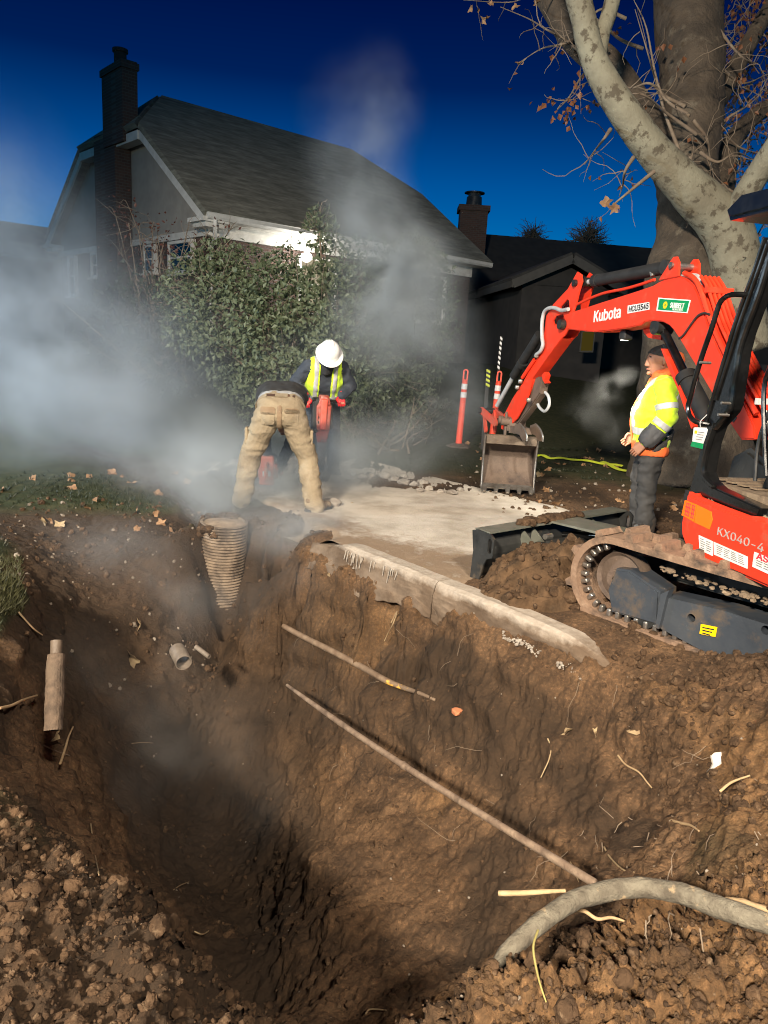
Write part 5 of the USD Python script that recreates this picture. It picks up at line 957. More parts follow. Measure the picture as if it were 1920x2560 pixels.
obj('cutting_lip', u_plate([(S0 - .06, .05), (S0 + .02, .085), (S0 + .015, .1), (S0 - .07, .066)], -.3, .3), MT['worn_steel'], bu, smooth=False)
for l in (-.27, -.135, 0, .135, .27): obj('bucket_tooth', prism([(-.034, 0), (.034, 0), (.02, .12), (-.02, .12)], .03, frame(up_(S0 - .03, l, .07), UL, -UF * .86 - UZ * .51, np.cross(UL, -UF * .86 - UZ * .51)), .006), MT['worn_steel'], bu, smooth=False)
for l in (-.08, .08): obj('bucket_ear', u_plate([(S0 + .1, .62), (S0 - .02, .66), (S0 - .0, .86), (S0 + .08, .95), (S0 + .17, .9), (S0 + .2, .75)], l - .012, l + .012), MT['rust_steel'], bu, smooth=False)
obj('quick_coupler', cat_([u_plate([(S0 - .08, .72), (S0 + .2, .72), (S0 + .22, .84), (S0 + .1, .94), (S0 - .06, .88)], -.065, .065, .02), rod(up_(S0 + .19, -.16, .84), up_(S0 + .19, .16, .84), .05), rod(up_(S0 - .02, -.14, .84), up_(S0 - .02, .14, .84), .045)]), MT['rust_steel'], ex, smooth=40)
UF, UL, XC = _keep
# ---- inspection tag that hangs from the handrail
tgp = up_(*np.insert(u_side([C2(865,1915)], cl + .07, Q)[0], 1, cl + .07))
tg_ = thing('inspection_tag', 'white and green inspection tag hanging on the front pillar of the excavator cab', 'tag', tgp)
tl = cl + .075
def tag_plate(name, pxs, mat, a, b): return obj(name, u_plate(u_side(pxs, tl, Q), tl + a, tl + b), mat, tg_, smooth=False)
tag_plate('tag_card', [C2(800,1925), C2(815,1918), C2(925,1922), C2(940,1940), C2(930,1985), C2(895,2085), C2(785,2062)], MT['white_sticker'], 0, .003)
tag_plate('green_strip', [C2(785,2062), C2(895,2085), C2(888,2140), C2(765,2112)], MT['green_sticker'], .0, .003)
tag_plate('tag_mark', [C2(812,1950), C2(838,1953), C2(834,1985), C2(808,1982)], MT['yellow_sticker'], .003, .004)
for i in range(4): tag_plate('tag_print', [C2(845 - i * 8, 1962 + i * 24), C2(912 - i * 8, 1972 + i * 24), C2(911 - i * 8, 1979 + i * 24), C2(844 - i * 8, 1969 + i * 24)], MT['print_grey'], .003, .004)
obj('tie', curve([tgp, tgp + UL * .005 + UZ * .03, tgp + UZ * .07 - UL * .03], .0025, 5, 5), MT['hose_grey'], tg_)
# ================================================================ PEOPLE AND THE TOOLS THEY HOLD
def hull(*sp): return m3.Manifold.batch_hull([m3.Manifold.sphere(r, 20).translate(tuple(map(float, p))) for p, r in sp])
def flesh(hulls, edge=.03, it=12, amp=0.0, scale=9.0, seed=0, cut=None, zs=1.0):
    m = hulls[0]
    for h in hulls[1:]: m = m + h
    if cut is not None: m = cut(m)
    m = tm(m.refine_to_length(edge)); m.merge_vertices(digits_vertex=5)
    if it:
        v0 = m.vertices.copy(); trimesh.smoothing.filter_taubin(m, iterations=it)
        d = m.vertices - v0; L = np.linalg.norm(d, axis=1); m.vertices = np.where((L < .03)[:, None], m.vertices, v0)
    if amp:
        v = m.vertices; wv = v + .12 * (np.stack([meshkit.fbm(v * 3 + k * 9.3, 2, seed + k) for k in range(3)], 1) - .5); nn = meshkit.fbm(wv * scale * np.array([1, 1, zs]) + seed, 3, seed); rid = 1 - np.abs(nn - .5) * 7; rid = np.where(rid < -.6, -.6, rid)
        m.vertices = v + m.vertex_normals * (amp * np.clip(rid, -1, 1))[:, None]
    return m
class Pose:
    def __init__(s, base, face): s.b = np.array(base, float); s.f = np.array([face[0], face[1], 0.]) / np.hypot(*face[:2]); s.l = np.array([-s.f[1], s.f[0], 0])
    def __call__(s, f, l, z): return s.b + s.f * f + s.l * l + UZ * z
def grow(hs, d): return [[(p, r + d) for p, r in h] for h in hs]
def H(hs): return [hull(*h) for h in hs]
def head_parts(c, fw, up, sc=1.0):
    """Skin hulls of a head whose skull centre is c, looking along fw: skull, jaw, nose, brow, ears; and the hair cap."""
    fw = np.array(fw) / np.linalg.norm(fw); up = np.array(up) - fw * np.dot(up, fw); up /= np.linalg.norm(up); lf = np.cross(up, fw)
    q = lambda f, l, u: c + (fw * f + lf * l + up * u) * sc
    skin = [[(q(-.02, .0, .02), .092 * sc), (q(.03, 0, .01), .078 * sc), (q(.0, .0, -.02), .075 * sc)], [(q(.03, 0, -.02), .068 * sc), (q(.062, .018, -.095), .026 * sc), (q(.062, -.018, -.095), .026 * sc), (q(-.0, .045, -.06), .03 * sc), (q(-.0, -.045, -.06), .03 * sc)],
            [(q(.1, 0, .012), .011 * sc), (q(.112, 0, -.03), .0145 * sc), (q(.1, .012, -.036), .011 * sc), (q(.1, -.012, -.036), .011 * sc)], [(q(.088, .03, .03), .014 * sc), (q(.088, -.03, .03), .014 * sc), (q(.095, 0, .03), .012 * sc)],
            [(q(.092, .02, -.068), .011 * sc), (q(.092, -.02, -.068), .011 * sc), (q(.098, 0, -.068), .012 * sc)], [(q(.094, .01, -.1), .016 * sc), (q(.094, -.01, -.1), .016 * sc)]]
    for s in (-1, 1): skin.append([(q(-.012, .084 * s, .012), .012 * sc), (q(-.03, .094 * s, .02), .011 * sc), (q(-.012, .085 * s, -.03), .01 * sc)])
    return skin, q
def eyes_brows(q, name_parent, sc=1.0):
    e = [trimesh.creation.icosphere(2, .0115 * sc).apply_translation(q(.083, .031 * s, .008)) for s in (-1, 1)]; obj('eyes', cat_(e), MT['white_sticker'], name_parent)
    obj('pupils', cat_([trimesh.creation.icosphere(1, .006 * sc).apply_translation(q(.0925, .031 * s, .007)) for s in (-1, 1)]), MT['print_black'], name_parent)
    obj('eyebrows', cat_([curve([q(.093, .014 * s, .03), q(.096, .03 * s, .037), q(.084, .052 * s, .03)], .0055 * sc, 4, 6) for s in (-1, 1)]), MT['hair'], name_parent)
    obj('lips', curve([q(.1, .024, -.068), q(.109, 0, -.067), q(.1, -.024, -.068)], .006 * sc, 4, 6), mk('lips', (.36, .13, .1), None, rough=.5) if 'lips' not in MT else MT['lips'], name_parent)
def hand_hulls(w, x, n, thumb, curl=.5, sc=1.0):
    """Wrist w, fingers along x, palm facing n, thumb on the side given; palm, four unequal fingers and a thumb, all curled."""
    x = np.array(x) / np.linalg.norm(x); n = np.array(n) - x * np.dot(n, x); n /= np.linalg.norm(n); y = np.cross(n, x) * thumb
    q = lambda a, b, c: w + (x * a + y * b + n * c) * sc
    hs = [[(q(.0, .014, 0), .022 * sc), (q(.0, -.014, 0), .022 * sc), (q(.085, .032, 0), .013 * sc), (q(.085, -.032, 0), .012 * sc), (q(.03, .034, .005), .016 * sc)]]
    for b, L in ((.031, .07), (.011, .078), (-.011, .072), (-.031, .055)):
        p, d, a = q(.085, b, 0), 0.0, []
        a.append(p)
        for k, l in enumerate((.45, .32, .23)):
            d += curl * (.75 + .3 * k); p = p + (x * math.cos(d) + n * math.sin(d)) * L * l * 1.15 * sc; a.append(p)
        rr = (.0098, .0092, .0086, .0075)
        hs += [[(a[k], rr[k] * sc), (a[k + 1], rr[k + 1] * sc)] for k in range(3)]
    t = [q(.02, .032, .008), q(.05, .056, .018 + .02 * curl), q(.075, .06 - .02 * curl, .03 + .03 * curl), q(.092, .05 - .03 * curl, .04 + .035 * curl)]
    hs += [[(t[k], (.0135, .0115, .0105, .0088)[k] * sc), (t[k + 1], (.0135, .0115, .0105, .0088)[k + 1] * sc)] for k in range(3)]
    return hs
def slab_cut(h, p, n, lo, hi, size=3.0):           # the part of a solid between two planes
    n = np.array(n) / np.linalg.norm(n); p = np.array(p)
    return h.trim_by_plane(tuple(map(float, n)), float(p @ n + lo)).trim_by_plane(tuple(map(float, -n)), float(-(p @ n + hi)))
def union(hs):
    m = hs[0]
    for h in hs[1:]: m = m + h
    return m
# ---------------------------------------------------------------- standing man in the yellow jacket
SM = Pose([2.47, 6.9, 0.0], (-.95, .24)); b = SM
t1 = thing('person', 'person in a yellow jacket and orange hood standing behind the excavator blade', 'person', b.b)
legs = [[(b(-.0, .1, .93), .125), (b(.02, .115, .52), .085)], [(b(.02, .115, .52), .085), (b(-.01, .12, .1), .075)], [(b(.0, -.1, .93), .125), (b(.06, -.11, .52), .085)], [(b(.06, -.11, .52), .085), (b(.03, -.12, .1), .075)], [(b(-.02, .07, .98), .135), (b(-.02, -.07, .98), .135), (b(.02, 0, .9), .12)]]
torso = [[(b(.02, .07, .9), .155), (b(.02, -.07, .9), .155), (b(.05, .06, 1.12), .165), (b(.05, -.06, 1.12), .165)], [(b(.05, .06, 1.12), .165), (b(.05, -.06, 1.12), .165), (b(-.02, .12, 1.36), .125), (b(-.02, -.12, 1.36), .125)], [(b(-.02, .13, 1.38), .1), (b(-.02, -.13, 1.38), .1), (b(-.02, 0, 1.46), .085)]]
armL = [[(b(-.02, .2, 1.38), .095), (b(-.07, .26, 1.13), .08)], [(b(-.07, .26, 1.13), .08), (b(.07, .25, .92), .062)]]
armR = [[(b(-.02, -.2, 1.38), .095), (b(-.05, -.25, 1.13), .08)], [(b(-.05, -.25, 1.13), .08), (b(.12, -.2, .94), .062)]]
hc = b(.03, 0, 1.63); hsk, hq = head_parts(hc, SM.f * 1 + UZ * -.12 + SM.l * .1, UZ, 1.1)
neck = [[(b(-.02, 0, 1.42), .066), (b(.0, 0, 1.56), .06)]]
hl = hand_hulls(b(.1, .245, .875), SM.f * .75 - UZ * .75 - SM.l * .1, -SM.l * .7 - SM.f * .3, 1, .55); hr_ = hand_hulls(b(.15, -.19, .91), SM.f * .8 - UZ * .6, SM.l, -1, .5)
skin_h = hsk + neck + grow(legs, -.03) + grow(torso, -.04) + grow(armL, -.028) + grow(armR, -.028) + hl + hr_ + [[(b(.07, .25, .92), .03), (b(.1, .245, .875), .026)], [(b(.12, -.2, .94), .03), (b(.15, -.19, .91), .026)]]
obj('body', flesh(H(skin_h), .014, 4), MT['skin'], t1, smooth=True); eyes_brows(hq, t1, 1.1)
hair = union(H([[(hq(-.022, 0, .026), .107), (hq(.022, 0, .03), .093)], [(hq(-.04, 0, -.01), .094)]])).trim_by_plane(tuple(map(float, (hq(-.35, 0, 1.0) - hq(0, 0, 0)) / np.linalg.norm(hq(-.35, 0, 1.0) - hq(0, 0, 0)))), float(hq(.06, 0, .05) @ ((hq(-.35, 0, 1.0) - hq(0, 0, 0)) / np.linalg.norm(hq(-.35, 0, 1.0) - hq(0, 0, 0)))) - .0)
hair2 = union(H([[(hq(-.025, 0, .02), .107), (hq(-.04, 0, -.025), .097)]])).trim_by_plane(tuple(map(float, hq(-1, 0, .15) - hq(0, 0, 0))), float(hq(-.004, 0, 0) @ (hq(-1, 0, .15) - hq(0, 0, 0))))
obj('hair', flesh([hair, hair2], .016, 2), MT['hair'], t1, smooth=True)
obj('trousers', flesh(H(legs), .018, 8, .014, 6, 3, zs=1.7), MT['trouser_grey'], t1, smooth=True)
jh = H(torso + armL + armR); ja = union(jh)
jz = lambda m: m.trim_by_plane((0, 0, 1), .845)
obj('jacket', flesh(jh, .018, 8, .015, 5.5, 5, cut=jz, zs=1.4), MT['hivis'], t1, smooth=True)
gj = union(H(grow(torso, .006)))
obj('hoodie', flesh([slab_cut(union(H([[(b(.025, .07, .9), .16), (b(.025, -.07, .9), .16), (b(.02, .07, .8), .162), (b(.02, -.07, .8), .162)]])), (0, 0, 0), (0, 0, 1), .77, .9)], .022, 4, .008, 9, 6), MT['hood_orange'], t1, smooth=True)
hood = [[(b(-.1, .08, 1.52), .06), (b(-.1, -.08, 1.52), .06), (b(-.12, 0, 1.64), .055)], [(b(-.09, .1, 1.53), .05), (b(.05, .075, 1.49), .042)], [(b(-.09, -.1, 1.53), .05), (b(.05, -.075, 1.49), .042)], [(b(-.12, .04, 1.67), .04), (b(-.09, .1, 1.55), .05)], [(b(.07, .05, 1.45), .03), (b(.1, 0, 1.37), .03), (b(.07, -.05, 1.45), .03)]]
obj('hood', flesh(H(hood), .018, 6, .006, 12, 7), MT['hood_orange'], t1, smooth=True)
obj('collar', flesh([slab_cut(union(H([[(b(-.04, .06, 1.43), .095), (b(-.04, -.06, 1.43), .095), (b(-.04, 0, 1.52), .085)]])), b(0, 0, 1.45), UZ * 1 + SM.f * .25, -.01, .045)], .02, 3), MT['jacket_grey'], t1, smooth=True)
zip_ = [b(.1, .02, 1.37), b(.19, .02, 1.25), b(.222, .02, 1.1), b(.2, .02, .95), b(.18, .02, .86)]; obj('zip_facing', curve(zip_, .014, 5, 6), MT['hood_orange'], t1)
gt_ = grow(torso, .0145); gl = grow(armL, .0145); gr = grow(armR, .0145)
tb_ = union(H(gt_))
obj('reflective_band', flesh([slab_cut(tb_, (0, 0, 0), (0, 0, 1), .96, 1.015)], .022, 0, .008, 7.5, 5), MT['reflective_grey'], t1, smooth=40)
for s in (-1, 1):
    vb = slab_cut(tb_, b(0, .1 * s, 0), SM.l, -.025, .025).trim_by_plane((0, 0, 1), 1.0)
    obj('reflective_band', flesh([vb], .022, 0, .008, 7.5, 5), MT['reflective_grey'], t1, smooth=40)
for ar, nm in ((gl, 0), (gr, 1)):
    au = union(H(ar)); e0, e1 = ar[0][0][0], ar[0][1][0]
    obj('reflective_band', flesh([slab_cut(hull(*ar[0]), e0, e1 - e0, .14, .19)], .02, 0), MT['reflective_grey'], t1, smooth=40)
    f0, f1 = ar[1][0][0], ar[1][1][0]; L_ = np.linalg.norm(f1 - f0)
    obj('reflective_band', flesh([slab_cut(hull(*ar[1]), f0, f1 - f0, .045, .1)], .02, 0), MT['reflective_grey'], t1, smooth=40)
    obj('cuff', flesh([slab_cut(hull(*grow([ar[1]], .008)[0]), f0, f1 - f0, .12, L_ + .05)], .02, 0, .008, 9, 3), MT['jacket_grey'], t1, smooth=40)
def boot(b, f, l, mat, parent, turn=0.0, h=.16, s=1.0):
    ff = b.f * math.cos(turn) + b.l * math.sin(turn); ll = np.array([-ff[1], ff[0], 0]); o = b(f, l, 0); q = lambda x, y, z: o + ff * x * s + ll * y * s + UZ * z * s
    bt = obj('boot', flesh(H([[(q(-.06, 0, .05), .045), (q(-.05, 0, h), .062)], [(q(-.06, 0, .045), .045), (q(.1, .02, .045), .042), (q(.1, -.02, .045), .042)], [(q(.1, .02, .045), .042), (q(.18, 0, .04), .04)], [(q(-.04, 0, h), .05), (q(.08, 0, .06), .045)]]), .022, 5), mat, parent, smooth=True)
    sole = sg.LineString([(-.07, 0), (.04, 0), (.18, .0)]).buffer(.05); obj('sole', prism(sg.Polygon([(x * s, y * s) for x, y in sole.exterior.coords]), .025 * s, frame(o + UZ * .001, ff, ll, UZ)), MT['boot_black'], bt, smooth=False)
boot(b, -.0, .12, MT['boot_black'], t1); boot(b, .04, -.12, MT['boot_black'], t1)
# ---------------------------------------------------------------- worker leaning over the breaker
JB = at_z(690 * Q, 1032 * Q, 0.0)
WF = -JB[:2] / np.linalg.norm(JB[:2]); W2 = Pose([JB[0], JB[1], 0] + np.array([-WF[0] * .42, -WF[1] * .42, 0]), WF + np.array([.1, 0])); b = W2
t2 = thing('person', 'person in a white hard hat and yellow vest leaning over the red breaker', 'person', b.b)
sh = b(.34, -.0, 1.30)
legs = [[(b(-.02, .1, .92), .115), (b(.12, .15, .5), .082)], [(b(.12, .15, .5), .082), (b(.0, .17, .1), .07)], [(b(-.02, -.1, .92), .115), (b(.12, -.15, .5), .082)], [(b(.12, -.15, .5), .082), (b(.02, -.17, .1), .07)], [(b(-.03, .07, .97), .125), (b(-.03, -.07, .97), .125)]]
torso = [[(b(-.02, .07, .98), .135), (b(-.02, -.07, .98), .135), (b(.16, .08, 1.18), .15), (b(.16, -.08, 1.18), .15)], [(b(.16, .08, 1.18), .15), (b(.16, -.08, 1.18), .15), (b(.27, .13, 1.33), .11), (b(.27, -.13, 1.33), .11)], [(b(.27, .14, 1.34), .09), (b(.27, -.14, 1.34), .09), (b(.33, 0, 1.4), .085)]]
hp_z = .93; gripL, gripR = b(.33, .2, hp_z), b(.33, -.23, hp_z - .03)
armL = [[(b(.27, .2, 1.33), .085), (b(.17, .33, 1.12), .07)], [(b(.17, .33, 1.12), .07), (gripL + [0, 0, .07] , .055)]]
armR = [[(b(.27, -.2, 1.33), .088), (b(.15, -.36, 1.12), .072)], [(b(.15, -.36, 1.12), .072), (gripR + [0, 0, .07], .055)]]
hc = b(.46, .02, 1.47); hsk, hq = head_parts(hc, W2.f * .72 - UZ * .75 + W2.l * .12, UZ * .75 + W2.f * .7, 1.02)
skin_h = hsk + [[(b(.32, 0, 1.38), .062), (b(.42, 0, 1.46), .06)]] + grow(legs, -.03) + grow(torso, -.04) + grow(armL, -.028) + grow(armR, -.028) + hand_hulls(gripL + [0, 0, .07], -UZ + W2.f * .3, W2.f, -1, .75) + hand_hulls(gripR + [0, 0, .07], -UZ + W2.f * .3, W2.f, 1, .75)
obj('body', flesh(H(skin_h), .016, 4), MT['skin'], t2, smooth=True); eyes_brows(hq, t2, 1.02)
obj('trousers', flesh(H(legs), .025, 8, .012, 8.5, 13), MT['navy_cloth'], t2, smooth=True)
obj('jacket', flesh(H(torso + armL + armR + [[(b(.3, 0, 1.38), .085), (b(.36, 0, 1.42), .075)]]), .023, 8, .012, 8, 15), MT['navy_cloth'], t2, smooth=True)
vt = union(H(grow([[(b(-.02, .07, .98), .135), (b(-.02, -.07, .98), .135), (b(.16, .08, 1.18), .15), (b(.16, -.08, 1.18), .15)], [(b(.16, .08, 1.18), .15), (b(.16, -.08, 1.18), .15), (b(.27, .1, 1.33), .115), (b(.27, -.1, 1.33), .115)], [(b(.27, .12, 1.34), .092), (b(.27, -.12, 1.34), .092), (b(.3, 0, 1.38), .09)]], .014)))
side = lambda m, lo, hi: slab_cut(m, b(0, 0, 0), W2.l, lo, hi)
for s, (lo, hi) in ((-1, (-.3, -.075)), (1, (.075, .3))):
    obj('safety_vest', flesh([side(vt, lo, hi)], .025, 0, .01, 8, 15), MT['hivis'], t2, smooth=40)
vt2 = union(H(grow([[(b(-.02, .07, .98), .135), (b(-.02, -.07, .98), .135), (b(.16, .08, 1.18), .15), (b(.16, -.08, 1.18), .15)], [(b(.16, .08, 1.18), .15), (b(.16, -.08, 1.18), .15), (b(.27, .1, 1.33), .115), (b(.27, -.1, 1.33), .115)], [(b(.27, .12, 1.34), .092), (b(.27, -.12, 1.34), .092), (b(.3, 0, 1.38), .09)]], .02)))
for lo, hi in ((-.135, -.095), (.095, .135)): obj('reflective_band', flesh([side(vt2, lo, hi)], .025, 0, .01, 8, 15), MT['reflective_grey'], t2, smooth=40)
for lo, hi in ((-.3, -.078), (.078, .3)): obj('reflective_band', flesh([slab_cut(side(vt2, lo, hi), b(.02, 0, 1.02), UZ * .8 + W2.f * .6, .0, .05)], .025, 0, .01, 8, 15), MT['reflective_grey'], t2, smooth=40)
obj('scarf', flesh(H([[(b(.34, .03, 1.4), .085), (b(.42, .03, 1.38), .07), (b(.38, 0, 1.3), .07)]]), .02, 5, .006, 11, 2), MT['black_cloth'], t2, smooth=True)
lg = lathe([(.0, 0), (.024, 0), (.024, .003), (0, .003)], b(.395, -.105, 1.335), W2.f * .9 + UZ * .35 - W2.l * .1, 14); obj('badge', lg, MT['white_sticker'], t2, smooth=False)
# hard hat: dome with a ridge and a brim, tilted with the head
upv = (hq(0, 0, 1) - hq(0, 0, 0)); upv /= np.linalg.norm(upv); fwv = hq(1, 0, 0) - hq(0, 0, 0); fwv /= np.linalg.norm(fwv); lfv = np.cross(upv, fwv)
dome_ = lathe([(.0001, .148), (.03, .146), (.06, .138), (.09, .12), (.112, .09), (.122, .05), (.125, .012), (.15, .0), (.163, -.008), (.161, -.014), (.148, -.008), (.122, .0), (.118, .05), (.105, .09), (.0001, .14)], (0, 0, 0), (0, 0, 1), 40)
dv = dome_.vertices.copy(); ang = np.arctan2(dv[:, 1], dv[:, 0]); dv[:, 0] *= 1.14; rim = dv[:, 2] < .011
dv[:, 0] += np.where(rim, .028 * np.clip(np.cos(ang), 0, 1), 0); dome_.vertices = dv
T_ = frame(hq(-.012, 0, .035), fwv, lfv, upv)
hh = obj('hard_hat', moved(dome_, T_), MT['helmet_white'], t2, smooth=40)
obj('hat_ridge', moved(cat_([curve([(-.13 * math.cos(a) * 1.0, y, .151 * math.sin(a) ** .8 + .004) for a in np.linspace(.35, math.pi - .3, 9)], .009, 3, 6) for y in (-.03, 0, .03)]), T_), MT['helmet_white'], hh)
for g_, sgn in ((gripL, -1), (gripR, 1)):
    gh = hand_hulls(g_ + [0, 0, .075], -UZ + W2.f * .25, W2.f, sgn, .8, 1.12)
    obj('glove', flesh(H(gh + [[(g_ + [0, 0, .1], .034), (g_ + [0, 0, .06], .036)]]), .012, 3), MT['glove_red'], t2, smooth=True)
boot(b, .0, .17, MT['boot_black'], t2, .2); boot(b, .02, -.17, MT['boot_black'], t2, -.2)
# ---------------------------------------------------------------- the breaker
jb = thing('jackhammer', 'big red electric breaker standing upright on the slab', 'jackhammer', JB)
ax = np.array([.02, .0, 1.0]); ax /= np.linalg.norm(ax); tilt = lambda z: JB + ax * z - np.array([WF[0], WF[1], 0]) * 0
side_v = W2.l; fr_v = W2.f
def jsec(z0, z1, w0, w1, d0, d1, off=0.0):
    pts = []
    for z, w, d in ((z0, w0, d0), (z1, w1, d1)):
        for sx in (-1, 1):
            for sy in (-1, 1): pts.append((tilt(z) + side_v * sx * (w / 2 - .02) + fr_v * (sy * (d / 2 - .02) + off), .02))
    return hull(*pts)
obj('body', flesh([jsec(.46, .62, .12, .17, .13, .17), jsec(.6, .88, .17, .18, .17, .19), jsec(.86, .99, .18, .12, .19, .15)], .03, 3), MT['tool_red'], jb, smooth=40)
obj('side_cover', flesh([jsec(.58, .96, .1, .1, .17, .15, 0).translate(tuple(-side_v * .085)), jsec(.62, .9, .04, .04, .1, .1).translate(tuple(side_v * .1))], .03, 3), MT['black_matt'], jb, smooth=40)
obj('front_plate', flesh([jsec(.62, .95, .07, .085, .02, .02).translate(tuple(fr_v * .095))], .03, 2), MT['red_dusty'], jb, smooth=40)
obj('nose', cat_([rod(tilt(.2), tilt(.47), .052, .058), rod(tilt(.17), tilt(.21), .06, .06)]), MT['pvc'], jb)
obj('tool_holder', cat_([rod(tilt(.1), tilt(.18), .045, .05, 12), rod(tilt(.15) - side_v * .08, tilt(.15) + side_v * .05, .014)]), MT['dark_steel'], jb)
obj('chisel', cat_([rod(tilt(.03), tilt(.12), .018), rod(tilt(-.06), tilt(.04), .004, .018)]), MT['worn_steel'], jb)
obj('handle', curve([gripL + side_v * .07, gripL + side_v * -.05, tilt(.94) + side_v * .07 - fr_v * .02, tilt(.9) + side_v * .05], .019, 5, 10), MT['black_matt'], jb)
obj('handle', curve([gripR - side_v * .07, gripR + side_v * .05, tilt(.92) - side_v * .07 - fr_v * .02, tilt(.88) - side_v * .05], .019, 5, 10), MT['black_matt'], jb)
for k in range(4): obj('marking', box((.012, .02 + .012 * (k % 2), .03), (0, 0, 0), frame((0, 0, 0), side_v, fr_v, UZ)).apply_translation(tilt(.68 + .055 * k) + fr_v * .106 + side_v * .0), MT['white_sticker'], jb, smooth=False)
obj('guard_tube', curve([tilt(.6) + side_v * -.13, tilt(.48) + side_v * -.15, tilt(.38) + side_v * -.1, tilt(.3) + side_v * -.05], .014, 5, 8), MT['pipe_metal'], jb)
# ---------------------------------------------------------------- bent worker in khaki trousers with the cut-off saw
FL, FR = at_z(527 * Q, 1090 * Q, 0.0), at_z(684 * Q, 1105 * Q, 0.0)
mid = (FL + FR) / 2; BF_ = np.array([-.1, 1.0]); W3 = Pose(mid + np.array([-.02, 0, 0]), BF_); b = W3
t3 = thing('person', 'person in khaki trousers and black top bent double with a saw', 'person', b.b)
lL = (FL - mid) @ W3.l; lR = (FR - mid) @ W3.l; fL = (FL - mid) @ W3.f; fR = (FR - mid) @ W3.f
hipz = .92
kL, kR = b(.1, lL * .78, .5), b(.08, lR * .74, .5)
legs = [[(b(.0, .115, hipz), .128), (kL, .1)], [(kL, .1), (b(fL + .0, lL, .05), .092)], [(b(.0, -.115, hipz), .128), (kR, .1)], [(kR, .1), (b(fR + .0, lR, .05), .092)],
        [(b(.0, .09, hipz + .05), .14), (b(.0, -.09, hipz + .05), .14), (b(.1, .07, hipz + .1), .13), (b(.1, -.07, hipz + .1), .13)], [(b(-.03, .08, hipz - .0), .12), (b(-.03, -.08, hipz), .12)]]
torso = [[(b(.08, .09, hipz + .1), .14), (b(.08, -.09, hipz + .1), .14), (b(.34, .1, hipz + .14), .155), (b(.34, -.1, hipz + .14), .155)], [(b(.34, .1, hipz + .14), .155), (b(.34, -.1, hipz + .14), .155), (b(.58, .12, hipz + .0), .115), (b(.58, -.09, hipz + .0), .115)]]
SW = at_z(578 * Q, 1048 * Q, 0.0)
hdL, hdR = SW + np.array([-.02, .05, .34]), SW + np.array([.16, -.02, .28])
armL = [[(b(.58, .2, hipz - .02), .085), (b(.6, .2, .66), .07)], [(b(.6, .2, .66), .07), (hdL, .05)]]; armR = [[(b(.58, -.13, hipz - .02), .08), (b(.55, -.12, .64), .065)], [(b(.55, -.12, .64), .065), (hdR, .05)]]
hc = b(.72, 0, hipz - .14); hsk, hq = head_parts(hc, -UZ * .95 + W3.f * .3, W3.f, 1.0)
skin_h = hsk + [[(b(.6, 0, hipz), .062), (hc, .06)]] + grow(legs, -.035) + grow(torso, -.04) + grow(armL, -.028) + grow(armR, -.028) + hand_hulls(hdL, -UZ + W3.f * .3, W3.f, -1, .7) + hand_hulls(hdR, -UZ * .6 - W3.f * .2, W3.l, 1, .7)
obj('body', flesh(H(skin_h), .018, 4), MT['skin'], t3, smooth=True)
obj('trousers', flesh(H(legs), .017, 9, .013, 4.5, 23, zs=2.0), MT['khaki'], t3, smooth=True)
obj('sweatshirt', flesh(H(torso + armL + armR), .025, 8, .012, 8, 25, cut=lambda m: m.trim_by_plane(tuple(W3.f * .95 + UZ * .3), float(b(.09, 0, hipz + .14) @ (W3.f * .95 + UZ * .3)))), MT['black_cloth'], t3, smooth=True)
obj('undershirt', flesh([slab_cut(union(H(grow(torso[:1], -.004))), b(.05, 0, hipz + .14), W3.f * .95 + UZ * .3, -.035, .05)], .025, 2), MT['grey_cloth'], t3, smooth=True)
wbn = W3.f * .75 + UZ * .66; wbn /= np.linalg.norm(wbn)
lgu = union(H(grow(legs, .006)))
obj('belt', flesh([slab_cut(union(H(grow(legs[4:5], .011))), b(.02, 0, hipz + .17), wbn, -.06, -.02)], .025, 0), MT['belt'], t3, smooth=40)
obj('waistband', cat_([flesh([slab_cut(union(H(grow(legs[4:5], .015))), b(.02, 0, hipz + .17), wbn, -.075, -.01).trim_by_plane(tuple(map(float, W3.l * s)), float(b(0, 0, 0) @ (W3.l * s) + lo)).trim_by_plane(tuple(map(float, -W3.l * s)), float(-(b(0, 0, 0) @ (W3.l * s)) - hi))], .025, 0) for s, lo, hi in ((1, -.07, .05), (1, .13, .25), (-1, .14, .25))]), MT['khaki'], t3, smooth=40)
leg_big = union(H(grow(legs, .017)))
def patch(name, c, rr, mat, label=None):
    s = hull((c + UZ * rr[1] * .5 + W3.l * rr[0] * .5, .02), (c - UZ * rr[1] * .5 + W3.l * rr[0] * .5, .02), (c + UZ * rr[1] * .5 - W3.l * rr[0] * .5, .02), (c - UZ * rr[1] * .5 - W3.l * rr[0] * .5, .02), (c + UZ * rr[1] * .5 + W3.f * .2, .02), (c - UZ * rr[1] * .5 + W3.f * .2, .02))
    m = leg_big ^ s
    
    if m.num_tri() if callable(getattr(m, 'num_tri', None)) else True: obj(name, flesh([m], .022, 0), mat, t3, label=label, smooth=40)
patch('pocket_flap', b(-.16, .115, hipz + .045), (.11, .035), MT['khaki_dark']); patch('pocket_stitching', b(-.16, -.115, hipz + .05), (.1, .012), MT['khaki_dark']); patch('seat_seam', b(-.16, 0, hipz - .02), (.004, .2), MT['khaki_dark']); patch('back_pocket', b(-.16, .115, hipz - .03), (.1, .08), MT['khaki']); patch('back_pocket', b(-.16, -.115, hipz - .01), (.1, .12), MT['khaki'])
for c, w in ((b(-.175, .115, hipz - .05), .1), (b(-.175, -.115, hipz + .05), .1)): patch('pocket_edge', c, (w, .0), MT['khaki_dark']) if False else None
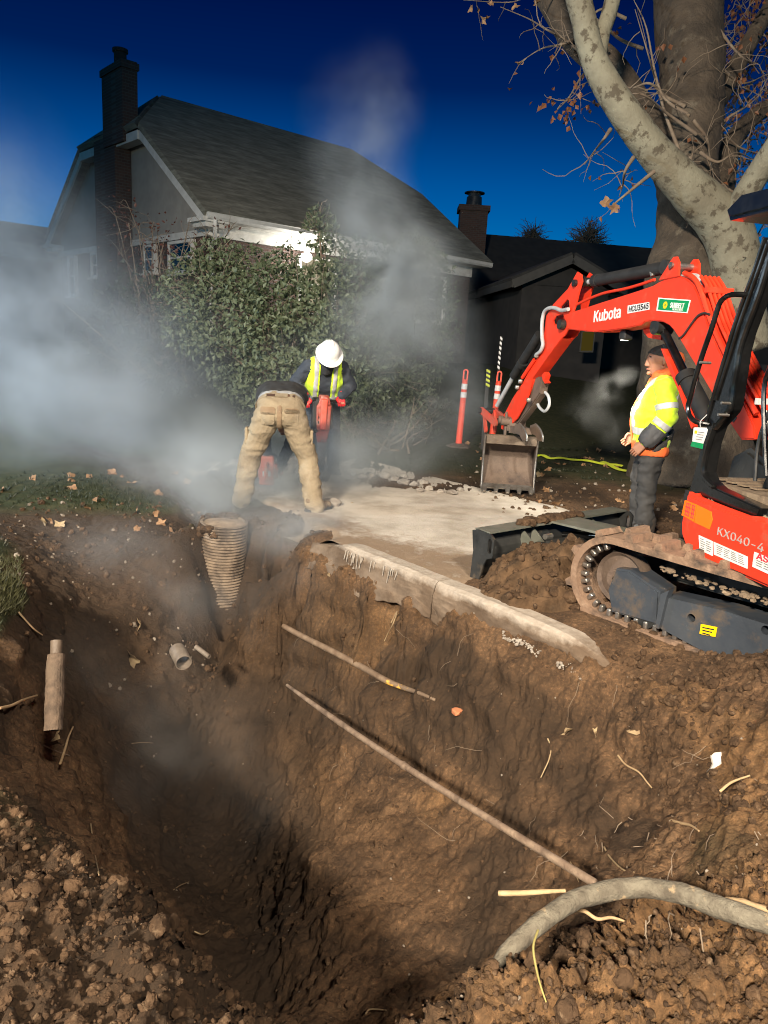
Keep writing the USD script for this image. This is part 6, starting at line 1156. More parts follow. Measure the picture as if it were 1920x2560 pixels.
for k, s in ((kL, 1), (kR, -1)):
    c = k + UZ * .2 + W3.l * .1 * s - W3.f * .02
    obj('cargo_pocket', rough_up(refine(rbox((.03, .13, .16), .012), .03), .004, 20).apply_transform(frame(c - W3.l * .06 * s, W3.l, W3.f, UZ)), MT['khaki'], t3, smooth=40)
boot(b, fL + .045, lL, MT['boot'], t3, .35, .1); boot(b, fR + .03, lR, MT['boot'], t3, -.8, .1)
for h_, sg_, dr_, nn_ in ((hdL, -1, -UZ + W3.f * .3, W3.f), (hdR, 1, -UZ * .6 - W3.f * .2, W3.l)): obj('glove', flesh(H(hand_hulls(h_, dr_, nn_, sg_, .75, 1.1)), .012, 3), MT['black_cloth'], t3, smooth=True)
# ---------------------------------------------------------------- cut-off saw between his feet
sw = thing('cut_off_saw', 'orange petrol cut off saw held between the khaki legs', 'saw', SW)
sd = np.array([W3.f[0], W3.f[1], 0]); sl = W3.l
obj('engine_body', flesh([hull(*[(SW + sd * x + sl * y + UZ * z, .03) for x in (-.1, .1) for y in (-.09, .07) for z in (.12, .24)]), hull(*[(SW + sd * x + sl * y + UZ * z, .025) for x in (-.14, -.05) for y in (-.05, .05) for z in (.2, .33)])], .03, 2), MT['saw_orange'], sw, smooth=40)
obj('rear_cover', flesh([hull(*[(SW - sd * x + sl * y + UZ * z, .022) for x in (.1, .2) for y in (-.06, .06) for z in (.06, .22)])], .03, 2), MT['saw_orange'], sw, smooth=40)
obj('filter_cover', rbox((.1, .16, .08), .02).apply_transform(frame(SW - sd * .02 + UZ * .3, sd, sl, UZ)), MT['black_matt'], sw, smooth=40)
obj('label_plate', box((.005, .09, .06)).apply_transform(frame(SW - sd * .226 + UZ * .17 , sd, sl, UZ)), MT['white_sticker'], sw, smooth=False)
obj('front_handle', curve([SW + sl * .12 + UZ * .1, SW + sl * .14 + UZ * .3, SW + sl * .04 + UZ * .37, SW - sl * .1 + UZ * .33, SW - sl * .13 + UZ * .12], .014, 6, 10), MT['black_matt'], sw)
obj('rear_handle', curve([SW - sd * .2 + UZ * .1, SW - sd * .3 + UZ * .12, SW - sd * .31 + UZ * .24, SW - sd * .18 + UZ * .28], .02, 6, 10), MT['saw_orange'], sw)
obj('cutting_arm', rbox((.42, .03, .09), .012).apply_transform(frame(SW + sd * .2 - sl * .1 + UZ * .16, sd, sl, UZ)), MT['dark_steel'], sw, smooth=40)
obj('blade', lathe([(0, -.002), (.17, -.002), (.175, 0), (.17, .002), (0, .002)], SW + sd * .38 - sl * .13 + UZ * .12, sl, 40), MT['worn_steel'], sw, smooth=False)
th = np.linspace(.1, math.pi + .2, 18); gpoly = sg.Polygon([(.19 * math.cos(t), .19 * math.sin(t)) for t in th]); obj('blade_guard', prism(gpoly.difference(sg.Point(0, 0).buffer(.05)), .055, frame(SW + sd * .38 - sl * .16 + UZ * .12, sd, UZ, np.cross(sd, UZ)) if np.dot(np.cross(sd, UZ), sl) > 0 else frame(SW + sd * .38 - sl * .105 + UZ * .12, sd, UZ, np.cross(sd, UZ)), .008), MT['saw_orange'], sw, smooth=40)
# ================================================================ STREET FURNITURE AND SMALL THINGS
def delineator(foot_px, top_px, label, h=1.1):
    p = at_z(foot_px[0] * Q, foot_px[1] * Q, 0.0)
    q = at_plane(top_px[0] * Q, top_px[1] * Q, p, np.array([p[0], p[1], 0]) / np.hypot(p[0], p[1])); H_ = q[2]
    t = thing('delineator_post', label, 'delineator post', p, 'orange delineator posts by the driveway'); ax = (q - p) / np.linalg.norm(q - p); L = np.linalg.norm(q - p); s = L / 1.1
    obj('base', lathe([(0, .07), (.1, .07), (.2, .03), (.22, .0)], p, UZ, 8), MT['rubber_dark'], t, smooth=False)
    obj('post', lathe([(.055, .04), (.052, .5 * L), (.047, .86 * L), (.03, .87 * L), (0, .87 * L)], p, ax, 24), MT['delineator_orange'], t)
    for a, b in ((.64, .71), (.745, .815)): obj('reflective_band', lathe([(.0505, a * L), (.0525, a * L + .003), (.0515, b * L), (.048, b * L)], p, ax, 24), MT['reflective_white'], t)
    w = np.cross(ax, [p[0], p[1], 0]); w /= np.linalg.norm(w)
    lp = sg.LineString([(0, .84 * L), (0, L - .045)]).buffer(.045).difference(sg.LineString([(0, .885 * L), (0, L - .045)]).buffer(.02))
    n = np.cross(w, ax); obj('loop_handle', prism(lp, .03, frame(p - n * .015, w, ax, n), .006), MT['delineator_orange'], t, smooth=30)
    return t
delineator((990, 966), (1007, 797), 'taller orange delineator post with two white bands beside the bucket cylinder')
delineator((1060, 968), (1080, 801), 'orange delineator post with two white bands half hidden behind the arm')
def stake(foot, top, D, mat_a, mat_b, label, n, wdt=.06):
    A, B = at_d(foot[0] * Q, foot[1] * Q, D), at_d(top[0] * Q, top[1] * Q, D); t = thing('marker_stake', label, 'stake', A); ax = (B - A) / np.linalg.norm(B - A); L = np.linalg.norm(B - A); w = np.cross(ax, FWD); w /= np.linalg.norm(w)
    G = np.array([A[0], A[1], terrain_z(A[0], A[1])]); obj('stake', beam(G - [0, 0, .1], B, wdt, .03, FWD), mat_a, t, smooth=False)
    for i in range(n):
        z0 = L * (i + .15) / n; z1 = z0 + L / n * .5; sg_ = .03
        obj('stripe', prism([(-wdt / 2 - .002, z0), (wdt / 2 + .002, z0 + sg_), (wdt / 2 + .002, z1 + sg_), (-wdt / 2 - .002, z1)], .038, frame(A - np.cross(w, ax) * .019, w, ax, np.cross(w, ax))), mat_b, t, smooth=False)
stake((1076, 800), (1083, 727), 13.5, MT['black_matt'], MT['reflective_white'], 'thin black and white striped marker stake above the delineator posts', 7, .035)
stake((1053, 838), (1055, 798), 12.4, MT['black_matt'], MT['tape_yellow'], 'short yellow and black striped marker stake between the delineator posts', 4, .06)
# yellow caution tape lying across the grass behind the standing man
for i, (pts, lab) in enumerate((([(1130,986),(1165,984),(1190,990),(1230,992),(1290,1000),(1345,1008)], 'yellow caution tape lying on the dark grass left of the standing man'), ([(1425,1015),(1450,1020),(1480,1026),(1520,1040),(1560,1052)], 'upper strip of yellow tape between the standing man and the cab'), ([(1300,998),(1345,1016),(1420,1030),(1470,1043),(1500,1050),(1560,1068)], 'lower strip of yellow tape running towards the excavator cab'))):
    p = catmull([at_z(u * Q, v * Q, .03) for u, v in pts], 8); tg = np.gradient(p, axis=0); sd_ = np.cross(tg, UZ); sd_ /= np.linalg.norm(sd_, axis=1, keepdims=True); z = np.array([terrain_z(x, y) for x, y, _ in p]) + .03 + .008 * np.sin(np.arange(len(p)) * .7)
    p[:, 2] = z; w_ = .035; a_, b_ = p + sd_ * w_, p - sd_ * w_ * .6 + np.array([0, 0, .02]); n = len(p); v = np.vstack([a_, b_, a_ - [0, 0, .002], b_ - [0, 0, .002]]); k = np.arange(n - 1)
    f = np.concatenate([np.stack([k, k + 1, n + k + 1], 1), np.stack([k, n + k + 1, n + k], 1), np.stack([2 * n + k, 3 * n + k + 1, 2 * n + k + 1], 1), np.stack([2 * n + k, 3 * n + k, 3 * n + k + 1], 1)])
    tag(stage.GetPrimAtPath(obj('caution_tape', trimesh.Trimesh(v, f, process=False), MT['tape_yellow'], smooth=False)), lab, 'tape')
# ---- pipes in the pit
ct = at_z(485 * Q, 1126 * Q, -.06); CR = .215
z_ = np.arange(0, 1.25, .0032); rr = CR + .007 * np.sin(z_ / .0285 * 2 * np.pi)
cm = lathe([(CR - .02, .0)] + [(r, -z) for r, z in zip(rr, z_)], (0, 0, 0), (0, 0, 1), 48)
cm2 = cat_([cm, lathe([(CR - .02, 0), (CR - .02, -.5)], (0, 0, 0), (0, 0, 1), 48), lathe([(0.001, -.3), (CR - .02, -.3)], (0, 0, 0), (0, 0, 1), 48)])
cx = np.array([.05, -.06, 1.0]); cx /= np.linalg.norm(cx); xx = np.cross([0, 1, 0], cx); xx /= np.linalg.norm(xx)
cpn = thing('corrugated_pipe', 'large ribbed drain pipe standing upright in the far wall of the pit', 'pipe', ct)
obj('ribbed_wall', moved(cm2, frame(ct, xx, np.cross(cx, xx), cx)), usdkit.material(stage, '/World/Looks/ribbed_pipe', {
    'g': ('geometry', {}), 'n': ('noise_texture', {'scale': 6.0, 'detail': 7.0, 'roughness': .7}), 'r': ('rgb_ramp', {'ramp': [(0, (.035, .024, .016)), (.42, (.06, .042, .028)), (.58, (.19, .14, .095)), (1, (.27, .205, .14))]}), 'p': ('principled_bsdf', {'roughness': .75})},
    [('g.position', 'n.vector'), ('n.fac', 'r.fac'), ('r.color', 'p.base_color')], surface='p.BSDF'), cpn, smooth=True)
sf = lathe([(0.0001, .0), (.07, -.004), (.14, -.012), (CR - .012, -.02)], (0, 0, 0), (0, 0, 1), 40); sf.vertices[:, 2] += .03 * (meshkit.fbm(sf.vertices * 18, 3, 2) - .5)
obj('soil_fill', moved(sf, frame(ct, xx, np.cross(cx, xx), cx)), MT['sill_dirt'], cpn, smooth=True)
rs_ = []
for i in range(70):
    a_ = random.uniform(1.2, 4.6); rs_.append(clod(random.uniform(.008, .04), 1800 + i, 1).apply_translation(ct + [CR * 1.02 * math.cos(a_), CR * 1.02 * math.sin(a_), random.uniform(-.12 if a_ > 2.6 else -.02, .01)]))
obj('rim_soil', cat_(rs_), MT['soil_clod'], cpn, kind='stuff', smooth=28)
def pipe_between(name, label, a, b, r, wall, mat, cat='pipe', extra=None):
    a, b = np.array(a), np.array(b); t = thing(name, label, cat, b); ax = (a - b); L = np.linalg.norm(ax)
    m = lathe([(r - wall, 0.02), (r - wall, L), (r, L), (r, 0)], b, ax, 24); obj('tube', m, mat, t, smooth=40); return t, ax / L
sA = at_d(122 * Q, 1384 * Q, 3.55); sB = at_d(117 * Q, 1530 * Q, 3.45)
st_, sax = pipe_between('pipe_stub', 'rusty muddy pipe stub standing upright at the left bank', sA, sB, .027, .004, MT['pipe_metal'])
LS = np.linalg.norm(sA - sB); obj('clay_sleeve', rough_up(refine(lathe([(.0275, LS * .8), (.04, LS * .79), (.043, LS * .3), (.04, -.1), (.03, -.1)], sB, sax, 20), .02), .006, 25), MT['pipe_clay'], st_, smooth=True)
pA_ = at_d(397 * Q, 1432 * Q, 5.35); pipe_between('plastic_pipe', 'short open end of pale plastic pipe at the bottom of the dark slope', pA_, pA_ + np.array([-.09, .15, .03]), .06, .006, MT['pvc'])
pB_ = at_d(452 * Q, 1419 * Q, 5.5); pipe_between('pipe_piece', 'small broken pale pipe piece right of the open plastic pipe', pB_, pB_ + np.array([-.12, .08, .04]), .018, .004, MT['pvc'])
# gas line running along the lit wall
gl_ = [surf(u * Q, v * Q) for u, v in ((612,1352),(660,1378),(720,1408),(780,1440),(830,1468),(870,1485),(905,1497),(940,1512))]; gl_ = np.array(gl_); gl_ += (EYE - gl_) * .001
tag(stage.GetPrimAtPath(obj('gas_pipe', curve(gl_, [.022, .024, .025, .024, .022, .018, .014, .01], 6, 12), MT['gas_pipe'], smooth=True)), 'old buried pipe with yellow patches running along the lit pit wall', 'pipe')
# long pole leaning across the pit
pa, pb = at_d(620 * Q, 1480 * Q, 5.6), at_d(1285 * Q, 1908 * Q, 2.62); pc_ = [pa * (1 - t) + pb * t + np.array([.0, 0, -.03 * math.sin(math.pi * t)]) for t in np.linspace(0, 1, 8)]
pt = thing('wooden_pole', 'long thin wooden pole leaning across the pit above its lit wall', 'pole', pb)
obj('shaft', curve(pc_, [.011, .016, .018, .017, .0165, .016, .016, .016], 6, 12), MT['pole_wood'], pt, smooth=True)
k = pc_[4]; obj('knot', rod(k - (pb - pa) * .006, k + (pb - pa) * .006, .021, .018), MT['pole_wood'], pt)
# ---- roots
r1 = [at_d(u * Q, v * Q, d) for u, v, d in ((1075,2092,1.9),(1110,2045,1.92),(1165,1995,1.96),(1235,1948,2.02),(1310,1925,2.05),(1390,1918,2.05),(1470,1930,2.0),(1540,1955,1.95),(1600,1975,1.9),(1700,2010,1.85))]
rt_ = thing('tree_root', 'thick grey tree root arching out of the near bank', 'root', r1[0])
obj('root', rough_up(curve(r1, [.022, .024, .025, .026, .027, .027, .027, .028, .027, .024], 8, 16), .004, 30), MT['root_bark'], rt_, smooth=True)
obj('cut_root', rough_up(curve([at_d(u * Q, v * Q, 1.98) for u, v in ((1560,1955),(1600,1962),(1640,1975),(1700,1995))], [.02, .026, .026, .026], 6, 12), .004, 40), MT['root_wood'], rt_, smooth=True)
def stick(name, label, pts, r, mat, cat, dz=0.0):
    p = []
    for q_ in pts:
        if len(q_) == 3: p.append(at_d(q_[0] * Q, q_[1] * Q, q_[2]))
        else: s_ = surf(q_[0] * Q, q_[1] * Q); p.append(s_ + (EYE - s_) * .012 + [0, 0, dz])
    o = obj(name, curve(p, [r, r * .9, r * .6], 5, 7), mat, smooth=True); tag(stage.GetPrimAtPath(o), label, cat); return o
stick('root_stick', 'straight peeled yellow root sticking out left of the arching root', [(1078,1930,2.15),(1130,1929,2.12),(1180,1926,2.1),(1222,1924,2.06)], .0085, MT['root_wood'], 'root')
stick('root_shoot', 'thin yellow green shoot hanging in front of the near bank', [(1162,2010,1.75),(1152,2045,1.7),(1158,2090,1.66),(1168,2130,1.62),(1180,2165,1.6)], .003, mk('shoot_green', (.26, .22, .07), None, rough=.8), 'root')
roots = [('forked pale root at the foot of the arching root',[(1232,1965,2.1),(1262,1968,2.12),(1290,1985,2.12),(1320,1982,2.14),(1350,1990,2.15)],.006),('thin pale root twig on the lit wall at the right',[(1450,1772),(1470,1778),(1492,1783),(1510,1795)],.006),('long thin root down the lit wall right of centre',[(1335,1632),(1352,1652),(1380,1668),(1398,1690),(1408,1702)],.005),
 ('thin hanging root below the dark soil clump',[(1183,1595),(1190,1615),(1186,1640),(1175,1665),(1168,1680)],.004),('fine root hanging from the kerb edge',[(845,1345),(858,1320),(850,1345),(838,1368),(830,1385)],.004),('white root tip on the left bank below the turf',[(40,1322),(60,1345),(75,1360),(92,1372)],.006),
 ('pale yellow stick lying at the left frame edge on the bank',[(0,1530),(25,1524),(50,1512),(80,1502)],.008),('brown forked twig standing in the left pit wall',[(130,1650),(140,1620),(148,1592),(158,1570)],.007),('thin pale twig lying below the forked brown twig',[(95,1610),(120,1622),(150,1632)],.004),('hair thin root dangling down the near left clods',[(196,1780),(200,1810),(206,1850),(214,1890)],.004),
 ('pale twig lying in the dark pit bottom',[(285,1606),(305,1604),(330,1605)],.003),('white twig near the shadowed pit edge',[(375,1922),(390,1912),(408,1905)],.003),('branched grey twig above the pit shadow',[(420,2012),(438,2018),(455,2008),(475,1995)],.004),('short thin root under the pole in the lit wall',[(1232,1862),(1240,1880),(1250,1905)],.003),
 ('thin root loop on the lit wall near the pole end',[(1305,1830),(1318,1852),(1345,1878),(1370,1884)],.004),('brown twig among the roots at the right frame edge',[(1555,1710),(1580,1690),(1620,1675)],.006),('pale shoot at the bottom centre of the pit edge',[(790,2190),(800,2180),(835,2182)],.004)]
for lab, pts, r in roots: stick('root_twig', lab, pts, r, MT['root_wood'] if r > .0045 else MT['twig'] if 'brown' in lab else MT['leaf_pale'], 'root')
# ---- fallen leaves and stones one can point at
for i, (u, v, L, lab, mt) in enumerate(((553,789,.1,'pale star shaped maple leaf lying in the dark soil',0),(570,640,.09,'pale dry leaf left of the ribbed pipe foot',0),(300,1355,.1,'tan leaf in the dark far slope',0),(286,1428,.13,'large tan leaf above the plastic pipe',0),(120,1600,.06,'small leaf beside the brown twig',0),(1225,1585,.06,'pale crumpled leaf in the lit wall',0),(1369,1583,.08,'pale flat leaf in the lit wall right of centre',0),(1285,1590,.05,'small cream leaf in the lit wall',0),(988,1540,.07,'reddish brick chip in the lit wall',1),(1543,1660,.09,'white torn scrap in the right bank',2),(1160,1030,.1,'brown leaf right of the bucket teeth',0),(1130,1045,.07,'small leaf near the bucket teeth',0),(707,1245,.05,'small pale leaf at the kerb end',0),(760,1095,.06,'pale leaf beside the right boot',0),(1200,1100,.05,'small rust coloured leaf on the slab edge',0),(95,1133,.1,'pale leaf on the dark lawn at the left',0),(130,1140,.1,'second pale leaf on the dark lawn at the left',0))):
    if u < 600 and v < 900: continue
    p = surf(u * Q, v * Q, .7, 20) if True else None
    tag(stage.GetPrimAtPath(obj('fallen_leaf' if mt == 0 else 'scrap', curled_leaf(p + [0, 0, .02], L, 60 + i) if mt != 1 else rock(L * .6, 77, 1, .5).apply_translation(p + [0, 0, .01]), (MT['leaf_pale'], mk('brick_chip', (.45, .16, .07), None, rough=.9) if mt == 1 else MT['leaf_pale'], MT['trim_white'])[mt], smooth=False)), lab, 'leaf' if mt == 0 else 'scrap')
# ---- soil clods, stones and the mound in front of the track: what nobody could count
def scatter(name, protos, mat, pts, sizes, label, cat, g):
    pi = UsdGeom.PointInstancer.Define(stage, numbered('/World', name)); path = str(pi.GetPath()); BASE[path] = np.zeros(3)
    pp = []
    for i, m in enumerate(protos):
        q_ = usdkit.mesh(stage, f'{path}/{name}_shape_{i:03d}', m, mat, smooth=28 if len(m.faces) > 60 else False); pp.append(q_.GetPath())
    pi.CreatePrototypesRel().SetTargets(pp); n = len(pts); pi.CreateProtoIndicesAttr(Vt.IntArray(g.integers(len(protos), size=n).tolist()))
    pi.CreatePositionsAttr(Vt.Vec3fArray.FromNumpy(np.asarray(pts, np.float32))); pi.CreateScalesAttr(Vt.Vec3fArray.FromNumpy(np.repeat(np.asarray(sizes, np.float32)[:, None], 3, 1)))
    q_ = g.normal(size=(n, 4)); q_ /= np.linalg.norm(q_, axis=1, keepdims=True); pi.CreateOrientationsAttr(Vt.QuathArray([Gf.Quath(*map(float, x)) for x in q_]))
    tag(pi, label, cat, kind='stuff')
g = np.random.default_rng(12)
clod_protos = [clod(1.0, 700 + i, 2) for i in range(6)] + [rock(.9, 760 + i, 2, .75) for i in range(5)]
ZS = P2[..., 2]
def on_ground(x, y): 
    i = np.clip(np.searchsorted(GX, x), 0, len(GX) - 1); j = np.clip(np.searchsorted(GY, y), 0, len(GY) - 1); return P2[i, j]
ptsl, szl = [], []
def strew(n, x0, x1, y0, y1, s0, s1, cond=None, power=2.5):
    x, y = g.uniform(x0, x1, n), g.uniform(y0, y1, n); p = on_ground(x, y); s = s0 + (s1 - s0) * g.random(n) ** power
    k = np.ones(n, bool) if cond is None else cond(p)
    ptsl.append(p[k] + np.array([0, 0, .25]) * s[k][:, None]); szl.append(s[k])
strew(15000, -1.5, -.1, .9, 2.3, .0018, .011, None, 3.0); strew(420, -1.4, -.15, .95, 2.2, .012, .03, None, 2)
strew(15000, .0, 1.5, .9, 2.05, .0015, .009, None, 3.0); strew(260, .1, 1.4, .95, 2.0, .01, .026, None, 2)
side_ = lambda p: ((p[:, 0] - K0[0]) * KN[0] + (p[:, 1] - K0[1]) * KN[1]) < -.1
strew(3500, -.6, 2.0, 2.0, 5.6, .0015, .012, side_, 5); strew(3000, -2.6, .3, 2.3, 6.9, .002, .02, None, 6); strew(700, -3.5, -.8, 5.6, 7.2, .004, .028, None, 4)
strew(2600, 1.3, 2.6, 2.0, 4.2, .003, .03, None, 5); strew(1200, 1.2, 4.2, 5.0, 9.0, .006, .04, None, 4)
scatter('soil_clods', clod_protos, MT['soil_clod'], np.concatenate(ptsl), np.concatenate(szl), 'loose brown soil clods and crumbs strewn over the banks and the pit', 'soil', g)
ptsl, szl = [], []
strew(130, -1.5, 1.5, .9, 2.2, .002, .007); strew(150, -1.5, 2.2, 2.2, 6, .002, .007); strew(200, 1.0, 4.5, 6, 10.5, .006, .022); strew(160, -3.6, -1.5, 5, 7.2, .006, .018)
scatter('pale_stones', clod_protos[:4], MT['pale_stone'], np.concatenate(ptsl), np.concatenate(szl), 'small pale stones scattered in the soil', 'stones', g)
# mound in front of the near track
mb = at_z(1165 * Q, 1305 * Q, 0.0); mc = tp(1.42, .55, 0.0)
gx = np.linspace(-1, 1, 90); MX, MY = np.meshgrid(gx, gx, indexing='ij'); rad = np.hypot(MX, MY); hgt = .34 * np.clip(1 - rad ** 1.35, 0, 1) ** .8
mp_ = mc + TF * (MX * .5)[..., None] + TL * (MY * .62)[..., None] + UZ * hgt[..., None]
nn = meshkit.fbm(mp_ * 5.5, 5, 31) - .5; ck = smooth01(meshkit.fbm(mp_ * 9, 2, 41), .45, .6) - .5; mp_[..., 2] += (.36 * nn + .12 * ck) * np.clip(1.15 - rad, 0, .6) - .05 * (rad > .95); mp_ += TL * ((meshkit.fbm(mp_ * 6 + 9, 3, 5) - .5) * .14)[..., None]
ids = np.arange(MX.size).reshape(MX.shape); qa, qb, qc, qd = ids[:-1, :-1], ids[1:, :-1], ids[1:, 1:], ids[:-1, 1:]
mound_mat = mk('mound_soil', (.05, .03, .016), (.115, .068, .036), 9, .95, .9, 40, c3=(.05, .033, .02), c3scale=4, spec=.2)
md = thing('soil_mound', 'heap of fresh brown soil between the blade and the near track', 'soil heap', mc)
obj('heap', trimesh.Trimesh(mp_.reshape(-1, 3), np.concatenate([np.stack([qa, qb, qc], -1).reshape(-1, 3), np.stack([qa, qc, qd], -1).reshape(-1, 3)]), process=False), mound_mat, md, smooth=True)
for i, (u, v, r) in enumerate(((1103,1268,.1),(1230,1290,.06),(1120,1290,.05),(1165,1245,.05),(1205,1262,.05),(1140,1225,.045),(1262,1335,.07),(1250,1370,.06),(1080,1262,.05),(1190,1300,.045),(1285,1395,.05))):
    p = at_plane(u * Q, v * Q, mc + TL * .3 * (1 if v > 1250 else .3), TL); obj('clod', rock(r, 820 + i, 2, .8).apply_translation(p), MT['soil_clod'] if i else mound_mat, md, smooth=28)
mcl = []
for i in range(420):
    a_, b_ = random.randrange(4, 86), random.randrange(4, 86); mcl.append(clod(.006 + .034 * random.random() ** 3, 1300 + i, 1).apply_translation(mp_[a_, b_] + [0, 0, .004]))
obj('crumbs', cat_(mcl), MT['soil_clod'], md, kind='stuff', smooth=28)
fr_ = []
for i in range(90):
    u, v = (random.uniform(1180, 1640), random.uniform(1760, 2010)) if i < 40 else (random.uniform(640, 1640), random.uniform(1330, 1850))
    p0 = surf(u * Q, v * Q); d0 = np.array([random.gauss(0, 1), random.gauss(0, .4) - .4, random.gauss(-.5, .6)]); w = twig_walk(p0 + (EYE - p0) * .004, d0, random.uniform(.06, .3), g, 6, .7, .05); fr_.append(tube(w, np.linspace(.0022 if i < 40 else .0014, .0006, 7), 4))
obj('fine_roots', cat_(fr_), MT['twig'], label='hair fine pale roots hanging from the cut soil of the pit wall', cat='roots', kind='stuff', smooth=False)
# dirt on the near track frame and under the track
td = []
for i in range(130):
    f_ = random.uniform(-.9, .62); td.append(rock(.01 + .022 * random.random() ** 2, 900 + i, 1, .6).apply_translation(tp(f_, .78 - random.random() * .12, np.interp(f_, [-.9, .25, .62], [.37, .40, .415]) + .005)))
obj('track_frame_dirt', cat_(td), MT['sill_dirt'], ex, kind='stuff', smooth=25)
# ---- grass: blades on the left turf edge, the lawn strip and the grass behind the man
def grass(n, fn, L, w, name, label, mat='grass_blade'):
    c, L_ = fn(n); n = len(c); d = g.normal(size=(n, 3)) * [.55, .55, 0] + [0, 0, 1]; u = g.normal(size=(n, 3)) * [1, 1, .1]
    obj(name, leaves(c - [0, 0, .01], d, u, L * (.5 + g.random(n)), w, 0.0), MT[mat], label=label, cat='grass', kind='stuff', smooth=False)
def turf(n):
    x, y = g.uniform(-4.2, -1.6, n), g.uniform(2.2, 8.2, n); x2, y2 = g.uniform(1.5, 8, n), g.uniform(8.8, 13.5, n); x, y = np.concatenate([x, x2]), np.concatenate([y, y2]); p = on_ground(x, y)
    i = np.clip(np.searchsorted(GX, x), 0, len(GX) - 1); j = np.clip(np.searchsorted(GY, y), 0, len(GY) - 1); k = (soil[i, j] < .35) & (g.random(len(x)) < .35 + .65 * (meshkit.fbm(np.stack([x, y, x * 0], 1) * 1.5, 3, 2) > .45)); return p[k], None
grass(13000, turf, .05, .005, 'grass', 'short dark grass of the lawns with bare patches')
def tuft(n):
    u, v = g.uniform(-30, 48, n), g.uniform(1205, 1330, n); p = np.array([surf(a * Q, b * Q, 2.5, 9) for a, b in zip(u, v)]); return p, None
grass(1500, tuft, .05, .004, 'turf_edge_grass', 'pale lit grass hanging over the edge of the left bank', 'dry_grass')
lf = []
x, y = np.concatenate([g.uniform(-4.2, -1.7, 30), g.uniform(1.4, 7, 120)]), np.concatenate([g.uniform(6.6, 8.5, 30), g.uniform(7.5, 13, 120)]); p = on_ground(x, y)
obj('fallen_leaves', cat_([curled_leaf(q_ + [0, 0, .012], .05 + .07 * random.random(), 1000 + i) for i, q_ in enumerate(p)]), MT['dead_leaf'], label='dry brown leaves scattered over the grass', cat='leaves', kind='stuff', smooth=False)
# ================================================================ SMOKE, DUST AND BREATH
def vol_mesh(name, blobs, color, density, noise_scale, warp, lo, hi, label, cat, aniso=0.0, detail=6.0, pad=1.15, strong=1.0):
    """A closed box of drifting smoke: soft blobs (centre, radii, weight) broken up by noise."""
    B = np.array([list(c) + list(np.broadcast_to(r, 3)) for c, r, w in blobs]); mn = (B[:, :3] - B[:, 3:] * pad).min(0); mx = (B[:, :3] + B[:, 3:] * pad).max(0)
    nodes = {'g': ('geometry', {}), 'wn': ('noise_texture', {'scale': noise_scale * .55, 'detail': 3.0, 'roughness': .55}), 'ws': ('vector_math', {'math_type': 'subtract', 'vector2': (.5, .5, .5)}),
             'wm': ('vector_math', {'math_type': 'scale', 'scale': warp}), 'wa': ('vector_math', {'math_type': 'add'}),
             'n': ('noise_texture', {'scale': noise_scale, 'detail': detail, 'roughness': .62}), 'nr': ('map_range', {'range_type': 'smoothstep', 'from_min': lo, 'from_max': hi, 'to_min': 0.0, 'to_max': 1.0, 'clamp': True})}
    links = [('g.position', 'wn.vector'), ('wn.color', 'ws.vector1'), ('ws.vector', 'wm.vector1'), ('g.position', 'wa.vector1'), ('wm.vector', 'wa.vector2'), ('wa.vector', 'n.vector'), ('n.fac', 'nr.value')]
    last = None
    for i, (c, r, w) in enumerate(blobs):
        r = np.broadcast_to(np.array(r, float), 3)
        nodes[f'm{i}'] = ('mapping', {'mapping_type': 'point', 'scale': tuple(1 / r), 'location': tuple(-np.array(c) / r)}); nodes[f'b{i}'] = ('gradient_texture', {'gradient_type': 'quadratic_sphere'})
        nodes[f'k{i}'] = ('math', {'math_type': 'multiply_add', 'value2': w, 'value3': 0.0})
        links += [('wa.vector', f'm{i}.vector'), (f'm{i}.vector', f'b{i}.vector'), (f'b{i}.fac', f'k{i}.value1')]
        if last: links.append((last, f'k{i}.value3'))
        last = f'k{i}.value'
    nodes |= {'d': ('math', {'math_type': 'multiply'}), 'd2': ('math', {'math_type': 'multiply', 'value2': density}), 'v': ('principled_volume', {'color': color, 'anisotropy': aniso})}
    links += [(last, 'd.value1'), ('nr.result', 'd.value2'), ('d.value', 'd2.value1'), ('d2.value', 'v.density')]
    m = usdkit.material(stage, '/World/Looks/' + name + '_air', nodes, links, volume='v.volume')
    bx = trimesh.creation.box(mx - mn); bx.apply_translation((mx + mn) / 2)
    obj(name, bx, m, label=label, cat=cat, kind='stuff', smooth=False)
pxd = lambda u, v, D: at_d(u * Q, v * Q, D)
vol_mesh('smoke', [(pxd(-60, 620, 11), 3.0, 1.0), (pxd(60, 760, 10), 2.6, 1.0), (pxd(190, 880, 9.5), 2.4, .9), (pxd(330, 940, 9), 2.2, .8), (pxd(480, 980, 8.6), (1.9, 1.5, 1.3), .7), (pxd(-60, 480, 12), 2.2, .25), (pxd(180, 640, 11), 1.5, .3)],
         (.8, .88, .95), .75, .62, 1.3, .36, .66, 'bluish grey smoke drifting over the lawn at the left', 'smoke')
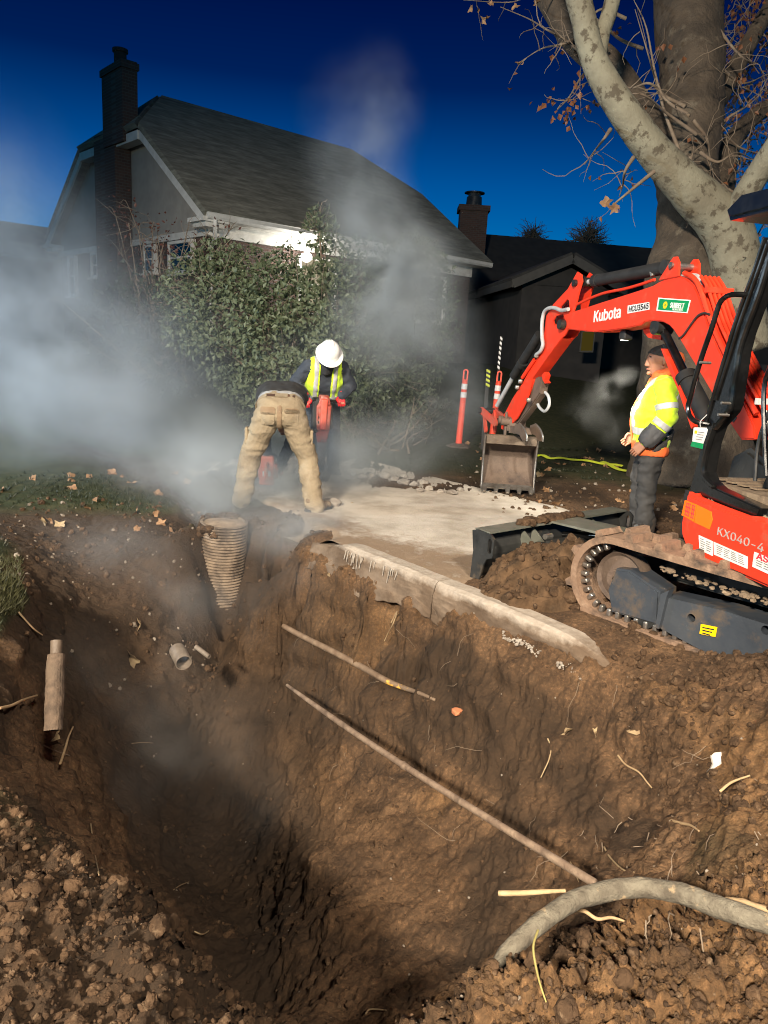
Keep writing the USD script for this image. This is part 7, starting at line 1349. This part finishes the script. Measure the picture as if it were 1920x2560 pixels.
vol_mesh('dust_cloud', [(pxd(860, 630, 10.6), (1.2, 1.0, 1.35), 2.6), (pxd(920, 720, 10.2), (1.1, 1.0, 1.0), 1.7), (pxd(825, 530, 10.9), (1.0, .9, 1.25), 2.1), (pxd(780, 400, 11.3), (1.0, .9, 1.3), .9), (pxd(800, 260, 11.8), (1.1, .9, 1.4), .3), (pxd(950, 860, 9.6), (1.2, 1.0, .9), .6),
         (pxd(600, 1000, 8.0), (1.4, 1.0, .8), 1.1), (pxd(800, 990, 8.6), (1.5, 1.0, .6), .9), (pxd(650, 1120, 6.75), (.75, .6, .45), 2.4), (pxd(470, 1040, 7.4), (1.2, .9, .6), 1.4), (pxd(720, 860, 9.4), (1.4, .7, 1.2), .7), (pxd(900, 900, 9.6), (1.3, .8, .8), .5)],
         (.84, .9, .92), 2.1, .8, 1.4, .36, .66, 'pale concrete dust rising behind and around the two workers', 'dust')
vol_mesh('pit_smoke', [(pxd(280, 1230, 5.9), (.9, .7, .5), 1.0), (pxd(400, 1290, 5.7), (.7, .6, .5), .9), (pxd(520, 1180, 6.0), (.6, .5, .4), .5), (pxd(430, 1680, 4.7), (1.0, .8, .9), .6), (pxd(250, 1450, 5.0), (.8, .7, .6), .45), (pxd(640, 1250, 5.9), (.5, .5, .4), .4)], (.9, .91, .91), .75, 1.1, .9, .34, .66, 'thin smoke sinking into the far end of the pit', 'smoke')
vol_mesh('breath_vapour', [(pxd(1345, 815, 6.85), (.16, .14, .14), 1.2), (pxd(1310, 850, 6.85), (.26, .2, .22), 1.0), (pxd(1270, 890, 6.9), (.32, .22, .26), .7), (pxd(1330, 930, 6.9), (.25, .2, .3), .45)], (.92, .93, .9), .65, 4.2, .25, .38, .62, 'breath of the standing man hanging in the cold air', 'vapour')
# ================================================================ WORK LIGHTS
def tripod_lamp(label, pos, target, power, color, cone, soft, heads=2, rad=.2):
    pos = np.array(pos, float); foot = np.array([pos[0], pos[1], 0]); t = thing('work_light', label, 'work light', foot)
    obj('mast', rod(foot + [0, 0, .3], pos - [0, 0, .1], .025), MT['dark_steel'], t)
    for k in range(3):
        a = k * 2.094 + .4; obj('leg', rod(foot + [0, 0, .9], foot + [.75 * math.cos(a), .75 * math.sin(a), 0], .016), MT['dark_steel'], t)
    z = np.array(target) - pos; z /= np.linalg.norm(z); x = np.cross(z, UZ); x /= np.linalg.norm(x); y = np.cross(x, z)
    obj('crossbar', rod(pos - x * .4, pos + x * .4, .02), MT['dark_steel'], t)
    for k in range(heads):
        c = pos + x * (.3 * (2 * k - 1) if heads > 1 else 0)
        h = obj('lamp_head', moved(rbox((.34, .26, .1), .02), frame(c - z * .16, x, y, -z)), MT['black_matt'], t, smooth=40)
        obj('lens', moved(box((.3, .22, .006)), frame(c - z * .1, x, y, -z)), glow('lamp_lens_%d_%d' % (len(LAMPS), k), color, 8), h, smooth=False)
        l = flood(f'{t}/lamp_light_{k}', c - z * .0 - foot, c + z - foot, power / heads, color, cone, soft, rad)
    LAMPS.append(t)
tripod_lamp('twin head work light on a tripod behind the left bank', (-4.3, -7.3, 7.2), (1.4, 7.6, .7), 7000, (1.0, .87, .7), 38, .9, 2, .45)
tripod_lamp('twin head work light on a tripod behind the right bank', (2.6, -4.0, 7.6), (-.6, 5.6, -.4), 1800, (1.0, .88, .73), 36, .9, 2, .3)
tripod_lamp('cool white work light on a tripod on the lawn far left', (-8.0, 6.2, 2.4), (-2.0, 10.5, 1.2), 680, (.7, .86, 1.0), 60, .8, 1)
BLP = up_(*np.insert(u_side([(1560, 838)], 0)[0], 1, -.02))
blh = obj('boom_lamp', cat_([rbox((.1, .09, .08), .02).apply_transform(frame(BLP, UF, UL, UZ)), box((.03, .04, .07)).apply_translation(BLP + [0, 0, .06])]), MT['black_matt'], ex, smooth=40)
obj('lamp_lens', lathe([(0, 0), (.035, 0)], BLP + UF * .02 - UZ * .042, -UZ, 16), glow('boom_lamp_glow', (1, .95, .85), 25), blh, smooth=False)
flood(ex + '/boom_lamp_light', BLP - XC - UZ * .08, at_z(1270 * Q, 1085 * Q, 0) - XC, 85, (1.0, .93, .8), 36, .7, .04)
